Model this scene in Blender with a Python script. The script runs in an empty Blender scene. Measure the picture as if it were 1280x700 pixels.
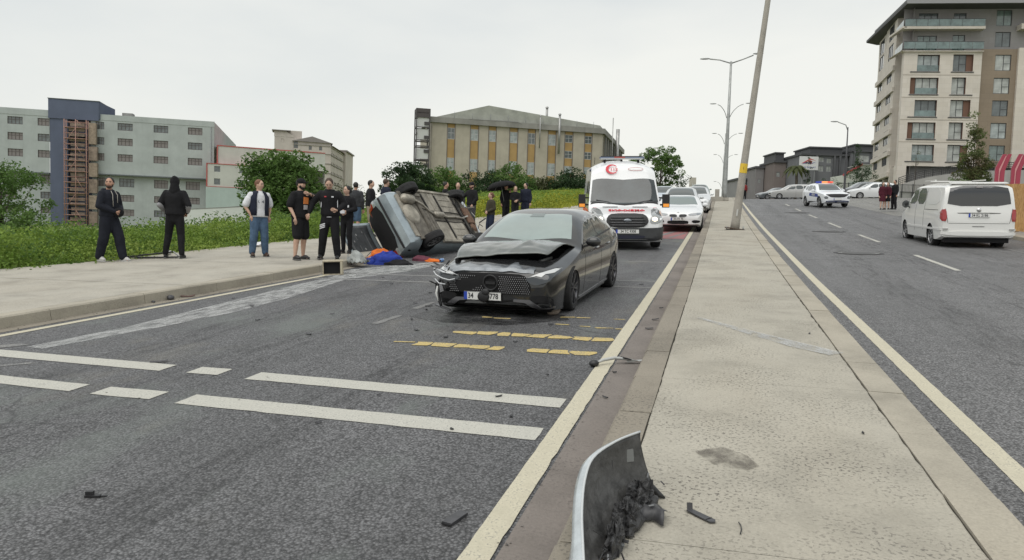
import bpy, bmesh, math, random
import numpy as np
from math import sin, cos, tan, pi, radians, sqrt, atan2
from mathutils import Vector, Matrix, Quaternion, noise
from mathutils.bvhtree import BVHTree
random.seed(7)
S = bpy.context.scene
C = S.collection

# ------------------------------------------------------------------ frames
# ROAD frame: X right, Y along the road, Z normal to the carriageway under the camera.
# WORLD frame: Z is up. The street climbs about 6 % and falls a little to the left.
GV = Vector((0.01538, 0.06396, 0.99783)).normalized()
Rq = GV.rotation_difference(Vector((0, 0, 1)))
R4 = Rq.to_matrix().to_4x4()
def W(x, y=None, z=None):
    return R4 @ (Vector((x, y, z)) if y is not None else Vector(x))

# ------------------------------------------------------------------ camera
cam_d = bpy.data.cameras.new('camera'); cam = bpy.data.objects.new('camera', cam_d); C.objects.link(cam)
cam_d.sensor_width = 36; cam_d.lens = 930/1280*36; cam_d.clip_end = 6000; cam_d.clip_start = .05
PIT = math.atan(111/930); YAW = radians(15.57)
cam.matrix_world = R4 @ Matrix.Translation((0, 0, 1.65)) @ Matrix.Rotation(YAW, 4, 'Z') @ Matrix.Rotation(pi/2-PIT, 4, 'X')
S.camera = cam

# ------------------------------------------------------------------ sky, sun, exposure (overcast)
SUN_EL, SUN_AZ = radians(62), radians(200)
wd = bpy.data.worlds.new('World'); S.world = wd; wd.use_nodes = True
nt = wd.node_tree; nt.nodes.clear()
def wn(t, **k):
    n = nt.nodes.new(t)
    for a, b in k.items(): setattr(n, a, b)
    return n
wo = wn('ShaderNodeOutputWorld'); bg = wn('ShaderNodeBackground'); sky = wn('ShaderNodeTexSky', sky_type='NISHITA')
sky.sun_disc = False; sky.sun_elevation = SUN_EL; sky.sun_rotation = SUN_AZ; sky.air_density = 1.2; sky.dust_density = 4
tc = wn('ShaderNodeTexCoord'); mp = wn('ShaderNodeMapping'); mp.inputs['Scale'].default_value = (1, 1, 3.2)
nz = wn('ShaderNodeTexNoise'); nz.inputs['Scale'].default_value = 1.25; nz.inputs['Detail'].default_value = 6; nz.inputs['Roughness'].default_value = .5
cr = wn('ShaderNodeValToRGB'); cr.color_ramp.elements[0].position = .40; cr.color_ramp.elements[1].position = .62
cr.color_ramp.elements[0].color = (5.6, 6.0, 6.2, 1); cr.color_ramp.elements[1].color = (7.6, 7.65, 7.3, 1)
# paler, warmer towards the horizon as in any overcast sky
sp = wn('ShaderNodeSeparateXYZ'); hr = wn('ShaderNodeMapRange'); hr.inputs['From Min'].default_value = 0.0; hr.inputs['From Max'].default_value = .38
hr.inputs['To Min'].default_value = .85; hr.inputs['To Max'].default_value = 0
m1 = wn('ShaderNodeMixRGB'); m1.inputs[2].default_value = (8.1, 8.1, 7.55, 1)
m2 = wn('ShaderNodeMixRGB'); m2.inputs[0].default_value = .93
L = nt.links.new
L(tc.outputs['Generated'], mp.inputs['Vector']); L(mp.outputs[0], nz.inputs['Vector']); L(nz.outputs['Fac'], cr.inputs[0])
L(tc.outputs['Generated'], sp.inputs[0]); L(sp.outputs['Z'], hr.inputs['Value'])
L(hr.outputs[0], m1.inputs[0]); L(cr.outputs[0], m1.inputs[1])
L(sky.outputs[0], m2.inputs[1]); L(m1.outputs[0], m2.inputs[2]); L(m2.outputs[0], bg.inputs['Color'])
bg.inputs['Strength'].default_value = .1; L(bg.outputs[0], wo.inputs[0])
sd = bpy.data.lights.new('sun', 'SUN'); sun = bpy.data.objects.new('sun', sd); C.objects.link(sun)
sd.energy = 1.5; sd.angle = radians(65); sd.color = (1, .97, .92)
sun.rotation_euler = (pi/2-SUN_EL, 0, -SUN_AZ + pi)
S.view_settings.view_transform = 'Standard'; S.view_settings.look = 'None'; S.view_settings.exposure = 0.27
S.view_settings.gamma = 1; S.view_settings.use_curve_mapping = False
S.cycles.max_bounces = 6

# ------------------------------------------------------------------ materials
MATS = {}
def mat(name, col, rough=.6, metal=0, var=0, vscale=3, bump=0, bscale=40, col2=None, spec=.5, coat=0, emit=None, es=0, stretch=None, alpha=None, trans=0):
    """principled material with optional procedural colour variation and relief"""
    if name in MATS: return MATS[name]
    m = bpy.data.materials.new(name); m.use_nodes = True; MATS[name] = m
    n = m.node_tree; b = n.nodes['Principled BSDF']
    b.inputs['Base Color'].default_value = (*col, 1); b.inputs['Roughness'].default_value = rough
    b.inputs['Metallic'].default_value = metal; b.inputs['Specular IOR Level'].default_value = spec
    b.inputs['Coat Weight'].default_value = coat; b.inputs['Coat Roughness'].default_value = .05
    if trans: b.inputs['Transmission Weight'].default_value = trans; b.inputs['IOR'].default_value = 1.05
    if alpha is not None: b.inputs['Alpha'].default_value = alpha
    if emit: b.inputs['Emission Color'].default_value = (*emit, 1); b.inputs['Emission Strength'].default_value = es
    if var or bump:
        t = n.nodes.new('ShaderNodeTexCoord'); src = t.outputs['Object']
        if stretch:
            mp = n.nodes.new('ShaderNodeMapping'); mp.inputs['Scale'].default_value = stretch
            n.links.new(src, mp.inputs[0]); src = mp.outputs[0]
    if var:
        z = n.nodes.new('ShaderNodeTexNoise'); z.inputs['Scale'].default_value = vscale; z.inputs['Detail'].default_value = 6
        z.inputs['Roughness'].default_value = .65
        n.links.new(src, z.inputs['Vector'])
        r = n.nodes.new('ShaderNodeValToRGB'); r.color_ramp.elements[0].position = .3; r.color_ramp.elements[1].position = .7
        c2 = col2 if col2 else tuple(c*(1-var) for c in col)
        r.color_ramp.elements[0].color = (*c2, 1); r.color_ramp.elements[1].color = (*(min(1, c*(1+var*.5)) for c in col), 1)
        n.links.new(z.outputs['Fac'], r.inputs[0]); n.links.new(r.outputs[0], b.inputs['Base Color'])
    if bump:
        z = n.nodes.new('ShaderNodeTexNoise'); z.inputs['Scale'].default_value = bscale; z.inputs['Detail'].default_value = 4
        n.links.new(src, z.inputs['Vector'])
        bp = n.nodes.new('ShaderNodeBump'); bp.inputs['Strength'].default_value = bump; bp.inputs['Distance'].default_value = .02
        n.links.new(z.outputs['Fac'], bp.inputs['Height']); n.links.new(bp.outputs[0], b.inputs['Normal'])
    return m

class NT:
    """tiny node helper for the richer ground materials"""
    def __init__(s, name, rough=.9):
        s.m = bpy.data.materials.new(name); s.m.use_nodes = True; MATS[name] = s.m
        s.n = s.m.node_tree; s.b = s.n.nodes['Principled BSDF']; s.b.inputs['Roughness'].default_value = rough
        s.tc = s.n.nodes.new('ShaderNodeTexCoord').outputs['Object']
    def link(s, a, b): s.n.links.new(a, b)
    def map(s, scale, rot=0, loc=(0, 0, 0)):
        mp = s.n.nodes.new('ShaderNodeMapping'); mp.inputs['Scale'].default_value = scale
        mp.inputs['Rotation'].default_value = (0, 0, rot); mp.inputs['Location'].default_value = loc
        s.link(s.tc, mp.inputs[0]); return mp.outputs[0]
    def noise(s, scale, detail=4, rough=.6, vec=None, dist=0):
        z = s.n.nodes.new('ShaderNodeTexNoise'); z.inputs['Scale'].default_value = scale; z.inputs['Detail'].default_value = detail
        z.inputs['Roughness'].default_value = rough; z.inputs['Distortion'].default_value = dist
        s.link(vec if vec else s.tc, z.inputs['Vector']); return z.outputs['Fac']
    def vor(s, scale, vec=None, feature='F1', rnd=1):
        z = s.n.nodes.new('ShaderNodeTexVoronoi'); z.inputs['Scale'].default_value = scale; z.feature = feature
        z.inputs['Randomness'].default_value = rnd
        s.link(vec if vec else s.tc, z.inputs['Vector']); return z
    def ramp(s, fac, stops):
        r = s.n.nodes.new('ShaderNodeValToRGB'); e = r.color_ramp.elements
        while len(e) < len(stops): e.new(.5)
        for i, (p, c) in enumerate(stops):
            e[i].position = p; e[i].color = (*c, 1) if len(c) == 3 else c
        s.link(fac, r.inputs[0]); return r.outputs[0]
    def g(s, fac, a, b, lo=0, hi=1):
        r = s.n.nodes.new('ShaderNodeMapRange'); r.inputs['From Min'].default_value = a; r.inputs['From Max'].default_value = b
        r.inputs['To Min'].default_value = lo; r.inputs['To Max'].default_value = hi; r.clamp = True
        s.link(fac, r.inputs['Value']); return r.outputs[0]
    def mix(s, fac, a, b, mode='MIX'):
        r = s.n.nodes.new('ShaderNodeMixRGB'); r.blend_type = mode
        for i, v in ((0, fac), (1, a), (2, b)):
            if isinstance(v, (int, float)): r.inputs[i].default_value = v if i == 0 else (v, v, v, 1)
            elif isinstance(v, tuple): r.inputs[i].default_value = (*v, 1)
            else: s.link(v, r.inputs[i])
        return r.outputs[0]
    def math(s, op, a, b=0):
        r = s.n.nodes.new('ShaderNodeMath'); r.operation = op
        for i, v in ((0, a), (1, b)):
            if isinstance(v, (int, float)): r.inputs[i].default_value = v
            else: s.link(v, r.inputs[i])
        return r.outputs[0]
    def xyz(s):
        r = s.n.nodes.new('ShaderNodeSeparateXYZ'); s.link(s.tc, r.inputs[0]); return r.outputs
    def out(s, col, height=None, strength=.3, dist=.01, rough=None):
        s.link(col, s.b.inputs['Base Color'])
        if height is not None:
            bp = s.n.nodes.new('ShaderNodeBump'); bp.inputs['Strength'].default_value = strength; bp.inputs['Distance'].default_value = dist
            s.link(height, bp.inputs['Height']); s.link(bp.outputs[0], s.b.inputs['Normal'])
        if rough is not None: s.link(rough, s.b.inputs['Roughness'])
        return s.m

# ------------------------------------------------------------------ objects
def tag(o, label=None, cat=None, group=None, kind=None):
    if label: o['label'] = label
    if cat: o['category'] = cat
    if group: o['group'] = group
    if kind: o['kind'] = kind
    return o
def empty(name, mtx=None, **k):
    o = bpy.data.objects.new(name, None); C.objects.link(o); o.empty_display_size = .3
    if mtx is not None: o.matrix_world = mtx
    return tag(o, **k)
def RM(x, y, z=0, rz=0, rx=0, ry=0):
    """matrix of something standing on the road plane"""
    return R4 @ Matrix.Translation((x, y, z)) @ Matrix.Rotation(rz, 4, 'Z') @ Matrix.Rotation(rx, 4, 'X') @ Matrix.Rotation(ry, 4, 'Y')
def GM(x, y, z=0, rz=0):
    """matrix of something standing plumb, its foot given in road coordinates"""
    return Matrix.Translation(W(x, y, z)) @ Matrix.Rotation(rz, 4, 'Z')
def dup(root, mtx=None, parent=None):
    c = root.copy(); C.objects.link(c)
    if parent: c.parent = parent
    if mtx is not None: c.matrix_world = mtx
    for ch in root.children: dup(ch, None, c)
    return c

class MB:
    def __init__(s): s.v = []; s.f = []; s.mi = []; s.sm = []
    def add(s, vs, fs, mi=0, smooth=False):
        b = len(s.v); s.v += [tuple(v) for v in vs]
        for f in fs: s.f.append(tuple(i+b for i in f)); s.mi.append(mi); s.sm.append(smooth)
        return s
    def box(s, x0, x1, y0, y1, z0, z1, mi=0, M=None):
        vs = [Vector((x, y, z)) for z in (z0, z1) for y in (y0, y1) for x in (x0, x1)]
        if M is not None: vs = [M @ v for v in vs]
        return s.add(vs, [(0, 2, 3, 1), (4, 5, 7, 6), (0, 1, 5, 4), (2, 6, 7, 3), (0, 4, 6, 2), (1, 3, 7, 5)], mi)
    def bar(s, p, q, w, h=None, mi=0, up=(0, 0, 1)):
        h = h or w; p = Vector(p); q = Vector(q); d = (q-p); l = d.length; d.normalize(); u = Vector(up)
        if abs(d.dot(u)) > .99: u = Vector((0, 1, 0))
        a = d.cross(u).normalized(); u = a.cross(d)
        vs = [o + a*i*w/2 + u*j*h/2 for o in (p, q) for i, j in ((-1, -1), (1, -1), (1, 1), (-1, 1))]
        return s.add(vs, [(0, 1, 2, 3), (4, 7, 6, 5), (0, 4, 5, 1), (1, 5, 6, 2), (2, 6, 7, 3), (3, 7, 4, 0)], mi)
    def tube(s, pts, rs, n=8, mi=0, cap=True, smooth=True):
        pts = [Vector(p) for p in pts]
        if not hasattr(rs, '__len__'): rs = [rs]*len(pts)
        rings = []; prev = None
        for i, p in enumerate(pts):
            d = (pts[min(i+1, len(pts)-1)] - pts[max(i-1, 0)]).normalized()
            if prev is None:
                a = d.cross(Vector((0, 0, 1)) if abs(d.z) < .9 else Vector((0, 1, 0))).normalized()
            else: a = (prev - d*prev.dot(d)).normalized()
            prev = a; b = d.cross(a)
            rings.append([p + (a*cos(2*pi*k/n) + b*sin(2*pi*k/n))*rs[i] for k in range(n)])
        return s.rings(rings, mi, cap, smooth)
    def rings(s, rings, mi=0, cap=True, smooth=True, closed=True):
        n = len(rings[0]); vs = [v for r in rings for v in r]; fs = []
        for i in range(len(rings)-1):
            for k in range(n if closed else n-1):
                a = i*n+k; b = i*n+(k+1) % n
                fs.append((a, b, b+n, a+n))
        if cap and closed: fs += [tuple(range(n))[::-1], tuple((len(rings)-1)*n+k for k in range(n))]
        return s.add(vs, fs, mi, smooth)
    def lathe(s, prof, n=24, axis='Z', c=(0, 0, 0), mi=0, smooth=True, cap=False):
        c = Vector(c); rs = []
        for r, h in prof:
            ring = []
            for k in range(n):
                a, b = r*cos(2*pi*k/n), r*sin(2*pi*k/n)
                ring.append(c + (Vector((a, b, h)) if axis == 'Z' else Vector((h, a, b)) if axis == 'X' else Vector((b, h, a))))
            rs.append(ring)
        return s.rings(rs, mi, cap, smooth)
    def prism(s, poly, h0, h1, axis='Z', mi=0, M=None):
        n = len(poly)
        def P(a, b, h): return Vector((a, b, h)) if axis == 'Z' else Vector((h, a, b)) if axis == 'X' else Vector((a, h, b))
        vs = [P(a, b, h0) for a, b in poly] + [P(a, b, h1) for a, b in poly]
        if M is not None: vs = [M @ v for v in vs]
        return s.add(vs, [tuple(range(n))[::-1], tuple(range(n, 2*n))] + [(i, (i+1) % n, n+(i+1) % n, n+i) for i in range(n)], mi)
    def ball(s, c, r, n=10, m=6, mi=0, M=None):
        c = Vector(c); r = r if hasattr(r, '__len__') else (r, r, r); rg = []
        for i in range(1, m):
            t = pi*i/m
            rg.append([Vector((r[0]*sin(t)*cos(2*pi*k/n), r[1]*sin(t)*sin(2*pi*k/n), -r[2]*cos(t))) for k in range(n)])
        vs = [v for g in rg for v in g] + [Vector((0, 0, -r[2])), Vector((0, 0, r[2]))]
        fs = [(i*n+k, i*n+(k+1) % n, (i+1)*n+(k+1) % n, (i+1)*n+k) for i in range(m-2) for k in range(n)]
        b, t = len(vs)-2, len(vs)-1
        fs += [(b, (k+1) % n, k) for k in range(n)] + [(t, (m-2)*n+k, (m-2)*n+(k+1) % n) for k in range(n)]
        vs = [(M @ v if M is not None else v) + c for v in vs]
        return s.add(vs, fs, mi, True)
    def mesh(s, name):
        me = bpy.data.meshes.new(name); me.from_pydata(s.v, [], s.f)
        me.polygons.foreach_set('material_index', s.mi); me.polygons.foreach_set('use_smooth', s.sm)
        return me
    def build(s, name, mats, parent=None, mtx=None, sharp=None, fix=True, **k):
        me = s.mesh(name)
        for m in (mats if isinstance(mats, (list, tuple)) else [mats]): me.materials.append(m)
        if fix:
            bm = bmesh.new(); bm.from_mesh(me); bmesh.ops.recalc_face_normals(bm, faces=bm.faces); bm.to_mesh(me); bm.free()
        if sharp: me.set_sharp_from_angle(angle=radians(sharp))
        return link(name, me, parent, mtx, **k)
def link(name, me, parent=None, mtx=None, **k):
    o = bpy.data.objects.new(name, me); C.objects.link(o)
    if parent: o.parent = parent
    if mtx is not None:
        if parent: o.matrix_local = mtx
        else: o.matrix_world = mtx
    return tag(o, **k)
def lerp(a, b, t): return a+(b-a)*t
def sstep(t): t = max(0, min(1, t)); return t*t*(3-2*t)
def smoothed(poly, it=2, closed=True):
    for _ in range(it):
        q = []; n = len(poly)
        for i in range(n if closed else n-1):
            a, b = poly[i], poly[(i+1) % n]
            q += [tuple(lerp(a[k], b[k], .22) for k in range(len(a))), tuple(lerp(a[k], b[k], .78) for k in range(len(a)))]
        poly = q
    return poly

# ------------------------------------------------------------------ terrain (road frame)
PY = [-50, 15, 30, 45, 62, 76, 90, 110, 200, 1500]; PZ = [0, 0, .12, .35, .7, .9, .75, .1, -5.4, -88]
_fy = np.arange(-50, 1500, .5); _fz = np.interp(_fy, PY, PZ)
_k = np.ones(13)/13; _fz2 = np.convolve(np.pad(_fz, 6, 'edge'), _k, 'valid')
def zr(y): return float(np.interp(y, _fy, _fz2))
def zg(x, y): return .50-(GV.x*x+GV.y*y)/GV.z
def zt(x, y):
    """height of the open land"""
    z = zr(y)
    if x < -12:
        t = sstep((-12.5-x)/lerp(13, 60, sstep((y-32)/40))); z = lerp(z, min(z, zg(x, y)), t)
        z += .12*noise.noise((x*.25, y*.25, 3))*sstep((-12.5-x)/3)
    if x > 12: z = lerp(z, max(z, zg(x, y)+2.0), sstep((x-14)/30)*sstep((y-30)/30)*(1-sstep((y-150)/60)))
    return z
# ================================================================== GROUND MATERIALS
def m_asphalt(name, base, tint=0):
    t = NT(name, .85); x = t.xyz()
    ag = t.vor(62, rnd=1)                      # aggregate
    sp = t.noise(260, 2, .5)
    big = t.noise(.55, 5, .6); mid = t.noise(3.2, 5, .65)
    streak = t.noise(1.0, 4, .6, vec=t.map((2.4, .12, 1)))
    c = t.ramp(ag.outputs['Distance'], [(0.0, tuple(b*1.45 for b in base)), (.4, base), (.75, tuple(b*.38 for b in base))])
    cc = t.g(ag.outputs['Color'], .1, .9, .55, 1.55)
    c = t.mix(1, c, cc, 'MULTIPLY')
    c = t.mix(1, c, t.g(big, .3, .7, .78, 1.24), 'MULTIPLY')
    c = t.mix(1, c, t.g(mid, .3, .7, .9, 1.1), 'MULTIPLY')
    c = t.mix(1, c, t.g(streak, .3, .7, .84, 1.16), 'MULTIPLY')
    light = t.math('GREATER_THAN', t.noise(95, 1, .5), .70)
    c = t.mix(light, c, tuple(b*2.1 for b in base))
    if tint:   # spilt coolant and pale rubbed film, brown dust
        g1 = t.g(t.noise(.8, 4, .6, vec=t.map((1, .45, 1), rot=.35, loc=(3.1, .4, 0))), .54, .66, 0, .55)
        c = t.mix(g1, c, (.155, .175, .16))
        g2 = t.g(t.noise(.9, 3, .6, vec=t.map((1, .5, 1), loc=(9, 2, 0))), .58, .72, 0, .35)
        c = t.mix(g2, c, (.19, .175, .14))
    # fine cracks
    cv = t.n.nodes.new('ShaderNodeTexVoronoi'); cv.feature = 'DISTANCE_TO_EDGE'; cv.inputs['Scale'].default_value = .55
    w = t.n.nodes.new('ShaderNodeMixRGB'); w.blend_type = 'ADD'; w.inputs[0].default_value = .6
    nzz = t.n.nodes.new('ShaderNodeTexNoise'); nzz.inputs['Scale'].default_value = 2.2; nzz.inputs['Detail'].default_value = 6
    t.link(t.tc, nzz.inputs['Vector']); t.link(t.tc, w.inputs[1]); t.link(nzz.outputs['Color'], w.inputs[2]); t.link(w.outputs[0], cv.inputs['Vector'])
    ck = t.math('MULTIPLY', t.g(cv.outputs['Distance'], .003, .012, 1, 0), t.g(t.noise(.45, 2), .52, .6, 0, .75))
    c = t.mix(ck, c, tuple(b*.35 for b in base))
    h = t.math('ADD', t.math('MULTIPLY', ag.outputs['Distance'], -1), t.math('MULTIPLY', sp, .4))
    return t.out(c, h, .8, .015, t.g(big, .3, .7, .42, .72))
M_ASPH = m_asphalt('asphalt', (.116, .116, .120), 1)
M_ASPH2 = m_asphalt('asphalt_right', (.150, .149, .151), 0)

def m_concrete(name, base, pit=.5, dark=(.12, .11, .095), rough=.9):
    t = NT(name, rough)
    c = t.ramp(t.noise(1.1, 6, .65), [(.3, tuple(b*.72 for b in base)), (.5, base), (.72, tuple(b*1.14 for b in base))])
    c = t.mix(t.g(t.noise(.5, 4, .6, vec=t.map((1.6, .5, 1))), .45, .75, 0, .35), c, (base[0]*.86, base[1]*.8, base[2]*.72))
    c = t.mix(1, c, t.g(t.noise(60, 3, .7), .25, .75, .86, 1.14), 'MULTIPLY')
    pv = t.noise(46, 2.5, .55, vec=t.map((1.0, 1.0, 1), rot=.1)); pits = t.g(pv, .57, .63, 0, 1)
    dens = t.g(t.noise(1.3, 4, .65), .40, .62, .12, 1)
    pm = t.math('MULTIPLY', t.math('MULTIPLY', pits, dens), pit)
    c = t.mix(pm, c, dark)
    st = t.g(t.noise(2.4, 5, .7, dist=.6), .66, .74, 0, .4)
    c = t.mix(st, c, tuple(b*.52 for b in base))
    h = t.math('SUBTRACT', t.math('MULTIPLY', t.noise(90, 3, .7), .35), pm)
    return t.out(c, h, .6, .01)
M_CONC = m_concrete('median_concrete', (.365, .342, .288), .85)
M_KERB = m_concrete('kerb_concrete', (.36, .33, .27), .3)
M_WALKC = m_concrete('sidewalk_concrete', (.375, .352, .302), .45)
M_GUT = m_concrete('gutter_concrete', (.19, .168, .152), .4, (.07, .062, .06))
M_KERBD = m_concrete('worn_kerb', (.24, .215, .175), .8)
M_SEAM = mat('seam_dirt', (.05, .045, .035), .95, var=.4, vscale=20, bump=.5)

def m_paint(name, base, wear=.5, thr=.56):
    t = NT(name, .75)
    n1 = t.noise(7, 6, .75); n2 = t.noise(70, 3, .7)
    c = t.ramp(n1, [(.3, tuple(b*.82 for b in base)), (.7, base)])
    c = t.mix(1, c, t.g(n2, .2, .8, .85, 1.1), 'MULTIPLY')
    w = t.math('MULTIPLY', t.g(t.math('ADD', t.math('MULTIPLY', n1, .6), t.math('MULTIPLY', t.vor(80).outputs['Distance'], .5)), thr, thr+.12, 0, 1), wear)
    c = t.mix(w, c, (.15, .15, .15))
    return t.out(c, n2, .3, .01)
M_PAINT = m_paint('road_paint_white', (.52, .51, .455), .45, .60)
M_PAINTC = m_paint('road_paint_cream', (.56, .52, .40), .55, .64)
M_PAINTY = m_paint('road_paint_yellow', (.60, .46, .17), .75, .56)
M_PAINTR = m_paint('road_paint_red', (.42, .13, .13), .7, .5)
M_PAINTF = m_paint('road_paint_faded', (.36, .355, .33), 1.0, .40)

# ================================================================== SETTING (road frame meshes, object matrix R4)
def strip(name, xs, ys, off, m, zf=zr, **k):
    """a sheet: xs = list of x or functions of y, follows the profile"""
    b = MB(); rows = []
    for y in ys: rows.append([(f(y) if callable(f) else f, y, zf(y)+(o if not callable(o) else o(y))) for f, o in zip(xs, off)])
    b.rings(rows, closed=False, cap=False, smooth=False)
    o = b.build(name, m, mtx=R4, fix=False, **k)
    if len(o.data.polygons) and o.data.polygons[0].normal.z < 0: o.data.flip_normals()
    return o
def frange(a, b, s): n = max(1, int(round((b-a)/s))); return [a+(b-a)*i/n for i in range(n+1)]
YS = frange(-6, 30, 3)+frange(33, 118, 2.5)+[130, 150, 175, 200]
KX = lambda y: float(np.interp(y, [0, 6.8, 9.4, 13.5, 18, 60], [-8.75, -8.28, -8.08, -7.82, -7.72, -7.7]))
GX = lambda y: float(np.interp(y, [0, 11, 13.3, 17.5, 21, 34, 39, 46, 54, 80], [-14.3, -13.1, -12.5, -12.4, -11.6, -11.3, -11.2, -9.9, -9.3, -8.9]))
RK = lambda y: float(np.interp(y, [0, 30, 37, 42, 47, 60, 90], [9.15, 9.15, 9.2, 9.6, 11.5, 12.5, 12.5]))

# land
gx = sorted(set([-900, -600, -400, -300, -230, -180, -140, -110, -90, -75, -60, -50] + [-46+2*i for i in range(19)] + [-9, -5, 0, 5, 10, 14, 18, 22, 26, 30, 36, 42, 50, 60, 80, 110, 150, 250, 400, 600, 900]))
gy = [-30, -15] + [-6+3*i for i in range(45)] + [135, 150, 170, 200, 240, 300, 400, 550, 800, 1200, 2200]
b = MB(); rows = []
for y in gy: rows.append([(x, y, zt(x, y)-(.10 if -12.4 < x < 13 else .02)) for x in gx])
b.rings(rows, closed=False, cap=False, smooth=True)
t = NT('soil', .95)
c = t.ramp(t.noise(.6, 6, .7), [(.3, (.10, .13, .035)), (.55, (.14, .17, .05)), (.75, (.20, .19, .09))])
ter = b.build('ground', t.out(t.mix(1, c, t.g(t.noise(12, 4, .7), .3, .7, .7, 1.25), 'MULTIPLY')), mtx=R4, kind='structure')
if ter.data.polygons[0].normal.z < 0: ter.data.flip_normals()

strip('road', [KX, -6, -4, -2.2, -.92], YS, [0]*5, M_ASPH, kind='structure')
strip('road', [1.38, 3, 5, 7, RK], YS, [0]*5, M_ASPH2, kind='structure')
strip('gutter', [-.93, -.91, -.66], YS, [0, .004, -.012], M_GUT, kind='structure')
# median: kerb stones on both sides, cast slabs between them
def kerb_run(name, xa, xb, y0, y1, L, h, m, seamgap=.008, jit=.004, bev=.02, inner=1, vary=True):
    par = empty(name, R4, kind='structure')
    y = y0; i = 0
    while y < y1:
        ye = min(y+L, y1); bb = MB(); a = y+seamgap/2; e = ye-seamgap/2
        dz = random.uniform(-jit, jit); dx = random.uniform(-jit, jit)
        rows = []
        for yy in (a, e):
            A = (xa(yy) if callable(xa) else xa)+dx; B = (xb(yy) if callable(xb) else xb)+dx; z = zr(yy)+dz
            sgn = 1 if B > A else -1
            rows.append([(A, yy, z-.12), (A+sgn*.015, yy, z+h-bev), (A+sgn*(.015+bev), yy, z+h), (B, yy, z+h+.002), (B, yy, z-.12)])
        bb.rings(rows, closed=True, cap=True, smooth=False)
        o = bb.build('kerb_stone', m[i % len(m)] if isinstance(m, list) else m, par)
        y = ye; i += 1
    return par
kerb_run('median_kerb', -.655, -.415, -3, 85, 1.0, .15, M_KERBD, seamgap=.003)
kerb_run('median_kerb', 1.395, 1.12, -3, 85, 1.0, .15, M_KERB, seamgap=.003)
par = empty('median', R4, kind='structure')
y = -3.2; k = 0
while y < 118:
    ye = y+random.choice([2.9, 3.1, 3.4]) if y < 40 else y+6
    bb = MB(); rows = []
    for yy in (frange(y+.0015, ye-.0015, .1) if y < 22 else (y+.0015, (y+ye)/2, ye-.0015)):
        z = zr(yy)+.15; e1 = .012*abs(noise.noise((yy*3.5, 8, 0)))+.010*abs(noise.noise((yy*11, 4, 0))); e2 = .016*abs(noise.noise((yy*3, 1, 5)))+.014*abs(noise.noise((yy*9, 2, 5)))
        rows.append([(-.410+e1, yy, z-.2), (-.410+e1, yy, z-.004), (-.400+e1, yy, z), (.36, yy, z+.004), (1.105-e2, yy, z), (1.114-e2, yy, z-.004), (1.114-e2, yy, z-.2)])
    bb.rings(rows, closed=False, cap=False, smooth=False)
    bb.build('slab', M_CONC, par); y = ye
sm = MB()
for xx in (-.416, 1.112):
    for yy in frange(-3, 85, 1):
        sm.box(xx-(.02 if xx > 0 else 0), xx+(.009 if xx > 0 else .024), yy, yy+1, zr(yy)+.05, zr(yy)+.1385)
sm.build('joint_dirt', M_SEAM, par, kind='stuff')
YF = frange(-3, 22, .12)+[y for y in YS if y > 23]
jt = lambda x, a, k: (lambda y: x+a*noise.noise((y*7.5, k, 0))+a*.5*noise.noise((y*14, k, 3)))
strip('road_line', [jt(-1.088, .006, 1), jt(-.948, .009, 2)], YF, [.008, .008], M_PAINTC, kind='structure')
strip('road_line', [jt(1.66, .008, 5), jt(1.80, .008, 6)], YF, [.004, .004], M_PAINTC, kind='structure')
strip('road_line', [lambda y: KX(y)+.33+.0*y, lambda y: KX(y)+.45], frange(-4, 13.4, 1), [.004]*2, M_PAINTC, kind='structure')
# gutter strip along the left kerb
strip('gutter', [lambda y: KX(y)-.02, lambda y: KX(y)+.20], frange(-4, 30, 1), [.006, .003], M_KERBD, kind='structure')
kerb_run('sidewalk_kerb', KX, lambda y: KX(y)-.22, -3, 60, 1.5, .155, M_KERB, seamgap=.008)
par = empty('sidewalk', R4, kind='structure')
y = -4
while y < 90:
    ye = y+3.5; bb = MB(); rows = []
    for yy in frange(y+.008, ye-.008, 1.2):
        z = zr(yy)+.155
        gxx = GX(yy); rows.append([(KX(yy)-.235, yy, z-.1), (KX(yy)-.235, yy, z)] + [(lerp(KX(yy)-.235, gxx-.3, q), yy, z+.004*noise.noise((q*5, yy*.4, 0))) for q in (.15, .33, .5, .66, .83, 1)] + [(gxx-.3, yy, z-.12)])
    bb.rings(rows, closed=False, cap=False, smooth=False)
    bb.build('slab', M_WALKC, par); y = ye
sm = MB()
for yy in frange(-3, 60, 1): sm.box(KX(yy)-.24, KX(yy)-.21, yy, yy+1, zr(yy)+.05, zr(yy)+.149)
sm.build('joint_dirt', M_SEAM, par, kind='stuff')
# right pavement
kerb_run('pavement_kerb', RK, lambda y: RK(y)+.2, 8, 42, 1.5, .13, M_KERB)
strip('pavement', [lambda y: RK(y)+.2, lambda y: RK(y)+1.5, 14, 20, 32], frange(4, 100, 3), [.12, .13, .14, .1, .1], m_concrete('pavement_concrete', (.30, .285, .26), .4), zf=lambda y: zr(y), kind='structure')
strip('forecourt', [9.0, 11, 14, 20, 34], frange(43.5, 100, 2), [.006, .135, .145, .15, .15], m_asphalt('forecourt_asphalt', (.23, .225, .21), 0), kind='structure')

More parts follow.
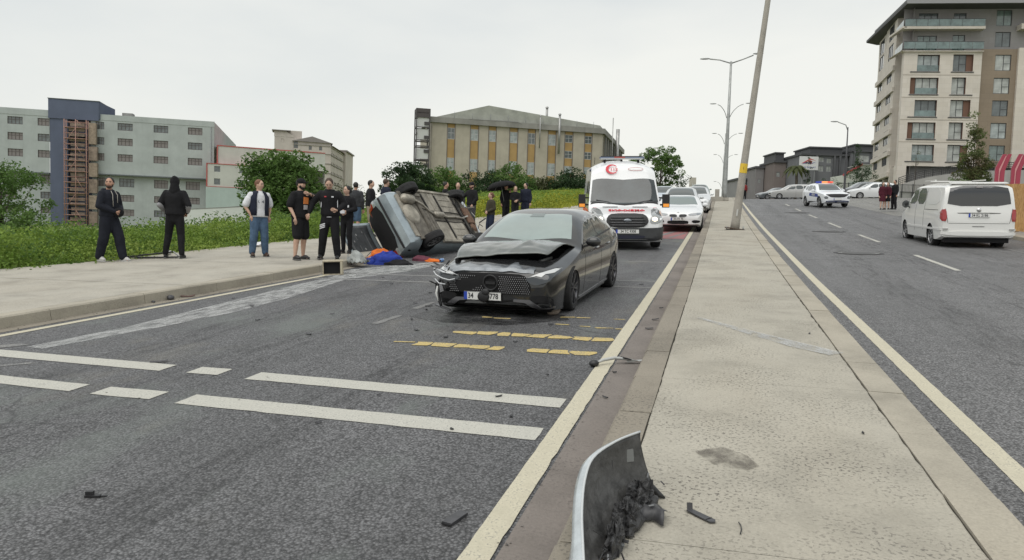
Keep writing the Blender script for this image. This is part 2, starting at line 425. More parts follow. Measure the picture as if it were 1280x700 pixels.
# painted marks
def mark(poly, m, off=.004, wob=0, name='road_marking'):
    b = MB(); n = len(poly)
    # subdivide so that edges look hand-laid and worn
    pts = []
    for i in range(n):
        p, q = poly[i], poly[(i+1) % n]; d = math.dist(p, q); k = max(1, int(d/.12)) if wob else max(1, int(d/2))
        for j in range(k):
            t = j/k; x, y = lerp(p[0], q[0], t), lerp(p[1], q[1], t)
            pts.append((x+wob*noise.noise((x*6, y*6, 1)), y+wob*noise.noise((x*6, y*6, 9))))
    b.add([(x, y, zr(y)+off) for x, y in pts], [tuple(range(len(pts)))])
    o = b.build(name, m, mtx=R4, kind='structure')
    if o.data.polygons[0].normal.z < 0: o.data.flip_normals()
    return o
def bar_mark(x0, x1, y0, y1, sk0=0, m=M_PAINT, wob=.012, off=.004):
    """a bar across the road; sk0 = how much further its left end lies"""
    f = lambda x: sk0*(x1-x)
    return mark([(x0, y0+f(x0)), (x1, y0), (x1, y1), (x0, y1+f(x0))], m, off, wob)
bar_mark(-4.07, -1.14, 4.66, 4.92, .03); bar_mark(-4.0, -1.13, 5.44, 5.69, .04)
bar_mark(-8.0, -5.16, 4.81, 5.03, .05); bar_mark(-8.1, -4.95, 5.60, 5.84, .04)
bar_mark(-4.93, -4.34, 4.79, 5.02); bar_mark(-4.66, -4.33, 5.61, 5.84)
bar_mark(-7.4, -4.66, 12.48, 12.63, 0, M_PAINTF); bar_mark(-7.2, -5.1, 13.42, 13.56, 0, M_PAINTF)
bar_mark(-2.6, -1.11, 12.78, 12.93, 0, M_PAINTF); bar_mark(-3.0, -1.11, 13.68, 13.84, 0, M_PAINTF)
bar_mark(-2.2, -1.12, 17.3, 17.42, 0, M_PAINTF)
for y0, y1 in ((8.38, 9.06), (9.62, 10.3), (6.0, 6.35)): mark([(-4.17, y0), (-4.06, y0), (-4.04, y1), (-4.12, y1)] if y0 > 7 else [(-7.5, 6.02), (-7.3, 6.0), (-7.15, 6.2), (-7.3, 6.24)], M_PAINTF, wob=.03)
mark([(-7.1, 4.9), (-6.95, 4.9), (-6.3, 5.55), (-6.4, 5.55)], M_PAINTF, wob=.02, off=.003)
# yellow rumble dashes, worn, of small overlapping dabs
def dabs(x0, x1, y, gaps=(), w=.19):
    x = x0
    while x < x1:
        L_ = random.uniform(.16, .27)
        if not any(a < x+L_/2 < c for a, c in gaps) :
            yy = y+random.uniform(-.012, .012)
            a_ = random.uniform(.005, .03); mark([(x+a_, yy-w/2), (x+L_-a_, yy-w/2+.01), (x+L_, yy), (x+L_-a_*.6, yy+w/2), (x+a_, yy+w/2-.01), (x, yy+.01)], M_PAINTY, .005, .07)
        x += L_+.012
dabs(-3.18, -1.36, 7.40, [(-2.56, -2.44), (-2.12, -1.99)]); dabs(-3.0, -1.15, 8.16)
dabs(-1.98, -1.15, 9.52, [(-1.45, -1.4)], .07); dabs(-3.0, -2.6, 9.2, [(-2.9, -2.85)], .06); dabs(-1.4, -1.15, 8.85, [], .07); dabs(-1.95, -1.85, 8.95, [], .06)
dabs(-1.65, -1.55, 8.9, [], .05); dabs(-3.4, -3.3, 7.45, [], .05)
# red block marks in front of the white coupe
for i in range(1): mark([(-2.55, 25.2), (-1.12, 25.2), (-1.12, 32.6), (-2.75, 32.6)], M_PAINTR, .004, .03)
mark([(-2.3, 25.4), (-2.1, 25.4), (-1.5, 29.4), (-1.7, 29.4)], M_PAINTF, .008); mark([(-1.7, 25.6), (-1.55, 25.6), (-1.15, 28.4), (-1.25, 28.4)], M_PAINTF, .008)
# dashes on the right carriageway
for y0 in (17.2, 25.2, 33.0, 41, 49, 57): mark([(4.72, y0), (4.84, y0), (4.84, y0+3.6), (4.72, y0+3.6)], M_PAINT, wob=.01)
for y0 in (12.5, 21, 30): mark([(7.6, y0), (7.68, y0), (7.68, y0+2.6), (7.6, y0+2.6)], M_PAINTF, wob=.03)
for x0, y0, x1, y1 in ((6.6, 36, 9.0, 39.5), (6.9, 40, 10.4, 45), (6.4, 46, 9.2, 49)): mark([(x0, y0), (x0+.16, y0-.1), (x1+.16, y1-.1), (x1, y1)], M_PAINTF, wob=.05)
# manhole lids and patches on the right carriageway
def lid(x, y, rx, ry):
    b = MB(); n = 28; z = zr(y)
    b.add([(x+rx*1.22*cos(2*pi*k/n), y+ry*1.22*sin(2*pi*k/n), z+.004) for k in range(n)], [tuple(range(n))], 0)
    b.add([(x+rx*cos(2*pi*k/n), y+ry*sin(2*pi*k/n), z+.010) for k in range(n)], [tuple(range(n))], 1)
    b.add([(x+rx*.8*cos(2*pi*k/n), y+ry*.8*sin(2*pi*k/n), z+.014) for k in range(n)], [tuple(range(n))], 2)
    b.build('manhole_cover', [mat('patch_dark', (.06, .06, .06), .9, var=.4), M_PAINTF, mat('cast_iron', (.12, .12, .12), .7, .4, var=.4, vscale=30)], mtx=R4, kind='structure')
lid(3.5, 21.0, .5, .42); lid(4.0, 30.5, .5, .5); lid(4.4, 47, .6, .6)
# pale scuff left by the sliding car, from the kerb to the crossing bars
def scuff(pts, w, m, off=.0035):
    L_ = []; R_ = []
    for i, (x, y) in enumerate(pts):
        a = pts[max(0, i-1)]; c = pts[min(len(pts)-1, i+1)]; dx, dy = c[0]-a[0], c[1]-a[1]; l = math.hypot(dx, dy)
        ww = w[i] if hasattr(w, '__len__') else w
        L_.append((x-dy/l*ww, y+dx/l*ww)); R_.append((x+dy/l*ww, y-dx/l*ww))
    b = MB(); rows = [[(*l, zr(l[1])+off), (*r, zr(r[1])+off)] for l, r in zip(L_, R_)]
    b.rings(rows, closed=False, cap=False)
    o = b.build('scuff_mark', m, mtx=R4, kind='structure')
    if o.data.polygons[0].normal.z < 0: o.data.flip_normals()
def m_scuff(name, col, lo=.48, hi=.62, mx=.8, st=(9, 1.2, 1), rot=0):
    t = NT(name, .9); f = t.g(t.noise(2.2, 5, .7, vec=t.map(st, rot=rot)), lo, hi, 0, mx)
    e = t.g(t.noise(60, 3, .6), .3, .6, .4, 1); f = t.math('MULTIPLY', f, e)
    t.b.inputs['Base Color'].default_value = (*col, 1); t.link(f, t.b.inputs['Alpha']); return t.m
MSC = m_scuff('scuff_pale', (.46, .465, .46), .34, .56, .8, (3.5, 1.2, 1), -.5)
scuff([(-6.95, 6.1), (-6.75, 7.4), (-6.7, 8.6), (-6.75, 10), (-6.9, 11.5), (-7.0, 13)], [.12, .2, .32, .34, .3, .2], MSC)
scuff([(-7.15, 12.9), (-6.8, 14.2), (-6.2, 16)], [.5, .6, .2], MSC)
scuff([(-.2, 9.0), (.35, 8.2), (.8, 7.6), (1.08, 7.3)], [.03, .08, .12, .1], MSC, .1545+.004)
MDK = m_scuff('scuff_dark', (.05, .05, .052), .48, .70, .38, (5, .5, 1), .0)
for x0 in (-5.9, -4.6, -2.9): scuff([(x0, 2.0), (x0+.05, 5), (x0+.15, 9), (x0+.2, 14)], [.22, .3, .3, .2], MDK, .003)
for x0 in (3.0, 4.4, 6.2, 7.4): scuff([(x0, 8), (x0, 16), (x0+.05, 26), (x0+.2, 45), (x0+.3, 60)], [.3, .35, .35, .3, .3], MDK, .003)
MOIL = m_scuff('oil_wet', (.03, .03, .032), .30, .62, .85, (1.5, 1.5, 1)); MOIL.node_tree.nodes['Principled BSDF'].inputs['Roughness'].default_value = .25
scuff([(-3.9, 9.3), (-3.3, 9.25), (-2.6, 9.2), (-1.9, 9.5)], [.3, .55, .5, .2], MOIL, .0036)

MST = m_scuff('stain_brown', (.12, .105, .09), .36, .6, .75, (3, 3, 1))
scuff([(-.02, 4.35), (.10, 4.2), (.22, 4.1)], [.10, .13, .05], MST, .1545+.004)
scuff([(.35, 2.9), (.9, 2.75), (1.05, 2.9)], [.05, .18, .1], MST, .1545+.004)
# ================================================================== VEHICLE KIT
def ev(o):
    dg = bpy.context.evaluated_depsgraph_get(); return bpy.data.meshes.new_from_object(o.evaluated_get(dg))
def bake(o):
    """apply the object's modifiers"""
    me = ev(o); old = o.data; o.modifiers.clear(); me.name = old.name; o.data = me; bpy.data.meshes.remove(old); return o
def curve(pts):
    """monotone cubic through (s, v) points"""
    xs = [p[0] for p in pts]; ys = [p[1] for p in pts]; n = len(xs)
    d = [(ys[i+1]-ys[i])/(xs[i+1]-xs[i]) for i in range(n-1)]
    m = [d[0]] + [0 if d[i-1]*d[i] <= 0 else 2*d[i-1]*d[i]/(d[i-1]+d[i]) for i in range(1, n-1)] + [d[-1]]
    def f(x):
        if x <= xs[0]: return ys[0]
        if x >= xs[-1]: return ys[-1]
        i = max(j for j in range(n-1) if xs[j] <= x); h = xs[i+1]-xs[i]; t = (x-xs[i])/h
        return (2*t**3-3*t*t+1)*ys[i]+(t**3-2*t*t+t)*h*m[i]+(-2*t**3+3*t*t)*ys[i+1]+(t**3-t*t)*h*m[i+1]
    return f
class CarShape:
    """top(s), bot(s): outline seen from the side; plan(s): half-width seen from above; side(z): section (1 = widest);
       rnd(s): radius of the upper edge. s runs from the front bumper (0) to the tail (L). Local y = s - L/2."""
    def __init__(s, L, top, bot, plan, side, rnd, crown=.03, ns=90, ny=11, nz=13):
        s.L = L; s.top = curve(top); s.bot = curve(bot); s.plan = curve(plan); s.side = curve(side); s.rnd = curve(rnd); s.crown = crown
        s.ns = ns; s.ny = ny; s.nz = nz; s.belt = None
        s.v, s.f = s.grid(); s.bvh = BVHTree.FromPolygons([Vector(v) for v in s.v], s.f)
    def section(s, q):
        zt_, zb = s.top(q), s.bot(q); r = min(s.rnd(q), (zt_-zb)*.45); P = s.plan(q); w = lambda z: P*s.side(z)
        zs = zt_-r; pts = [(0, zb), (w(zb+.02)*.6, zb), (w(zb+.02)*.93, zb)]
        for i in range(s.nz): z = lerp(zb+.02, zs, i/(s.nz-1)); pts.append((w(z), z))
        ws = w(zs)
        for i in range(1, s.ny+1):
            a = (pi/2)*i/s.ny; p = 2.6
            # superellipse shoulder then a slightly crowned top
            y = ws*(max(0, cos(a)))**(2/p*1.0) if i < s.ny else 0
            u = y/ws if ws > 0 else 0
            ed = max(0, (u-.0)); z = zs + (r)*(1-ed**(2+6*(1-min(1, r/.25))))*1.0
            pts.append((y, z))
        return pts
    def grid(s):
        S_ = [s.L*(.5-.5*cos(pi*i/s.ns))*.35 + s.L*(i/s.ns)*.65 for i in range(s.ns+1)]
        v = []; f = []; n = None
        for q in S_:
            p = s.section(q); full = [(-a, z) for a, z in p[::-1]][:-1] + p   # top centre (left) ... bottom ... top centre
            full = full[1:]                                                    # drop duplicate top centre
            n = len(full); v += [(a, q-s.L/2, z) for a, z in full]
        for i in range(s.ns):
            for k in range(n):
                a = i*n+k; b = i*n+(k+1) % n; f.append((a, b, b+n, a+n))
        for i, o in ((0, 0), (1, s.ns*n)):
            c = len(v); v.append((0, v[o][1], sum(v[o+k][2] for k in range(n))/n))
            for k in range(n): f.append((c, o+(k+1) % n, o+k) if i == 0 else (c, o+k, o+(k+1) % n))
        return v, f
    def body(s, name, m, parent, arches=(), dark=None, sharp=38):
        """arches: (s, radius, zc) wheel openings cut through both flanks"""
        me = bpy.data.meshes.new(name); me.from_pydata(s.v, [], s.f); me.polygons.foreach_set('use_smooth', [True]*len(s.f))
        me.materials.append(m); me.materials.append(dark)
        bm = bmesh.new(); bm.from_mesh(me); bmesh.ops.recalc_face_normals(bm, faces=bm.faces); bm.to_mesh(me); bm.free()
        o = bpy.data.objects.new(name, me); C.objects.link(o)
        if arches:
            cb = MB()
            for q, r, zc in arches:
                for sg in (-1, 1):
                    x0 = sg*(s.plan(q)*.72); x1 = sg*(s.plan(q)+.2)
                    cb.lathe([(r, x0), (r, x1)], 40, 'X', (0, q-s.L/2, zc), 0, True, True)
            cut = cb.build('cutter', dark); cut.data.materials.clear(); cut.data.materials.append(m); cut.data.materials.append(dark)
            cut.data.polygons.foreach_set('material_index', [1]*len(cut.data.polygons))
            md = o.modifiers.new('b', 'BOOLEAN'); md.object = cut; md.operation = 'DIFFERENCE'; md.solver = 'EXACT'; md.use_self = False
            bake(o); bpy.data.objects.remove(cut)
        o.data.set_sharp_from_angle(angle=radians(sharp))
        o.parent = parent
        return o
    def hit(s, a, b, axis):
        if axis == '+X': r = s.bvh.ray_cast(Vector((3, a, b)), Vector((-1, 0, 0)))
        elif axis == '-X': r = s.bvh.ray_cast(Vector((-3, a, b)), Vector((1, 0, 0)))
        elif axis == 'F': r = s.bvh.ray_cast(Vector((a, -9, b)), Vector((0, 1, 0)))
        elif axis == 'B': r = s.bvh.ray_cast(Vector((a, 9, b)), Vector((0, -1, 0)))
        else: r = s.bvh.ray_cast(Vector((a, b, 5)), Vector((0, 0, -1)))
        return r
    def patch(s, name, poly, axis, m, parent, off=.004, step=.07, depth=.012, smooth=True, build=True, **k):
        """a skin laid on the body inside the outline poly, given as seen along axis (+X/-X: (y,z); F/B: (x,z); T: (x,y))"""
        bm = bmesh.new(); vs = [bm.verts.new((a, b, 0)) for a, b in poly]; bm.faces.new(vs)
        bmesh.ops.triangulate(bm, faces=bm.faces)
        lo = [min(p[i] for p in poly) for i in (0, 1)]; hi = [max(p[i] for p in poly) for i in (0, 1)]
        for i in (0, 1):
            nn = max(1, int((hi[i]-lo[i])/step))
            for j in range(1, nn):
                c = [0, 0, 0]; c[i] = lerp(lo[i], hi[i], j/nn); no = [0, 0, 0]; no[i] = 1
                bmesh.ops.bisect_plane(bm, geom=bm.verts[:]+bm.edges[:]+bm.faces[:], plane_co=c, plane_no=no)
        bmesh.ops.dissolve_degenerate(bm, dist=1e-4, edges=bm.edges)
        last = None
        miss = []
        for v in bm.verts:
            h = s.hit(v.co.x, v.co.y, axis)
            if h[0] is None: miss.append(v); continue
            no = h[1]; want = {'+X': Vector((1, 0, 0)), '-X': Vector((-1, 0, 0)), 'F': Vector((0, -1, 0)), 'B': Vector((0, 1, 0)), 'T': Vector((0, 0, 1))}[axis]
            if no.dot(want) < 0: no = -no
            v.co = h[0]+(want*.6+no*.4).normalized()*off
        bmesh.ops.delete(bm, geom=miss, context='VERTS')
        ed = [e for e in bm.edges if e.is_boundary]
        want = {'+X': Vector((1, 0, 0)), '-X': Vector((-1, 0, 0)), 'F': Vector((0, -1, 0)), 'B': Vector((0, 1, 0)), 'T': Vector((0, 0, 1))}[axis]
        bm.normal_update()
        if sum(f.normal.dot(want)*f.calc_area() for f in bm.faces) < 0: bmesh.ops.reverse_faces(bm, faces=bm.faces)
        r = bmesh.ops.extrude_edge_only(bm, edges=ed)
        for e in r['geom']:
            if isinstance(e, bmesh.types.BMVert): e.co -= want*(depth+max(0, off))
        me = bpy.data.meshes.new(name); bm.to_mesh(me); bm.free()
        me.polygons.foreach_set('use_smooth', [smooth]*len(me.polygons)); me.materials.append(m)
        me.set_sharp_from_angle(angle=radians(40))
        return link(name, me, parent, **k)
    def sides(s, name, poly, m, parent, names=None, **k):
        """the same outline on both flanks; poly in (s, z)"""
        p = [(a-s.L/2, b) for a, b in poly]; return [s.patch(name, p, ax, m, parent, **k) for ax in ('+X', '-X')]
    def both(s, name, poly, axis, m, parent, **k):
        """mirrored pair on the front, back or top"""
        q = [(-a, b) for a, b in poly][::-1]; return [s.patch(name, p, axis, m, parent, **k) for p in (poly, q)]

def paint(name, col, rough=.25, metal=0, coat=.8, var=0, **k):
    return mat(name, col, rough, metal, coat=coat, var=var, vscale=k.pop('vscale', 2), **k)
M_TYRE = mat('tyre_rubber', (.022, .022, .023), .85, var=.4, vscale=14, bump=.3, bscale=60)
M_RIM = mat('alloy', (.45, .45, .46), .35, .9); M_RIMD = mat('dark_alloy', (.10, .10, .11), .35, .8)
M_STEEL = mat('steel_rim', (.30, .30, .30), .5, .6, var=.3, vscale=12)
M_BLK = mat('black_plastic', (.018, .018, .02), .55, var=.3, vscale=9); M_VOID = mat('dark_cavity', (.006, .006, .007), .9)
M_GLS = mat('car_glass', (.035, .045, .045), .06, spec=.9, coat=1); M_GLD = mat('tinted_glass', (.012, .013, .015), .08, spec=.8, coat=.6)
M_GLW = mat('windscreen', (.10, .13, .125), .07, spec=.9, coat=1, var=.35, vscale=1.4)
M_CHR = mat('chrome', (.6, .6, .6), .15, 1); M_RED = mat('tail_lamp', (.30, .012, .015), .2, coat=1); M_LENS = mat('head_lamp', (.42, .44, .45), .12, .3, coat=1)
M_AMB = mat('amber_lens', (.8, .25, .04), .2, coat=1); M_PLATE = mat('number_plate', (.72, .72, .70), .5); M_INK = mat('plate_ink', (.02, .02, .025), .6)
M_BLUE = mat('plate_blue', (.02, .06, .40), .5)

_wheels = {}
def wheel(parent, x, y, R=.33, wd=.22, style='five', rim=M_RIM, z=None, side=1, steer=0, rx=.66):
    key = (R, wd, style, rim.name)
    if key not in _wheels:
        b = MB(); r = R*rx; h = wd/2
        b.lathe([(r*.93, -h*.5), (r, -h*.92), (R*.90, -h), (R*.975, -h*.86), (R, -h*.6), (R*1.003, -h*.2), (R*.99, -h*.16), (R*1.003, -h*.12), (R*1.003, h*.12), (R*.99, h*.16), (R*1.003, h*.2), (R, h*.6), (R*.975, h*.86), (R*.90, h), (r, h*.92), (r*.93, h*.5)], 40, 'X')
        ty = b.mesh('tyre'); ty.materials.append(M_TYRE)
        c = MB(); hub = h*.78
        c.lathe([(r*1.01, h*.90), (r*.95, h*.93), (r*.92, h*.70), (r*.90, h*.1), (r*.88, -h*.5)], 36, 'X')
        c.lathe([(0.001, hub), (r*.16, hub), (r*.20, hub-.012), (r*.22, h*.3)], 14, 'X')
        if style == 'cover':
            c.lathe([(r*.2, hub-.01), (r*.55, h*.86), (r*.9, h*.80), (r*.93, h*.70)], 30, 'X')
            for k in range(9):
                a = 2*pi*k/9; c.bar((h*.85, cos(a)*r*.45, sin(a)*r*.45), (h*.84, cos(a)*r*.8, sin(a)*r*.8), .045, .012, 1, up=(1, 0, 0))
        else:
            n = {'five': 5, 'double': 5, 'six': 6, 'ten': 10}[style]
            for k in range(n):
                a0 = 2*pi*k/n
                for da in ((-.11, .11) if style == 'double' else (0,)):
                    a = a0+da; a2 = a0+da*2.1; w = r*(.17 if style in ('five', 'six') else .11)
                    c.bar((hub-.01, cos(a)*r*.15, sin(a)*r*.15), (h*.82, cos(a2)*r*.94, sin(a2)*r*.94), w, .03, 0, up=(1, 0, 0))
        c.lathe([(.001, -h*.2), (r*.9, -h*.2)], 24, 'X', mi=2)
        c.lathe([(r*.66, -h*.05), (r*.66, h*.05), (r*.3, h*.12)], 24, 'X', mi=1)
        rm = c.mesh('rim'); rm.materials.append(rim); rm.materials.append(mat('brake_disc', (.16, .16, .16), .45, .7) if style != 'cover' else M_BLK); rm.materials.append(M_VOID)
        rm.set_sharp_from_angle(angle=radians(35)); ty.set_sharp_from_angle(angle=radians(40))
        _wheels[key] = (ty, rm)
    ty, rm = _wheels[key]
    w = link('wheel', ty, parent, Matrix.Translation((x, y, R if z is None else z)) @ Matrix.Rotation(steer, 4, 'Z') @ Matrix.Rotation(0 if side > 0 else pi, 4, 'Z'))
    link('rim', rm, w); return w

_fonts = {}
def text(s, size, m, parent, mtx, name='lettering', depth=.002, bold=True, sx=1.0, align='CENTER'):
    cu = bpy.data.curves.new(name, 'FONT'); cu.body = s; cu.size = size; cu.extrude = depth; cu.align_x = align; cu.align_y = 'CENTER'
    if bold: cu.offset = size*.018
    cu.resolution_u = 3
    o = bpy.data.objects.new(name, cu); C.objects.link(o); me = ev(o); bpy.data.objects.remove(o)
    if sx != 1: me.transform(Matrix.Diagonal((sx, 1, 1, 1)))
    me.materials.clear(); me.materials.append(m); return link(name, me, parent, mtx)
FACE_F = Matrix.Rotation(pi/2, 4, 'X')                               # reads from -Y
FACE_B = Matrix.Rotation(pi, 4, 'Z') @ Matrix.Rotation(pi/2, 4, 'X')    # reads from +Y
def plate(parent, x, y, z, s, face=FACE_F, w=.52, h=.112, tilt=0):
    M = Matrix.Translation((x, y, z)) @ face
    b = MB().box(-w/2, w/2, -h/2, h/2, -.004, .004, 0); b.box(-w/2, -w/2+.045, -h/2+.002, h/2-.002, .003, .0055, 1)
    for a in (-h/2, h/2-.004): b.box(-w/2, w/2, a, a+.004, .004, .006, 2)
    p = b.build('number_plate', [M_PLATE, M_BLUE, M_INK], parent, M)
    if s: text(s, .105, M_INK, p, Matrix.Translation((.02, -.002, .005)), 'digits', .0008, sx=.82)
    return p
def mirror_m(parent, x, y, z, m, sz=(.11, .06, .075), arm=.08):
    for sg in (-1, 1):
        b = MB(); b.ball((sg*x, y, z), sz, 14, 8, 0); b.bar((sg*(x-sz[0]*.5), y+.01, z-sz[2]*.6), (sg*(x-sz[0]-arm), y-.0, z-sz[2]*1.2), .05, .03, 1)
        b.prism([(-sz[0]*.8, -sz[2]*.7), (sz[0]*.8, -sz[2]*.7), (sz[0]*.8, sz[2]*.7), (-sz[0]*.8, sz[2]*.7)], sz[1]*.72, sz[1]*.80, 'Y', 2, Matrix.Translation((sg*x, y, z)))
        b.build('mirror', [m, M_BLK, M_GLS], parent)
# ================================================================== VEHICLES
def sh(L, W_, top, bot=None, plan=None, side=None, rnd=None, **k):
    w = W_/2
    bot = bot or [(0, .30), (.25, .20), (.6, .17), (L-.7, .17), (L-.2, .24), (L, .32)]
    plan = plan or [(0, w*.78), (.06, w*.88), (.25, w*.945), (.6, w*.98), (1.1, w), (L-1.0, w), (L-.5, w*.965), (L-.15, w*.90), (L-.03, w*.80), (L, w*.74)]
    side = side or [(0, .90), (.18, .93), (.30, .965), (.50, .99), (.66, 1.0), (.86, .985), (.95, .945), (1.10, .87), (1.30, .765), (1.48, .66)]
    return CarShape(L, top, bot, plan, side, rnd, **k)

# ------------------------------------------------------------------ the damaged dark saloon
def dark_saloon():
    L_, w = 4.55, .90
    root = empty('damaged_saloon', RM(-2.72, 11.58, 0, radians(-3.5)), label='dark grey saloon with crushed front and buckled bonnet standing in the middle of the road', cat='car')
    P = paint('graphite_paint', (.022, .023, .024), .16, .25, .8); PD = mat('graphite_grey_green', (.135, .145, .135), .20, .45, coat=.9, var=.35, vscale=5)  # bonnet base is a paler grey-green than the body paint
    top = [(0, .60), (.03, .70), (.10, .765), (.30, .83), (.7, .91), (1.15, .975), (1.32, 1.0), (1.5, 1.09), (1.85, 1.27), (2.15, 1.385), (2.45, 1.435), (2.8, 1.44), (3.2, 1.40), (3.6, 1.285), (3.95, 1.135), (4.2, 1.08), (4.42, 1.045), (4.50, .98), (4.55, .80)]
    rnd = [(0, .05), (.1, .10), (.6, .13), (1.2, .10), (1.6, .10), (2.4, .13), (3.2, .13), (3.9, .10), (4.4, .10), (4.55, .06)]
    c = sh(L_, 1.80, top, rnd=rnd, ns=110)
    ax = [(.86, .355, .325), (.86+2.73, .355, .325)]
    body = c.body('body', P, root, ax, M_VOID)
    Y = lambda s: s-L_/2
    # open up the engine bay: drop the bonnet faces between the wings
    bm = bmesh.new(); bm.from_mesh(body.data); kill = []
    for f in bm.faces:
        q = f.calc_center_median()
        if abs(q.x) < .70 and Y(.42) < q.y < Y(1.22) and q.z > .75: kill.append(f)
    bmesh.ops.delete(bm, geom=kill, context='FACES')
    # crush the right-hand front corner (left in the photograph)
    for v in bm.verts:
        if v.co.x < -.25 and v.co.y < Y(.75) and v.co.z > .25:
            a = min(1, (-.25-v.co.x)/.5)*min(1, (Y(.75)-v.co.y)/.5)
            n = noise.noise_vector(v.co*5)
            v.co += Vector((n.x*.03, .06+n.y*.05, -.02+n.z*.03))*a
    bm.to_mesh(body.data); bm.free(); body.data.set_sharp_from_angle(angle=radians(38))
    # engine bay
    b = MB(); b.box(-.68, .68, Y(.40), Y(1.25), .45, .62, 0); b.box(-.70, -.66, Y(.4), Y(1.25), .5, .84, 0); b.box(.66, .70, Y(.4), Y(1.25), .5, .84, 0); b.box(-.68, .68, Y(1.2), Y(1.25), .5, .93, 0)
    b.box(-.68, .68, Y(.38), Y(.41), .45, .74, 0)
    bay = b.build('engine_bay', M_VOID, root)
    b = MB(); b.box(-.28, .26, Y(.62), Y(1.0), .6, .78, 0); b.box(-.22, .20, Y(.66), Y(.96), .78, .805, 1); b.box(.36, .62, Y(.7), Y(.95), .6, .80, 1); b.box(-.6, -.36, Y(.62), Y(.9), .6, .77, 2)
    b.tube([(-.35, Y(.55), .75), (-.1, Y(.5), .79), (.2, Y(.52), .78), (.42, Y(.6), .76)], .035, 8, 1); b.tube([(.3, Y(.5), .72), (.5, Y(.6), .82), (.55, Y(.9), .83)], .022, 7, 2)
    b.build('engine', [M_BLK, mat('engine_cover', (.10, .10, .10), .5), mat('dull_alloy', (.25, .25, .24), .6, .5, var=.4)], bay)
    # buckled bonnet, lifted at the front edge, ridges across it
    b = MB(); rows = []; n1, n2 = 40, 46
    for j in range(n2+1):
        s_ = lerp(.33, 1.34, j/n2); row = []; t = 1-j/n2
        for i in range(n1+1):
            u = -1+2*i/n1; hw = lerp(.78, .71, t**1.5)*(1-.06*t**4); x = u*hw
            z = c.top(max(s_, .3))-.012 - .045*abs(u)**3
            lift = t**1.0*(.055+.085*sstep((u+.7)/1.5))+.065*sin(pi*min(1, t*1.05))
            z += lift
            z += .022*t**.5*(1-2*abs(((x*1.9+s_*1.3) % 1)-.5))*math.exp(-((t-.55)/.45)**2) + .030*math.exp(-abs(x-.10-.5*(1-t))/.05)*t*(1-t)*3           # ridges fanning from the windscreen
            z += .016*abs(noise.noise((x*2.2+s_*2.5, s_*3, .3)))*min(1, t*3)
            z += .006*noise.noise((x*9, s_*8, 2))*min(1, t*2) - .035*max(0, t-.86)/.14*(.4+.6*noise.noise((x*4, 7, 7)))
            yy = Y(s_) + (.10*max(0, -u)**1.5*t**2) + .04*noise.noise((x*5, 1, 1))*t**3 + .02*t
            row.append((x-.03*t, yy, z))
        rows.append(row)
    b.rings(rows, closed=False, cap=False)
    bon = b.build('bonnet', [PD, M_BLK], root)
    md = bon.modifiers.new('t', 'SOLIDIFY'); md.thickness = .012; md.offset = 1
    # slam panel, dented, pale blue-grey
    b = MB(); rows = []
    for i in range(31):
        x = lerp(-.70, .56, i/30); n = noise.noise((x*6, 0, 4)); n2_ = noise.noise((x*11, 3, 1)); arch = 1-(x/.7)**2
        z0 = .735+.03*arch+.018*n; y0 = Y(.06)-.02*arch
        rows.append([(x, y0+.02, z0-.07), (x, y0-.012+.01*n2_, z0-.03), (x, y0+.01+.015*n, z0+.012), (x, y0+.10, z0+.035+.02*n2_), (x, y0+.24, z0+.045+.02*n), (x, y0+.26, z0-.03)])
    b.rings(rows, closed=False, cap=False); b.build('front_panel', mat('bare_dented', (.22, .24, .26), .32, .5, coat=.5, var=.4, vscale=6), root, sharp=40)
    # grille with star studs
    gp = smoothed([(-.62, .70), (.34, .705), (.47, .675), (.55, .50), (.46, .435), (-.50, .435), (-.66, .53)], 1)
    gr = c.patch('grille', gp, 'F', M_VOID, root, off=.012)
    st = MB()
    for r in range(9):
        for k in range(42):
            x = -.60+k*.029+(r % 2)*.0145; z = .455+r*.026
            if x > .53-(z-.47)*.25*(z > .5) - .0 or abs(x+.02) < .105: continue
            if x < -.12 and noise.noise((x*4, z*6, 0)) > .0: continue
            h = c.hit(x, z, 'F')
            if h[0]: st.ball((x, h[0].y-.016, z), (.0062, .006, .0085), 6, 4)
    st.build('grille_studs', mat('stud_metal', (.33, .33, .34), .35, .8), gr, kind='stuff')
    h = c.hit(-.02, .58, 'F')[0].y
    b = MB(); b.lathe([(.105, h-.005), (.11, h-.03), (.09, h-.035), (.085, h-.01)], 24, 'Y', (-.02, 0, .585), 0, True, False); b.box(-.085, .05, h-.03, h-.0, .565, .60, 0)
    b.build('grille_socket', M_BLK, gr)
    # lower intake, skirt trims
    c.patch('lower_intake', smoothed([(-.50, .36), (.50, .36), (.56, .25), (-.56, .25)], 1), 'F', M_VOID, root, off=.010)
    c.both('side_intake', smoothed([(.50, .42), (.70, .445), (.80, .40), (.80, .27), (.64, .25), (.55, .33)], 1), 'F', M_VOID, root, off=.012)
    tr = mat('satin_trim', (.17, .17, .18), .35, .5)
    for poly in ([(.30, .375), (.52, .375), (.68, .275), (.80, .285), (.80, .262), (.62, .245), (.46, .335), (.30, .345)],): c.both('skirt_trim', poly, 'F', tr, root, off=.026, step=.04)
    c.patch('air_dam', [(-.78, .245), (.78, .245), (.74, .205), (-.74, .205)], 'F', M_BLK, root, off=.03)
    # head lamps
    hl = smoothed([(.45, .655), (.60, .71), (.78, .765), (.845, .755), (.83, .69), (.75, .61), (.62, .57), (.52, .59)], 1)
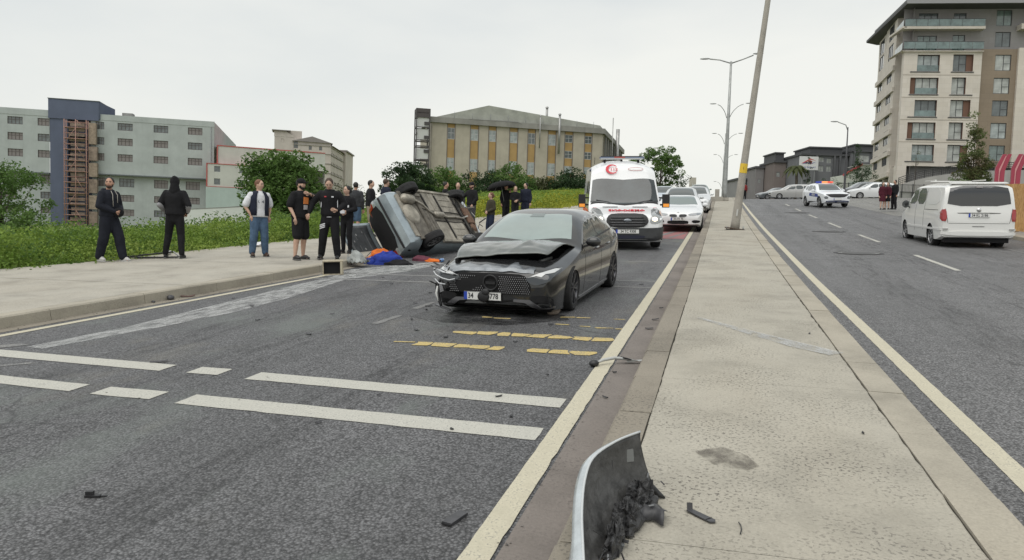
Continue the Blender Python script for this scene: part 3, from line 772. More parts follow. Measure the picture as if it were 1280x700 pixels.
    for o, sg in zip(c.both('headlight', hl, 'F', mat('lamp_dark', (.035, .04, .045), .12, coat=.6, spec=.5), root, off=.022, step=.03), (1, -1)):
        d = [(sg*a, b_) for a, b_ in [(.48, .662), (.62, .712), (.78, .755), (.83, .745), (.80, .715), (.71, .705), (.67, .672), (.60, .685)]]
        if sg < 0: d = d[::-1]
        c.patch('day_light', d, 'F', mat('lamp_strip', (.55, .56, .56), .25, coat=.5), o, off=.028, step=.03)
    # broken lamp and torn corner on the other side
    b = MB(); h = c.hit(-.66, .62, 'F')[0].y
    for k in range(16):
        a = Vector((random.uniform(-.84, -.48), h+random.uniform(-.06, .10), random.uniform(.66, .80))); d = Vector((random.uniform(-1, 1), random.uniform(-1, .3), random.uniform(-.8, .8))).normalized()*random.uniform(.03, .09)
        b.bar(a, a+d, random.uniform(.012, .04), .008, random.choice((0, 0, 1, 2)))
    b.tube([(-.86, h+.02, .70), (-.80, h-.035, .66), (-.70, h-.05, .62), (-.60, h-.055, .60), (-.52, h-.05, .62)], .008, 6, 2)
    b.tube([(-.84, h+.01, .60), (-.76, h-.04, .55), (-.66, h-.05, .54)], .008, 6, 2)
    b.tube([(-.86, h+.03, .74), (-.7, h-.02, .70), (-.55, h-.03, .68)], .012, 6, 2)
    b.build('broken_headlight', [M_BLK, mat('graphite_chip', (.12, .12, .13), .4, .3), mat('lamp_shard', (.6, .62, .64), .2, coat=1)], root)
    b = MB()
    b.tube([(-.90, Y(.55), .62), (-.90, Y(.22), .50), (-.84, Y(.12), .34), (-.76, Y(.03), .24)], [.02, .03, .03, .02], 7, 0)
    b.tube([(-.80, Y(.02), .50), (-.83, Y(.04), .40), (-.79, Y(0), .30)], [.012, .018, .006], 5, 2)
    b.bar((-.86, Y(.1), .23), (-.60, Y(-.03), .19), .05, .02, 1); b.bar((-.9, Y(.2), .5), (-.93, Y(.05), .56), .03, .01, 0)
    b.build('torn_bumper_corner', [M_BLK, tr, M_PLATE], root)
    # plate, half hidden by the hanging socket
    h = c.hit(0, .38, 'F')[0].y
    pl = plate(root, -.13, h-.035, .405, None)
    text('34', .10, M_INK, pl, Matrix.Translation((-.165, -.002, .006)), 'digits', .0008, sx=.8); text('778', .10, M_INK, pl, Matrix.Translation((.165, -.002, .006)), 'digits', .0008, sx=.8)
    b = MB(); b.ball((-.11, h-.05, .40), (.085, .02, .075), 10, 6); b.ball((-.08, h-.055, .46), (.06, .02, .05), 8, 5); b.build('hanging_emblem_ring', M_BLK, root)
    # glass
    ws = [(x, Y(s_)) for x, s_ in [(-.685, 1.48), (0, 1.385), (.685, 1.48), (.60, 1.85), (.515, 2.16), (0, 2.10), (-.515, 2.16), (-.60, 1.85)]]
    wg = c.patch('windscreen', ws, 'T', mat('saloon_screen', (.26, .32, .305), .10, spec=.9, coat=1, var=.18, vscale=1.1), root, off=.003)  # pale green base stands in for daylight showing through the cabin
    c.patch('frit_band', [(x, Y(s_)) for x, s_ in [(-.11, 2.0), (.11, 2.0), (.10, 2.13), (-.10, 2.13)]], 'T', mat('sensor_box', (.13, .16, .155), .3, coat=.8), wg, off=.008)
    c.patch('rear_window', [(x, Y(s_)) for x, s_ in [(-.52, 3.22), (.52, 3.22), (.62, 3.82), (-.62, 3.82)]], 'T', M_GLS, root)
    for poly in (smoothed([(1.62, .985), (2.55, .995), (2.55, 1.345), (2.25, 1.315), (1.95, 1.20)], 1), smoothed([(2.61, .995), (3.30, 1.02), (3.34, 1.10), (3.18, 1.245), (2.95, 1.325), (2.61, 1.35)], 1), smoothed([(3.38, 1.03), (3.62, 1.06), (3.42, 1.14)], 1)):
        c.sides('side_window', poly, mat('saloon_side_glass', (.03, .034, .034), .07, spec=.9, coat=1), root)
    fr = [(1.55, .965), (3.66, 1.045), (3.69, 1.065), (3.68, 1.075), (1.60, .985)]; c.sides('window_trim', fr, M_BLK, root, off=.006)
    # shut lines, sills, handles
    for s0, z0, s1, z1 in ((1.46, .22, 1.52, .96), (2.575, .20, 2.585, .99)):
        c.sides('door_gap', [(s0, z0), (s0+.008, z0), (s1+.008, z1), (s1, z1)], M_VOID, root, off=.0015, depth=.004)
    c.sides('door_gap', [(3.28, .66), (3.288, .66), (3.49, 1.02), (3.48, 1.02)], M_VOID, root, off=.0015, depth=.004)
    c.sides('sill_trim', [(1.28, .215), (3.18, .235), (3.18, .262), (1.28, .242)], mat('sill_bright', (.30, .30, .31), .3, .6), root, off=.012)
    for s0 in (2.33, 3.18):
        for sg in (-1, 1):
            h = c.hit(Y(s0), .86, '+X' if sg > 0 else '-X')[0]; b = MB(); b.ball((h.x+sg*.012, h.y, .86), (.016, .10, .016), 10, 6); b.build('door_handle', mat('handle_bright', (.22, .22, .225), .25, .6, coat=1), root)
    mirror_m(root, .985, Y(1.62), 1.005, P, (.115, .07, .075))
    for q, st_ in ((.86, .06), (3.59, 0)):
        for sg in (-1, 1): wheel(root, sg*.785, Y(q), .325, .225, 'double', M_RIMD, side=sg, steer=st_, rx=.74)
    c.both('tail_light', [(.45, .80), (.80, .83), (.80, .93), (.45, .90)], 'B', M_RED, root)
    # nose-down stance on the broken front suspension
    tilt = Matrix.Translation((0, 2, -.035)) @ Matrix.Rotation(radians(1.25), 4, 'X') @ Matrix.Translation((0, -2, 0))
    for o in root.children:
        if not o.name.startswith('wheel'): o.matrix_basis = tilt @ o.matrix_basis
    return root
dark_saloon()

# ------------------------------------------------------------------ generic dressing for the other cars
def glaze(c, root, scr, rear, sides, m=M_GLS, ms=None, scrm=None):
    Y = lambda s: s-c.L/2
    if scr: c.patch('windscreen', [(x, Y(s_)) for x, s_ in scr], 'T', scrm or m, root)
    if rear: c.patch('rear_window', [(x, Y(s_)) for x, s_ in rear], 'T', m, root)
    for p in sides: c.sides('side_window', smoothed(p, 1), ms or m, root)
def scrn(s0, s1, w0, w1, d=.09): return [(-w0, s0+d), (-w0*.5, s0+d*.3), (0, s0), (w0*.5, s0+d*.3), (w0, s0+d), (w1, s1+d*.6), (0, s1), (-w1, s1+d*.6)]

# ------------------------------------------------------------------ white coupe behind the ambulance
def white_coupe():
    root = empty('white_coupe', RM(-1.56, 31.0, zr(30), radians(1)), label='white coupe facing the camera, waiting behind the ambulance beside the median kerb', cat='car')
    P = paint('coupe_white', (.74, .75, .76), .25, 0, .8); L_ = 4.64; Y = lambda s: s-L_/2
    top = [(0, .56), (.04, .66), (.12, .74), (.4, .83), (.8, .90), (1.3, .96), (1.45, .99), (1.75, 1.13), (2.1, 1.29), (2.5, 1.365), (2.9, 1.36), (3.4, 1.27), (3.9, 1.10), (4.3, 1.0), (4.55, .95), (4.64, .80)]
    c = sh(L_, 1.83, top, rnd=[(0, .05), (.2, .09), (1.2, .11), (2.4, .13), (4, .1), (4.64, .06)])
    c.body('body', P, root, [(.80, .345, .33), (3.61, .345, .33)], M_VOID)
    glaze(c, root, scrn(1.47, 2.2, .69, .53), None, ([(1.75, .97), (2.9, .98), (2.9, 1.25), (2.3, 1.25)], [(2.95, .98), (3.6, 1.0), (3.2, 1.2), (2.95, 1.25)]), M_GLS, scrm=mat('coupe_screen', (.12, .16, .155), .08, spec=.9, coat=1))
    c.both('grille', smoothed([(.035, .555), (.29, .57), (.33, .62), (.28, .665), (.05, .66)], 1), 'F', M_BLK, root, off=.014)
    c.both('headlight', smoothed([(.36, .64), (.42, .69), (.78, .725), (.86, .70), (.78, .645), (.5, .61)], 1), 'F', mat('coupe_lamp', (.22, .24, .26), .1, coat=1), root, off=.012)
    c.patch('lower_intake', smoothed([(-.40, .38), (-.36, .30), (.36, .30), (.40, .38), (.34, .43), (-.34, .43)], 1), 'F', M_VOID, root, off=.012)
    c.both('fog_intake', smoothed([(.50, .40), (.56, .455), (.80, .44), (.82, .36), (.58, .33)], 1), 'F', M_VOID, root, off=.012)
    c.patch('splitter', [(-.86, .255), (.86, .255), (.84, .20), (-.84, .20)], 'F', M_VOID, root, off=.010)
    h = c.hit(0, .48, 'F')[0].y; plate(root, 0, h-.03, .49, '34 ETL 96')
    mirror_m(root, .98, Y(1.85), .99, P, (.11, .06, .07))
    for q in (.80, 3.61):
        for sg in (-1, 1): wheel(root, sg*.79, Y(q), .33, .23, 'ten', M_RIMD, side=sg)
    b = MB(); b.ball((0, Y(.10), .735), (.04, .02, .02), 10, 6); b.build('badge', M_CHR, root)
white_coupe()

# ------------------------------------------------------------------ police SUV
def police_suv():
    root = empty('police_suv', RM(7.0, 56.0, zr(56), radians(13)), label='white police SUV with blue side stripe and roof light bar coming down the right carriageway', cat='police car')
    P = paint('police_white', (.76, .78, .81), .3, 0, .7); L_ = 4.5; Y = lambda s: s-L_/2
    top = [(0, .70), (.04, .85), (.14, .93), (.4, 1.0), (1.0, 1.08), (1.25, 1.12), (1.5, 1.24), (1.85, 1.46), (2.15, 1.58), (2.6, 1.64), (3.3, 1.63), (3.9, 1.56), (4.2, 1.32), (4.4, 1.10), (4.46, .95), (4.5, .75)]
    side = [(0, .90), (.3, .95), (.5, .99), (.75, 1.0), (1.0, .985), (1.08, .95), (1.25, .87), (1.5, .77), (1.7, .68)]
    c = sh(L_, 1.87, top, [(0, .36), (.3, .26), (4.1, .28), (4.5, .42)], side=side, rnd=[(0, .06), (.3, .1), (1.2, .11), (2.4, .14), (4, .12), (4.5, .06)])
    c.body('body', P, root, [(.86, .40, .36), (3.54, .40, .36)], M_VOID)
    glaze(c, root, scrn(1.29, 2.1, .72, .55), None, ([(1.62, 1.09), (2.5, 1.10), (2.5, 1.49), (2.1, 1.44)], [(2.56, 1.10), (3.3, 1.12), (3.3, 1.47), (2.56, 1.49)], [(3.36, 1.14), (3.95, 1.22), (3.7, 1.42), (3.36, 1.46)]))
    c.patch('grille', smoothed([(-.66, .80), (-.42, .66), (.42, .66), (.66, .80), (.80, .865), (.3, .90), (-.3, .90), (-.80, .865)], 1), 'F', M_BLK, root, off=.012)
    c.both('headlight', smoothed([(.60, .66), (.66, .56), (.82, .57), (.86, .72), (.72, .76)], 1), 'F', mat('lamp_dark2', (.10, .11, .12), .1, coat=1), root, off=.012)
    c.patch('lower_bumper', smoothed([(-.78, .46), (.78, .46), (.70, .30), (-.70, .30)], 1), 'F', mat('navy_bumper', (.012, .02, .075), .45), root, off=.012)
    c.sides('side_stripe', [(.95, .68), (2.7, .76), (2.7, .98), (1.1, .90)], mat('police_blue', (.02, .04, .22), .4), root)
    c.sides('wheel_trim', [(1.3, .27), (3.1, .28), (3.1, .40), (1.3, .38)], M_BLK, root)
    for sg, ax_ in ((-1, '-X'), (1, '+X')):
        h = c.hit(Y(1.9), .82, ax_)[0]
        text('POLİS', .19, M_PLATE, root, Matrix.Translation((h.x+sg*.012, Y(1.9), .835)) @ Matrix.Rotation(pi/2*sg, 4, 'Z') @ FACE_F, sx=1.1)
    b = MB(); b.box(-.58, -.2, Y(2.45), Y(2.68), 1.66, 1.75, 0); b.box(-.2, .2, Y(2.45), Y(2.68), 1.66, 1.75, 1); b.box(.2, .58, Y(2.45), Y(2.68), 1.66, 1.75, 2); b.box(-.5, .5, Y(2.5), Y(2.63), 1.60, 1.66, 3)
    b.build('light_bar', [mat('beacon_blue', (.02, .05, .5), .2, coat=1), mat('beacon_amber', (.9, .30, .08), .2, coat=1, emit=(1, .3, .1), es=.8), mat('beacon_red', (.7, .06, .04), .2, coat=1, emit=(1, .12, .06), es=.5), M_BLK], root)
    h = c.hit(0, .54, 'F')[0].y; plate(root, 0, h-.03, .54, None)
    mirror_m(root, 1.02, Y(1.72), 1.12, P, (.11, .07, .08))
    for q in (.86, 3.54):
        for sg in (-1, 1): wheel(root, sg*.80, Y(q), .36, .235, 'five', M_RIM, side=sg)
police_suv()

# ------------------------------------------------------------------ parked and queued cars, small in the picture
def small_car(name, mtx, label, col, L_=4.3, Wd=1.76, h=1.45, style='hatch', lamp=True, group=None, rim=M_RIM, tail=False, cat='car'):
    root = empty(name, mtx, label=label, cat=cat, group=group); P = paint('paint_'+'_'.join('%03d' % (c_*999) for c_ in col), col, .3, .1, .8); Y = lambda s: s-L_/2
    k = L_/4.3; q = h/1.45
    if style == 'hatch': top = [(0, .58*q), (.04, .70*q), (.15, .78*q), (.5*k, .88*q), (.95*k, .96*q), (1.1*k, 1.0*q), (1.6*k, 1.26*q), (2.0*k, 1.41*q), (2.5*k, 1.45*q), (3.3*k, 1.43*q), (3.85*k, 1.33*q), (4.12*k, 1.05*q), (4.24*k, .9*q), (4.3*k, .6*q)]
    elif style == 'estate': top = [(0, .58*q), (.04, .70*q), (.15, .78*q), (.5*k, .87*q), (1.05*k, .95*q), (1.2*k, .99*q), (1.7*k, 1.26*q), (2.05*k, 1.40*q), (2.5*k, 1.44*q), (3.4*k, 1.44*q), (3.95*k, 1.38*q), (4.18*k, 1.1*q), (4.26*k, .9*q), (4.3*k, .6*q)]
    else: top = [(0, .58*q), (.04, .68*q), (.15, .76*q), (.5*k, .86*q), (1.05*k, .94*q), (1.2*k, .98*q), (1.7*k, 1.25*q), (2.0*k, 1.40*q), (2.4*k, 1.45*q), (2.9*k, 1.42*q), (3.4*k, 1.24*q), (3.75*k, 1.08*q), (4.1*k, 1.03*q), (4.26*k, .95*q), (4.3*k, .6*q)]
    side = [(0, .90), (.3*q, .96), (.5*q, .99), (.66*q, 1.0), (.86*q, .985), (.95*q, .945), (1.10*q, .87), (1.30*q, .765), (1.6*q, .66)]
    c = sh(L_, Wd, top, side=side, rnd=[(0, .06), (.2, .1), (2, .13), (4*k, .11), (L_, .06)], ns=60, ny=8, nz=9)
    c.body('body', P, root, [(.82*k, .34, .31), (3.45*k, .34, .31)], M_VOID)
    zb = .97*q; e = 3.95*k if style != 'saloon' else 3.35*k
    glaze(c, root, scrn(1.14*k, 1.95*k, Wd*.37, Wd*.28), [(-Wd*.28, e-.28*k), (Wd*.28, e-.28*k), (Wd*.33, e+.08*k), (-Wd*.33, e+.08*k)], ([(1.55*k, zb), (2.4*k, zb), (2.4*k, 1.34*q), (2.0*k, 1.29*q)], [(2.45*k, zb), (3.15*k, zb+.01), (3.12*k, 1.31*q), (2.45*k, 1.34*q)]) + (([(3.2*k, zb+.02), (3.8*k, zb+.07), (3.6*k, 1.24*q), (3.2*k, 1.30*q)],) if style != 'saloon' else ()))
    c.both('headlight', smoothed([(Wd*.25, .62*q), (Wd*.40, .72*q), (Wd*.46, .70*q), (Wd*.42, .60*q)], 1), 'F', M_LENS, root, off=.010)
    c.patch('grille', [(-Wd*.24, .60*q), (Wd*.24, .60*q), (Wd*.22, .50*q), (-Wd*.22, .50*q)], 'F', M_BLK, root, off=.010)
    c.patch('lower_intake', [(-Wd*.36, .40*q), (Wd*.36, .40*q), (Wd*.34, .28*q), (-Wd*.34, .28*q)], 'F', M_VOID, root, off=.010)
    c.both('tail_light', [(Wd*.30, .78*q), (Wd*.44, .80*q), (Wd*.44, .95*q), (Wd*.36, .95*q)], 'B', M_RED, root, off=.01)
    c.sides('door_gap', [(2.42*k, .25), (2.43*k, .25), (2.43*k, zb), (2.42*k, zb)], M_VOID, root, off=.002, depth=.004)
    h_ = c.hit(0, .45*q, 'F')[0].y; plate(root, 0, h_-.02, .45*q, None)
    mirror_m(root, Wd*.54, Y(1.62*k), 1.0*q, P, (.10, .06, .07))
    for s_ in (.82*k, 3.45*k):
        for sg in (-1, 1): wheel(root, sg*(Wd/2-.11), Y(s_), .31, .20, 'cover', rim, side=sg)
    return root
small_car('silver_saloon', RM(-1.85, 37.6, zr(37), radians(1)), 'silver saloon queued directly behind the white coupe', (.52, .54, .55), 4.5, 1.8, 1.62, 'hatch')
small_car('dark_hatchback', RM(-1.45, 47.5, zr(47), radians(1)), 'white hatchback with black lower front, third in the queue past the silver car', (.62, .63, .64), 4.2, 1.76, 1.55, 'hatch')
small_car('parked_hatchback', RM(-3.75, 52, zr(52), radians(0)), 'pale blue hatchback seen between the ambulance mirror and the white coupe', (.50, .56, .62), 4.1, 1.74, 1.5, 'hatch')
small_car('green_saloon', RM(-.95-.9, 70, zr(70), radians(3)), 'far small grey green car at the crest beside the median, last in the queue', (.20, .25, .24), 4.3, 1.74, 1.45, 'saloon')
small_car('silver_estate', RM(7.5, 88, zr(88)+.02, radians(-82)), 'silver people carrier crossing the crest behind the police SUV', (.42, .42, .41), 4.6, 1.8, 1.62, 'estate')
small_car('grey_saloon', RM(6.2, 93, zr(93), radians(-70)), 'dark grey car low behind the silver people carrier at the crest', (.12, .13, .14), 4.3, 1.76, 1.40, 'saloon')
small_car('white_hatchback', RM(13.4, 75, zr(75)+.06, radians(-84)), 'white hatchback parked side-on by the fence below the apartment block', (.72, .73, .74), 4.2, 1.76, 1.52, 'hatch')
small_car('dark_estate', RM(13.2, 80, zr(80)+.10, radians(-80)), 'dark estate car mostly hidden behind the parked white hatchback', (.16, .17, .18), 4.3, 1.76, 1.62, 'estate')
# ------------------------------------------------------------------ ambulance
def ambulance():
    rz = radians(12); L_ = 6.0; w = 1.03
    root = empty('ambulance', RM(-2.42-3.0*sin(rz), 20.4+3.0*cos(rz), zr(24)-.01, rz), label='white high-roof ambulance with red crescent and 112 on its brow, head lamps lit', cat='ambulance')
    P = paint('ambulance_white', (.76, .77, .78), .28, 0, .7); Y = lambda s: s-L_/2
    top = [(0, .80), (.03, .95), (.10, 1.03), (.3, 1.10), (.75, 1.22), (.90, 1.26), (1.0, 1.32), (1.55, 2.00), (1.62, 2.10), (1.68, 2.30), (1.85, 2.47), (2.3, 2.58), (3, 2.62), (5.7, 2.62), (5.94, 2.55), (6.0, 2.3)]
    side = [(0, .93), (.4, .98), (.7, 1.0), (1.1, .995), (1.5, .965), (2.0, .915), (2.4, .875), (2.7, .82)]
    plan = [(0, w*.80), (.08, w*.90), (.3, w*.965), (.7, w*.99), (1.2, w), (5.8, w), (6, w*.96)]
    c = CarShape(L_, top, [(0, .38), (.2, .30), (5.8, .34), (6, .42)], plan, side, [(0, .07), (.3, .12), (.9, .14), (1.5, .10), (2, .22), (5.9, .2), (6, .1)], ns=110, nz=18)
    c.body('body', P, root, [(.98, .40, .36), (4.7, .40, .36)], M_VOID)
    ws = [(-.96, Y(1.15)), (-.45, Y(1.01)), (0, Y(.985)), (.45, Y(1.01)), (.96, Y(1.15)), (.885, Y(1.60)), (0, Y(1.55)), (-.885, Y(1.60))]
    wg = c.patch('windscreen', ws, 'T', mat('ambulance_screen', (.035, .045, .048), .06, spec=.5, coat=.6, var=.6, vscale=1.6), root, off=.022, step=.045, depth=.03)
    c.patch('windscreen_seal', [(-.96, Y(1.10)), (0, Y(.95)), (.96, Y(1.10)), (.92, Y(1.13)), (.45, Y(1.01)), (0, Y(.985)), (-.45, Y(1.01)), (-.92, Y(1.13))], 'T', M_BLK, root, off=.018, step=.045)
    for sg in (-1, 1):
        hh = c.hit(sg*.5, Y(1.0), 'T')[0]; b = MB(); b.tube([(sg*.15, Y(1.0), 1.30), (sg*.45, Y(1.04), 1.38), (sg*.8, Y(1.12), 1.44)], .012, 6); b.build('wiper', M_BLK, root)
    gp = smoothed([(-.42, .70), (.42, .70), (.58, .84), (.54, 1.00), (.40, 1.075), (-.40, 1.075), (-.54, 1.00), (-.58, .84)], 1)
    g = c.patch('grille', gp, 'F', M_BLK, root, off=.025)
    for z in (.77, .84, .91, .98):
        hh = c.hit(0, z, 'F')[0].y; xx = .50-abs(z-.88)*.6
        b = MB(); rows = []
        for i in range(13):
            x = lerp(-xx, xx, i/12); y = c.hit(x, z, 'F')[0].y-.03; rows.append([(x, y, z-.012), (x, y-.018, z-.012), (x, y-.018, z+.012), (x, y, z+.012)])
        b.rings(rows); b.build('grille_bar', mat('grille_bar', (.05, .05, .055), .35, coat=.5), g)
    hh = c.hit(0, .89, 'F')[0].y; b = MB(); b.ball((0, hh-.05, .90), (.11, .02, .045), 16, 8); b.build('badge', mat('badge_grey', (.25, .27, .30), .25, .7), root)
    for o, sg in zip(c.both('headlight', smoothed([(.60, .82), (.64, 1.02), (.72, 1.20), (.93, 1.23), (.96, 1.02), (.93, .86), (.78, .80)], 1), 'F', mat('clear_lamp', (.30, .31, .31), .12, .2, coat=1), root, off=.014), (1, -1)):
        h = c.hit(sg*.74, .93, 'F')[0]; b = MB(); b.ball((sg*.74, h.y-.015, .93), (.075, .03, .06), 12, 6); b.build('lit_bulb', mat('lit_lamp', (.9, .85, .7), .2, emit=(1, .86, .62), es=2.2), o)
    c.patch('bumper', smoothed([(-.99, .72), (-.70, .69), (.70, .69), (.99, .72), (.98, .40), (.7, .34), (-.7, .34), (-.98, .40)], 1), 'F', mat('bumper_grey', (.045, .047, .05), .5, var=.3), root, off=.030)
    c.sides('bumper', [(.12, .72), (.55, .70), (.58, .50), (.50, .36), (.12, .36)], mat('bumper_grey', (.045, .047, .05), .5), root, off=.02)
    c.patch('lower_intake', smoothed([(-.5, .50), (.5, .50), (.44, .40), (-.44, .40)], 1), 'F', mat('intake_navy', (.010, .012, .03), .5), root, off=.045)
    hh = c.hit(0, .60, 'F')[0].y; plate(root, 0, hh-.05, .60, '34 TC 9308', w=.62)
    # red crescent with 112
    hh = c.hit(-.38, 2.35, 'F'); M0 = Matrix.Translation((-.33, hh[0].y-.045, 2.33)) @ Matrix.Rotation(radians(-28), 4, 'X')
    n = 26; r1, r2 = .155, .125; cx = .05; pts = []
    a0 = radians(38)
    for k in range(n+1): a = lerp(a0, 2*pi-a0, k/n); pts.append((r1*cos(a)*1.15, r1*sin(a)))
    for k in range(n+1): a = lerp(2*pi-a0*1.05, a0*1.05, k/n); pts.append((cx*.62+r2*cos(a)*1.03, r2*sin(a)*.93))
    b = MB(); b.prism(pts, -.006, .0, 'Y'); cr_ = b.build('crescent', mat('decal_red', (.62, .03, .05), .4), root, M0)
    text('112', .13, mat('decal_red', (.62, .03, .05), .4), root, M0 @ Matrix.Translation((.06, -.004, -.01)) @ FACE_F, 'emergency_number', .002, sx=1.15)
    b = MB(); b.tube([(.36+.22*cos(a), hh[0].y-.05, 2.33+.045*sin(a)) for a in [2*pi*k/20 for k in range(21)]], .006, 4); b.build('faded_emblem', mat('decal_pink', (.60, .25, .25), .4), root, None)
    # AMBULANS, mirror-written over the grille
    hh = c.hit(0, Y(.62), 'T')[0]
    text('AMBULANS', .155, mat('decal_red', (.62, .03, .05), .4), root, Matrix.Translation((0, Y(.40), 1.165)) @ Matrix.Rotation(radians(13), 4, 'X') @ Matrix.Diagonal((-1, 1, 1, 1)), 'mirror_written_name', .012, sx=1.25)
    for sg in (-1, 1):
        c.patch('red_flash', [(sg*a, Y(b_)) for a, b_ in ([(.70, .30), (.92, .45), (.90, .98), (.80, .92)][::sg])], 'T', mat('decal_red2', (.62, .10, .12), .4), root, off=.005)
        b = MB(); b.box(sg*.42-.21, sg*.42+.21, Y(.80), Y(.84), 1.243, 1.256); b.build('air_slot', M_VOID, root)
    # sides: doors, windows, coloured band
    c.sides('side_band', [(1.3, .95), (5.6, 1.0), (5.6, 1.22), (1.3, 1.15)], mat('band_orange', (.80, .16, .05), .4), root, off=.006)
    c.sides('side_window', smoothed([(1.30, 1.35), (2.25, 1.38), (2.25, 1.98), (1.75, 1.97)], 1), M_GLS, root)
    c.sides('side_window', [(2.75, 1.45), (3.6, 1.45), (3.6, 2.0), (2.75, 2.0)], M_GLS, root)
    c.sides('door_gap', [(2.32, .45), (2.335, .45), (2.335, 2.05), (2.32, 2.05)], M_VOID, root, off=.003, depth=.004)
    for k, s_ in enumerate((2.2, 2.5, 2.8)):
        for ax_, sg in (('+X', 1), ('-X', -1)):
            h = c.hit(Y(s_), 2.32, ax_)[0]; b = MB(); b.ball((h.x, h.y, 2.32), (.03, .07, .05), 8, 5); b.build('side_marker', mat('marker_navy', (.02, .03, .10), .3, coat=1), root)
    # mirrors
    for sg in (-1, 1):
        b = MB(); b.box(sg*1.20-.10, sg*1.20+.10, Y(1.22), Y(1.34), 1.22, 1.60, 0); b.bar((sg*.98, Y(1.32), 1.30), (sg*1.15, Y(1.30), 1.30), .06, .05, 0); b.bar((sg*.98, Y(1.32), 1.50), (sg*1.15, Y(1.30), 1.50), .05, .04, 0)
        b.box(sg*1.20-.085, sg*1.20+.085, Y(1.34), Y(1.345), 1.26, 1.56, 1)
        o = b.build('mirror', [M_BLK, M_GLS], root); md = o.modifiers.new('b', 'BEVEL'); md.width = .03; md.segments = 2
        b = MB(); b.box(sg*1.20-.08, sg*1.20+.08, Y(1.205), Y(1.22), 1.24, 1.33); b.build('indicator', mat('lit_amber', (.9, .35, .05), .3, emit=(1, .35, .06), es=1.0 if sg > 0 else .2), o)
    # roof light bar, aerials
    b = MB(); b.box(-.66, .66, Y(2.25), Y(2.50), 2.65, 2.71, 0); b.box(-.22, .10, Y(2.24), Y(2.51), 2.655, 2.715, 2); b.box(-.62, .62, Y(2.22), Y(2.25), 2.63, 2.67, 1)
    for x in (-.5, 0, .5): b.box(x-.03, x+.03, Y(2.33), Y(2.42), 2.5, 2.65, 3)
    b.box(-.62, .62, Y(2.28), Y(2.47), 2.71, 2.735, 3)
    b.build('light_bar', [mat('bar_blue_grey', (.13, .17, .26), .25, coat=1), M_LENS, mat('bar_red', (.35, .04, .03), .2, coat=1), M_BLK], root)
    for x in (.80, -.8):
        b = MB(); b.tube([(x, Y(2.4), 2.5), (x+.01, Y(2.45), 2.95 if x > 0 else 2.7)], .008, 5); b.build('aerial', M_BLK, root)
    for q in (.98, 4.7):
        for sg in (-1, 1): wheel(root, sg*.88, Y(q), .37, .24, 'cover', M_STEEL, side=sg)
    c.sides('mud_flap', [(1.36, .18), (1.40, .18), (1.40, .42), (1.36, .42)], M_BLK, root)
    for o in root.children:
        if not o.name.startswith('wheel'): o.matrix_basis = Matrix.Translation((0, 0, -.10)) @ o.matrix_basis
    return root
ambulance()

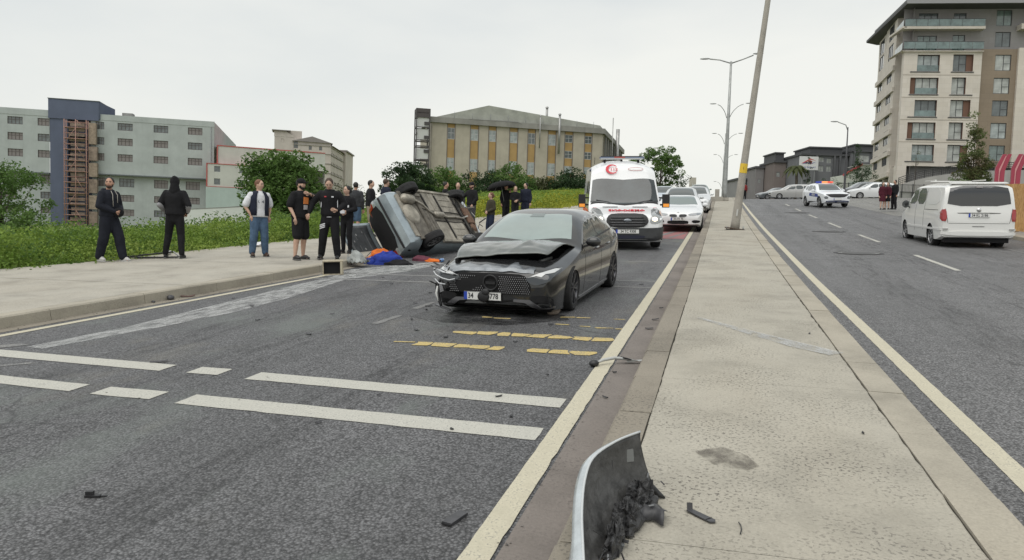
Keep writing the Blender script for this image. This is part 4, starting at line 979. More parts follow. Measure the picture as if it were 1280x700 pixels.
# ------------------------------------------------------------------ white passenger van, seen from behind
def white_van():
    root = empty('white_van', RM(6.9, 25.9, zr(26)-.07, radians(180.5)), label='white passenger van with dark rear window driving away on the right carriageway', cat='van')
    L_ = 4.95; w = .955; Y = lambda s: s-L_/2; P = paint('van_white', (.72, .72, .70), .3, 0, .7)
    top = [(0, .62), (.04, .80), (.15, .92), (.5, 1.03), (.85, 1.12), (1.0, 1.18), (1.5, 1.62), (1.75, 1.82), (2.05, 1.86), (2.6, 1.88), (4.5, 1.86), (4.72, 1.84), (4.84, 1.62), (4.90, 1.20), (4.95, .95)]
    bot = [(0, .34), (.3, .22), (4.5, .25), (4.95, .36)]
    side = [(0, .93), (.35, .98), (.6, 1.0), (1.0, .995), (1.15, .975), (1.4, .935), (1.7, .885), (2, .83)]
    plan = [(0, w*.78), (.08, w*.88), (.4, w*.965), (1.0, w), (4.4, w), (4.75, w*.985), (4.90, w*.955), (4.95, w*.93)]
    c = CarShape(L_, top, bot, plan, side, [(0, .07), (.8, .12), (1.6, .12), (2.2, .14), (4.6, .12), (4.95, .10)], ns=110, nz=16)
    c.body('body', P, root, [(.93, .37, .34), (3.93, .37, .34)], M_VOID)
    c.patch('rear_window', smoothed([(-.79, 1.22), (.79, 1.22), (.76, 1.50), (.70, 1.78), (-.70, 1.78), (-.76, 1.50)], 1), 'B', M_GLD, root, off=.006)
    b = MB(); rows = []
    for i in range(17):
        x = lerp(-.72, .72, i/16); y = Y(4.74)+.06-.05*abs(x)**2; rows.append([(x, y-.16, 1.895-.01*x*x), (x, y, 1.86), (x, y, 1.83), (x, y-.14, 1.82)])
    b.rings(rows); b.build('roof_spoiler', P, root)
    b = MB(); b.box(-.08, .08, Y(4.77), Y(4.80)+.03, 1.73, 1.765); b.build('brake_light', mat('pale_lamp', (.4, .38, .38), .3), root)
    for sg in (-1, 1):
        c.patch('tail_light', smoothed([(sg*a, b_) for a, b_ in [(.79, .80), (.93, .80), (.925, 1.12), (.81, 1.14)][::sg]], 1), 'B', M_RED, root, off=.022, step=.025)
    hh = c.hit(0, .93, 'B')[0].y; plate(root, 0, hh+.015, .965, '34 KL 2186', FACE_B)
    b = MB(); b.lathe([(.001, .02), (.055, .02), (.06, .008), (.045, .0)], 20, 'Y', (0, c.hit(0, 1.11, 'B')[0].y, 1.11)); b.build('badge', M_CHR, root)
    c.patch('handle_recess', smoothed([(-.56, 1.04), (.56, 1.04), (.5, 1.005), (-.5, 1.005)], 1), 'B', mat('recess_grey', (.12, .12, .115), .5), root, off=.004)
    c.patch('tailgate_gap', [(-.74, .745), (.74, .745), (.74, .735), (-.74, .735)], 'B', M_VOID, root, off=.002)
    for sg in (-1, 1): c.patch('tailgate_gap', [(sg*a, b_) for a, b_ in [(.755, .74), (.765, .74), (.83, 1.15), (.82, 1.15)][::sg]], 'B', M_VOID, root, off=.002)
    c.patch('bumper', smoothed([(-.91, .52), (.91, .52), (.90, .40), (-.90, .40)], 1), 'B', P, root, off=.045)
    c.patch('tow_cover', [(-.16, .66), (.16, .66), (.13, .645), (-.13, .645)], 'B', M_VOID, root, off=.006)
    for sg in (-1, 1): c.patch('reflector', [(sg*a, b_) for a, b_ in [(.76, .56), (.88, .56), (.88, .60), (.76, .60)][::sg]], 'B', mat('chrome_strip', (.5, .5, .5), .2, .8), root, off=.05)
    b = MB(); b.box(-.8, .8, Y(4.6), Y(4.86), .20, .33); b.build('underbody', M_VOID, root)
    c.sides('side_window', smoothed([(1.15, 1.24), (2.15, 1.24), (2.15, 1.72), (1.80, 1.72), (1.55, 1.56)], 1), mat('van_glass', (.16, .17, .17), .08, coat=1), root)
    c.sides('side_window', smoothed([(2.24, 1.24), (3.10, 1.24), (3.10, 1.72), (2.24, 1.72)], 1), mat('van_glass2', (.14, .15, .155), .08, coat=1), root)
    c.sides('side_panel', smoothed([(3.2, 1.24), (4.62, 1.26), (4.56, 1.70), (3.2, 1.71)], 1), paint('van_white2', (.66, .66, .65), .35, 0, .5), root, off=.005)
    c.sides('door_gap', [(2.185, .42), (2.195, .42), (2.195, 1.78), (2.185, 1.78)], M_VOID, root, off=.003, depth=.004)
    c.sides('door_gap', [(3.15, .48), (3.16, .48), (3.16, 1.78), (3.15, 1.78)], M_VOID, root, off=.003, depth=.004)
    c.sides('slide_rail', [(3.2, 1.10), (4.6, 1.11), (4.6, 1.095), (3.2, 1.085)], M_VOID, root, off=.003, depth=.004)
    c.sides('rub_strip', [(1.3, .52), (4.9, .54), (4.9, .60), (1.3, .58)], P, root, off=.02)
    c.patch('windscreen', scrn(1.05, 1.72, .80, .68), 'T', M_GLS, root) if 0 else c.patch('windscreen', [(x, Y(s_)) for x, s_ in scrn(1.05, 1.70, .80, .68)], 'T', M_GLS, root)
    mirror_m(root, 1.06, Y(1.42), 1.22, M_BLK, (.11, .07, .12))
    b = MB(); b.bar((-.6, Y(2.1), 1.93), (.55, Y(2.1), 1.94), .05, .03); b.bar((-.66, Y(2.0), 1.95), (-.66, Y(3.1), 1.96), .04, .03); b.bar((.66, Y(2.0), 1.95), (.66, Y(3.1), 1.96), .04, .03); b.build('roof_rail', P, root)
    for q in (.93, 3.93):
        for sg in (-1, 1): wheel(root, sg*.82, Y(q), .34, .22, 'cover', M_RIM, side=sg)
white_van()

# ------------------------------------------------------------------ silver hatchback lying on its side
def flipped():
    L_ = 4.05; w = .84; Y = lambda s: s-L_/2
    M = R4 @ Matrix.Translation((-6.98, 18.75, 1.06)) @ Matrix.Rotation(radians(-9), 4, 'Z') @ Matrix.Rotation(radians(-4), 4, 'X') @ Matrix.Rotation(radians(-124), 4, 'Y') @ Matrix.Rotation(pi, 4, 'Z')
    root = empty('overturned_hatchback', M, label='pale silver hatchback overturned on its side by the kerb with its tailgate hanging open', cat='car')
    P = paint('silver_blue', (.36, .42, .45), .28, .45, .8, var=.25, vscale=3)
    top = [(0, .56), (.04, .70), (.15, .80), (.5, .90), (.9, .99), (1.05, 1.03), (1.5, 1.28), (1.9, 1.42), (2.3, 1.45), (3.1, 1.43), (3.6, 1.36), (3.85, 1.10), (3.98, .85), (4.05, .6)]
    c = sh(L_, 1.68, top, bot=[(0, .30), (.25, .22), (.6, .20), (3.5, .20), (3.85, .24), (4.05, .34)], rnd=[(0, .06), (.2, .1), (2, .13), (3.8, .1), (4.05, .06)], plan=[(0, w*.78), (.06, w*.86), (.25, w*.94), (.6, w*.98), (1.1, w), (3.2, w), (3.7, w*.98), (3.95, w*.93), (4.05, w*.88)], side=[(0, .70), (.20, .80), (.28, .90), (.38, .965), (.52, .995), (.66, 1.0), (.86, .985), (.95, .945), (1.10, .87), (1.30, .765), (1.48, .66)])
    c.body('body', P, root, [(.78, .33, .30), (3.30, .33, .30)], M_VOID)
    glaze(c, root, scrn(1.1, 1.85, .62, .5), None, ([(1.5, .98), (2.3, .98), (2.3, 1.34), (1.95, 1.30)], [(2.36, .98), (3.1, .99), (3.05, 1.31), (2.36, 1.34)]))
    # the boot opening: black hollow across the back
    c.patch('boot_opening', smoothed([(-.62, .66), (.62, .66), (.60, 1.05), (.50, 1.36), (-.50, 1.36), (-.60, 1.05)], 1), 'B', M_VOID, root, off=.006)
    c.patch('bumper_trim', [(-.80, .60), (.80, .60), (.80, .545), (-.80, .545)], 'B', M_BLK, root, off=.016)
    for sg in (-1, 1):
        c.patch('tail_light', smoothed([(sg*a, b_) for a, b_ in [(.60, .84), (.77, .84), (.74, 1.12), (.60, 1.12)][::sg]], 1), 'B', M_RED, root, off=.016, step=.05)
    c.sides('tail_light', smoothed([(3.72, .86), (3.95, .86), (3.86, 1.10), (3.72, 1.10)], 1), M_RED, root, off=.012)
    for sg in (-1, 1): c.patch('lamp_white', [(sg*a, b_) for a, b_ in [(.60, .76), (.77, .76), (.77, .84), (.60, .84)][::sg]], 'B', M_LENS, root, off=.016, step=.05)
    # tailgate, swung open past level, its grey lining towards us
    b = MB(); rows = []; g1 = Y(3.62)
    for j in range(9):
        t = j/8; row = []
        for i in range(15):
            u = -1+2*i/14; hw = lerp(.52, .60, t); x = u*hw
            row.append((x, g1+1.08*t - .10*u*u*t, 1.40+.16*t-.05*u*u + .05*sin(pi*t)))
        rows.append(row)
    b.rings(rows, closed=False, cap=False); tg = b.build('tailgate', [P], root); md = tg.modifiers.new('s', 'SOLIDIFY'); md.thickness = .02; md.offset = 0
    b = MB(); rows = []
    for j in range(7):
        t = .16+.76*j/6; rows.append([(u*lerp(.52, .60, t)*.84, g1+1.08*t-.10*u*u*t*.7, 1.40+.16*t-.05*u*u+.05*sin(pi*t)-.028-.012*(1-abs(u))) for u in [-1+2*i/12 for i in range(13)]])
    b.rings(rows, closed=False, cap=False); ln = b.build('tailgate_lining', mat('lining_grey', (.075, .08, .085), .5, var=.5, vscale=7), tg); md = ln.modifiers.new('s', 'SOLIDIFY'); md.thickness = .012
    b = MB()
    for x0, t0, x1, t1 in ((-.35, .30, .35, .30), (-.30, .62, -.08, .62), (.08, .62, .30, .62), (-.42, .85, .42, .85), (-.40, .4, -.44, .8), (.40, .4, .44, .8)):
        b.bar((x0, g1+1.08*t0, 1.40+.16*t0+.05*sin(pi*t0)-.05), (x1, g1+1.08*t1, 1.40+.16*t1+.05*sin(pi*t1)-.05), .03, .015, 0)
    for k in range(10): x = random.uniform(-.4, .4); t0 = random.uniform(.3, .9); b.box(x, x+.05, g1+1.08*t0, g1+1.08*t0+.03, 1.385+.16*t0, 1.40+.16*t0, 1)
    b.build('lining_rib', [mat('rib_grey', (.14, .145, .15), .4), mat('screw_pale', (.4, .4, .4), .5)], tg)
    b = MB(); b.bar((.50, g1+.05, 1.33), (.52, g1+.5, 1.40), .025, .025); b.build('gas_strut', M_BLK, tg)
    # ---------------- underside
    D = mat('dusty_underseal', (.33, .305, .255), .85, var=.6, vscale=3.5, bump=.5, bscale=25); D2 = mat('dusty_underseal_dark', (.17, .155, .13), .9, var=.5, vscale=7, bump=.4); DK = mat('underside_black', (.025, .024, .022), .85, var=.5, vscale=9)
    EX = mat('exhaust_steel', (.40, .37, .31), .5, .4, var=.5, vscale=10); RS = mat('rusty_metal', (.20, .12, .08), .8, .3, var=.5, vscale=14)
    def pan(name, x0, x1, s0, s1, z, m, h=.05, ribs=0, axis='y', cut=.05):
        h *= .55
        b = MB(); poly = [(x0+cut*.5, Y(s0)), (x1-cut*.5, Y(s0)), (x1, Y(s0+cut)), (x1, Y(s1-cut)), (x1-cut*.5, Y(s1)), (x0+cut*.5, Y(s1)), (x0, Y(s1-cut)), (x0, Y(s0+cut))]
        b.prism(poly, z-h, z+.02, 'Z')
        for k in range(ribs):
            t = (k+1)/(ribs+1)
            if axis == 'y': x = lerp(x0, x1, t); b.box(x-.018, x+.018, Y(s0+.08), Y(s1-.08), z-h-.014, z-h)
            else: y_ = Y(lerp(s0, s1, t)); b.box(x0+.05, x1-.05, y_-.018, y_+.018, z-h-.014, z-h)
        o = b.build(name, m, root); md = o.modifiers.new('b', 'BEVEL'); md.width = .006; md.segments = 2; return o
    b = MB(); b.box(-.70, .70, Y(.5), Y(3.72), .17, .215); b.build('underbody', D2, root)
    for s0 in (1.02, 1.985, 2.66): b = MB(); b.box(-.66, .66, Y(s0), Y(s0+.05), .135, .175); b.build('cross_member', DK, root)
    for x in (-.80, .74): b = MB(); b.box(x, x+.06, Y(1.1), Y(2.75), .13, .20); b.build('sill_flange', D, root)
    pan('floor_pan', .16, .76, 1.15, 1.95, .19, D, .05, 2); pan('floor_pan', -.76, -.16, 1.15, 1.95, .19, D, .05, 2)
    pan('floor_pan', .18, .76, 2.02, 2.62, .19, D, .045, 0); pan('floor_pan', -.76, -.18, 2.02, 2.62, .19, D, .045, 1, 'x')
    pan('fuel_tank', -.10, .56, 2.70, 3.12, .18, D2, .10, 2, 'x'); pan('boot_floor', -.62, .62, 3.42, 3.86, .22, D, .05, 1, 'x')
    b = MB(); b.lathe([(.001, .115), (.20, .115), (.26, .13), (.30, .19)], 26, 'Z', (-.02, Y(3.60), .0)); b.build('spare_wheel_well', D, root)
    b = MB(); b.tube([(-.42, Y(3.30), .135), (-.42, Y(3.36), .12), (-.44, Y(3.70), .12), (-.44, Y(3.78), .14)], [.06, .125, .125, .05], 14); b.build('rear_silencer', EX, root)
    b = MB(); b.tube([(.02, Y(1.0), .15), (.0, Y(1.5), .13), (.02, Y(1.95), .13), (-.02, Y(2.15), .13)], .035, 9); b.build('exhaust_pipe', EX, root)
    b = MB(); b.tube([(-.02, Y(2.1), .13), (-.02, Y(2.16), .125), (-.03, Y(2.52), .125), (-.03, Y(2.58), .13)], [.035, .085, .085, .035], 12); b.build('middle_silencer', EX, root)
    b = MB(); b.tube([(-.03, Y(2.56), .13), (-.10, Y(2.8), .10), (-.28, Y(3.05), .07), (-.40, Y(3.22), .10), (-.42, Y(3.32), .13)], .032, 9); b.build('exhaust_pipe', EX, root)
    b = MB(); b.tube([(-.66, Y(3.22), .22), (-.3, Y(3.12), .14), (.3, Y(3.12), .14), (.66, Y(3.22), .22)], .045, 10)
    for sg in (-1, 1): b.bar((sg*.60, Y(3.2), .19), (sg*.62, Y(2.78), .16), .07, .06); b.tube([(sg*.56, Y(3.25), .16), (sg*.55, Y(3.38), .32)], .045, 9)
    b.build('rear_axle', D2, root)
    b = MB(); b.bar((-.60, Y(.78), .20), (.60, Y(.78), .20), .16, .06); b.bar((-.45, Y(1.02), .16), (.45, Y(1.02), .16), .10, .05)
    for sg in (-1, 1): b.bar((sg*.3, Y(1.0), .16), (sg*.64, Y(.78), .17), .08, .03)
    b.build('front_subframe', DK, root)
    b = MB(); b.box(-.35, .15, Y(.42), Y(.78), .13, .24); b.ball((.28, Y(.6), .2), (.16, .16, .08), 12, 6); b.tube([(-.5, Y(.5), .2), (0, Y(.35), .17), (.5, Y(.45), .22)], .03, 8); b.build('sump', [RS], root)
    b = MB()
    for k in range(26):
        a = Vector((random.uniform(-.6, .6), Y(random.uniform(.1, 1.1)), random.uniform(.12, .24))); d = Vector((random.uniform(-1, 1), random.uniform(-1, 1), random.uniform(-.3, .3))).normalized()*random.uniform(.08, .28)
        b.bar(a, a+d, random.uniform(.012, .05), .012, random.choice((0, 0, 1, 2)))
    b.build('broken_front_part', [M_BLK, D2, mat('wreck_pale', (.35, .34, .31), .6)], root, kind='stuff')
    for x in (-.12, .13): b = MB(); b.tube([(x, Y(.9), .165), (x*1.3, Y(1.6), .155), (x, Y(2.6), .16), (x*2, Y(3.0), .17)], .010, 6); b.build('brake_line', DK, root)
    pan('heat_shield', -.14, .14, 1.2, 1.9, .20, mat('heat_shield', (.42, .41, .38), .5, .4, var=.4, vscale=12), .02, 0)
    c.sides('sill_skirt', [(1.12, .20), (2.94, .20), (2.94, .30), (1.12, .30)], mat('silver_dirty', (.26, .29, .30), .5, .3, var=.5, vscale=4), root, off=.01)
    # the upper front door, sprung open
    b = MB(); poly = smoothed([(1.10, .28), (2.05, .28), (2.08, .95), (1.75, 1.34), (1.2, 1.0)], 1); b.prism([(a-L_/2-1.1+L_/2, z) for a, z in poly], -.03, .03, 'X')
    M2 = Matrix.Translation((-.84, Y(1.1), 0)) @ Matrix.Rotation(radians(-38), 4, 'Z')
    dr = b.build('open_door', mat('door_lining', (.05, .052, .055), .5, var=.4), root, M2)
    b = MB(); pp = [(a-1.1, z) for a, z in smoothed([(1.10, .28), (2.05, .28), (2.08, .95), (1.75, 1.34), (1.2, 1.0)], 1)]; pts = [(0, a, z) for a, z in pp]; b.tube(pts+[pts[0]], .022, 6); b.build('door_edge', P, dr)
    for q in (.78, 3.30):
        for sg in (-1, 1): wheel(root, sg*.72, Y(q), .305, .20, 'cover', M_STEEL, side=sg, z=.15 if q > 2 else .22, steer=0 if q > 2 else .3)
    return root
flipped()
# ================================================================== BUILDINGS (each in its own frame: X along the front, Y inwards, Z up)
def WM(x, y, z, deg): return Matrix.Translation((x, y, z)) @ Matrix.Rotation(radians(deg), 4, 'Z')
def m_wall(name, base, streak=.2, rough=.85, panel=None, jointc=.75):
    t = NT(name, rough); c = t.ramp(t.noise(.35, 5, .6), [(.3, tuple(b*(1-streak) for b in base)), (.7, tuple(b*1.06 for b in base))])
    c = t.mix(t.g(t.noise(1.0, 4, .7, vec=t.map((1.2, 1.2, .12))), .5, .75, 0, streak*1.6), c, tuple(b*.62 for b in base))
    if panel:
        br = t.n.nodes.new('ShaderNodeTexBrick'); br.inputs['Scale'].default_value = 1; br.inputs['Mortar Size'].default_value = .012
        br.inputs['Brick Width'].default_value = panel[0]; br.inputs['Row Height'].default_value = panel[1]; br.offset = .5
        br.inputs['Color1'].default_value = (1, 1, 1, 1); br.inputs['Color2'].default_value = (.93, .92, .90, 1); br.inputs['Mortar'].default_value = (jointc,)*3+(1,)
        sx = t.xyz(); cb = t.n.nodes.new('ShaderNodeCombineXYZ'); t.link(t.math('ADD', sx[0], sx[1]), cb.inputs[0]); t.link(sx[2], cb.inputs[1]); t.link(cb.outputs[0], br.inputs['Vector'])
        c = t.mix(1, c, br.outputs['Color'], 'MULTIPLY')
    return t.out(c, t.noise(9, 4, .7), .15, .02)
def wall_sheet(b, u0, u1, z0, z1, holes, y=0, depth=.3, mi=0, M=None, rv=None):
    """a wall face at depth y with real openings whose reveals run inwards"""
    us = sorted({u0, u1} | {h[i] for h in holes for i in (0, 1) if u0 < h[i] < u1}); zs = sorted({z0, z1} | {h[i] for h in holes for i in (2, 3) if z0 < h[i] < z1})
    T = (lambda p: M @ Vector(p)) if M is not None else Vector
    for i in range(len(us)-1):
        for j in range(len(zs)-1):
            cu, cz = (us[i]+us[i+1])/2, (zs[j]+zs[j+1])/2
            if any(h[0] < cu < h[1] and h[2] < cz < h[3] for h in holes): continue
            b.add([T((us[i], y, zs[j])), T((us[i+1], y, zs[j])), T((us[i+1], y, zs[j+1])), T((us[i], y, zs[j+1]))], [(0, 1, 2, 3)], mi)
    for h in holes:
        q = [(h[0], h[2]), (h[1], h[2]), (h[1], h[3]), (h[0], h[3])]
        for k in range(4):
            a, c = q[k], q[(k+1) % 4]
            b.add([T((a[0], y, a[1])), T((c[0], y, c[1])), T((c[0], y+depth, c[1])), T((a[0], y+depth, a[1]))], [(0, 1, 2, 3)], rv if rv is not None else mi)
_win = {}
def window(parent, u, z, w, h, mull=(1,), trans=(), y=.12, fm=None, pm=None, M=None, fw=.07, sill=None):
    """frame with mullions > pane; mesh data shared between alike windows"""
    key = (round(w, 2), round(h, 2), mull, trans, fm.name, pm.name, fw, bool(sill))
    if key not in _win:
        b = MB(); b.box(0, w, -.05, .05, 0, fw); b.box(0, w, -.05, .05, h-fw, h); b.box(0, fw, -.05, .05, fw, h-fw); b.box(w-fw, w, -.05, .05, fw, h-fw)
        for k in mull: b.box(k*w-fw*.45, k*w+fw*.45, -.045, .045, fw, h-fw)
        for (a, c, k) in trans: b.box(a*w+fw*.45, c*w-fw*.45, -.04, .04, k*h-fw*.4, k*h+fw*.4)
        if sill: b.box(-.1, w+.1, -.22, .0, -.08, -.01, 1)
        fr = b.mesh('window'); fr.materials.append(fm); fr.materials.append(sill or fm)
        p = MB().box(fw*.5, w-fw*.5, .0, .02, fw*.5, h-fw*.5); pa = p.mesh('pane'); pa.materials.append(pm); _win[key] = (fr, pa)
    fr, pa = _win[key]
    T = Matrix.Translation((u, y, z)); o = link('window', fr, parent, (M @ T) if M is not None else T); link('pane', pa, o); return o
def glassm(name, col, rough=.12): return mat(name, col, rough, spec=.6, coat=.5, var=.5, vscale=.9)
G_DK = glassm('pane_dark', (.05, .06, .065)); G_MD = glassm('pane_grey', (.12, .14, .145)); G_CU = glassm('pane_curtained', (.40, .42, .40), .3); G_TQ = glassm('pane_pale', (.34, .38, .38), .25)
G_GR = glassm('pane_green', (.16, .21, .20)); F_WH = mat('frame_white', (.42, .42, .42), .5); F_BR = mat('frame_brown', (.16, .12, .10), .5); F_AN = mat('frame_anthracite', (.05, .052, .056), .45); F_GY = mat('frame_grey', (.22, .23, .24), .5)
CONCR = mat('render_grey', (.30, .30, .29), .9, var=.3, vscale=.7)

# ------------------------------------------------------------------ the long grey block with the blue stair core
def grey_block():
    r = empty('grey_block', WM(-131.88, 121.52, 1.55, 30.4), label='long grey five-storey block with a dark blue stair core and rusty scaffold tower', cat='building')
    wm = m_wall('block_render', (.40, .435, .43), .14); bl = m_wall('block_blue', (.105, .125, .185), .12); dk = mat('soffit_dark', (.12, .135, .14), .8)
    wins = []; UL = [(-7.4, 2.7), (-2.05, 2.1), (8.5, 1.6), (12.6, 2.85), (19.45, 2.8), (26.1, 2.85), (-15, 2.8), (-22, 2.8)]
    for u, w in UL:
        for z in (19.0, 15.87, 12.6): wins.append((u, u+w, z, z+1.5))
    LL = []
    for u, w in ((-1.9, 2.1), (8.5, 1.6), (12.7, 2.85), (19.4, 2.7), (25.6, 2.8), (-9, 2.8), (-15, 2.8)):
        for z in (7.4, 4.35, 1.35): LL.append((u, u+w, z, z+(1.75 if z > 7 else 1.4)))
    b = MB(); wall_sheet(b, -30, .1, 9.6, 22.1, [w for w in wins if w[1] < .2], 0, .35); wall_sheet(b, 7.6, 31.3, 9.9, 22.0, [w for w in wins if w[0] > 7], 0, .35)
    wall_sheet(b, -30, .3, -4, 9.6, [w for w in LL if w[1] < .4], .9, .35); wall_sheet(b, 7.6, 29.9, -4, 9.9, [w for w in LL if w[0] > 7], .9, .35)
    b.add([(31.3, 0, 9.9), (31.3, 46, 9.9), (31.3, 46, 22), (31.3, 0, 22)], [(0, 1, 2, 3)]); b.add([(29.9, .9, -4), (29.9, 46, -4), (29.9, 46, 10), (29.9, .9, 10)], [(0, 1, 2, 3)])
    b.box(-30, .1, -.06, .0, 20.95, 22.2); b.box(7.6, 31.35, -.06, .0, 20.9, 22.05)
    b.build('wall', wm, r)
    b = MB(); b.box(-30, .1, -.3, .95, 9.35, 9.6, 0); b.box(7.6, 31.3, -.3, .95, 9.65, 9.9, 0); b.box(-30, 31.3, .4, 16, 17.3, 17.4, 0)
    b.add([(-30, 0, 22.0), (31.3, 0, 21.9), (31.3, 46, 21.9), (-30, 46, 22.0)], [(0, 1, 2, 3)]); b.box(-30, 0, .5, .9, -4, -3.9)
    b.build('roof', [dk], r)
    b = MB(); b.box(.0, 9.2, -.5, 5.5, 20.6, 24.5); b.box(.25, 3.5, -.3, 5, -4, 20.6); b.box(3.5, 7.6, 1.2, 5, -4, 20.6); b.add([(9.2, -.5, 21), (11.3, 3.6, 21), (11.3, 3.6, 23.7), (9.2, -.5, 24.5)], [(0, 1, 2, 3)])
    b.build('stair_core', bl, r)
    b = MB(); b.box(-.1, 9.35, -.62, 5.6, 24.5, 24.62); b.build('core_coping', dk, r)
    for h in wins+LL:
        if -12 < h[0] < 30.5: window(r, h[0], h[2], h[1]-h[0], h[3]-h[2], (.25, .5, .75) if h[1]-h[0] > 2.5 else (.33, .66), ((0, 1, .62),), .2 if h[2] > 10 else 1.1, mat('frame_umber', (.085, .07, .065), .5), random.choice((mat('pane_brownish', (.20, .18, .175), .15), mat('pane_brownish', (.20, .18, .175), .15), G_MD)), fw=.09)
    for u in (30.7,): b = MB(); b.tube([(u, -.12, 21), (u, -.12, 10), (u-.5, -.12, 9.2)], .07, 6); b.build('drainpipe', F_GY, r)
    b = MB(); b.box(13, 15, 2, 4, 21.5, 22.9); b.build('roof_hatch', CONCR, r)
    # scaffold tower: a thing of its own
    s = empty('scaffold', WM(-131.88, 121.52, 1.55, 30.4), label='rusty red scaffold tower climbing the blue stair core of the grey block', cat='scaffold')
    rs = mat('scaffold_red', (.36, .21, .17), .7, var=.3, vscale=3); wd_ = mat('scaffold_boards', (.34, .27, .21), .8, var=.4, vscale=2); nt_ = mat('scaffold_sheeting', (.28, .22, .18), .9, var=.5, vscale=1.2)
    for u in (3.35, 5.4, 7.35):
        for y in (-2.2, -.9): b = MB(); b.tube([(u, y, -4), (u, y, 20.4)], .085, 6); b.build('standard', rs, s)
    for k, z in enumerate([1.1*i-1 for i in range(20)]):
        for y in (-2.2, -.9): b = MB(); b.tube([(3.2, y, z), (7.5, y, z)], .055 if k % 2 else .075, 5); b.build('ledger', rs, s)
        if k % 2 == 0: b = MB(); b.box(3.3, 7.4, -2.1, -1.0, z-.12, z-.06); b.build('deck', wd_, s)
        if k % 3 == 0: b = MB(); b.tube([(3.4, -2.25, z), (5.35, -2.25, min(20.3, z+3.1))] if k % 2 else [(7.3, -2.25, z), (5.45, -2.25, min(20.3, z+3.1))], .05, 5); b.build('brace', rs, s)
    b = MB()
    for z in range(-2, 20): b.box(4.2+.25*sin(z), 6.9, -1.6, -1.5, z+.1, z+.75)
    b.build('infill_board', [nt_], s, kind='stuff')
    for k in range(7): z = 18.6-k*3.3; b = MB(); b.box(7.6, 9.1 if k else 8.9, -1.5, -.4, z-2.9, z-.1+(1.5 if k == 0 else 0)); b.build('sheeting', [wd_, nt_][k % 2], s)
grey_block()

# ------------------------------------------------------------------ pale building with red trim
RED0 = (-103.7, 134.7, 4.71, 40)
def red_trim():
    r = empty('red_trimmed_hall', WM(*RED0), label='low pale hall with red edging beside the right end of the grey block', cat='building')
    wm = m_wall('hall_render', (.53, .535, .50), .12); wt = m_wall('hall_mint', (.42, .50, .48), .1); rd = mat('edge_red', (.42, .10, .09), .6)
    W1 = [(.7, 1.9, 8.1, 9.3), (5.7, 6.9, 8.1, 9.3), (.7, 1.9, 5.4, 6.7), (5.7, 6.9, 5.4, 6.7)]
    b = MB(); wall_sheet(b, -.6, 18, 5, 9.8, W1, -.4, .3, 0); wall_sheet(b, 1.5, 24, 9.8, 13.7, [], 1.5, .3, 0); wall_sheet(b, -.9, 18, -6, 4.9, [], -.6, .3, 1)
    b.add([(24, 1.5, -6), (24, 20, -6), (24, 20, 13), (24, 1.5, 13.7)], [(0, 1, 2, 3)]); b.build('wall', [wm, wt], r)
    b = MB(); b.box(1.4, 24, 1.4, 20, 13.7, 13.9); b.box(-.8, 18, -.5, 2, 9.7, 9.85); b.box(-.8, -.6, -.5, 1, 4.6, 9.8); b.box(1.3, 1.5, 1.3, 2, 9.8, 13.8); b.box(-.8, 18, -.62, 0, 4.9, 5.02); b.build('red_edging', rd, r)
    for h in W1: window(r, h[0], h[2], h[1]-h[0], h[3]-h[2], (.5,), (), -.25, F_GY, G_MD)
red_trim()

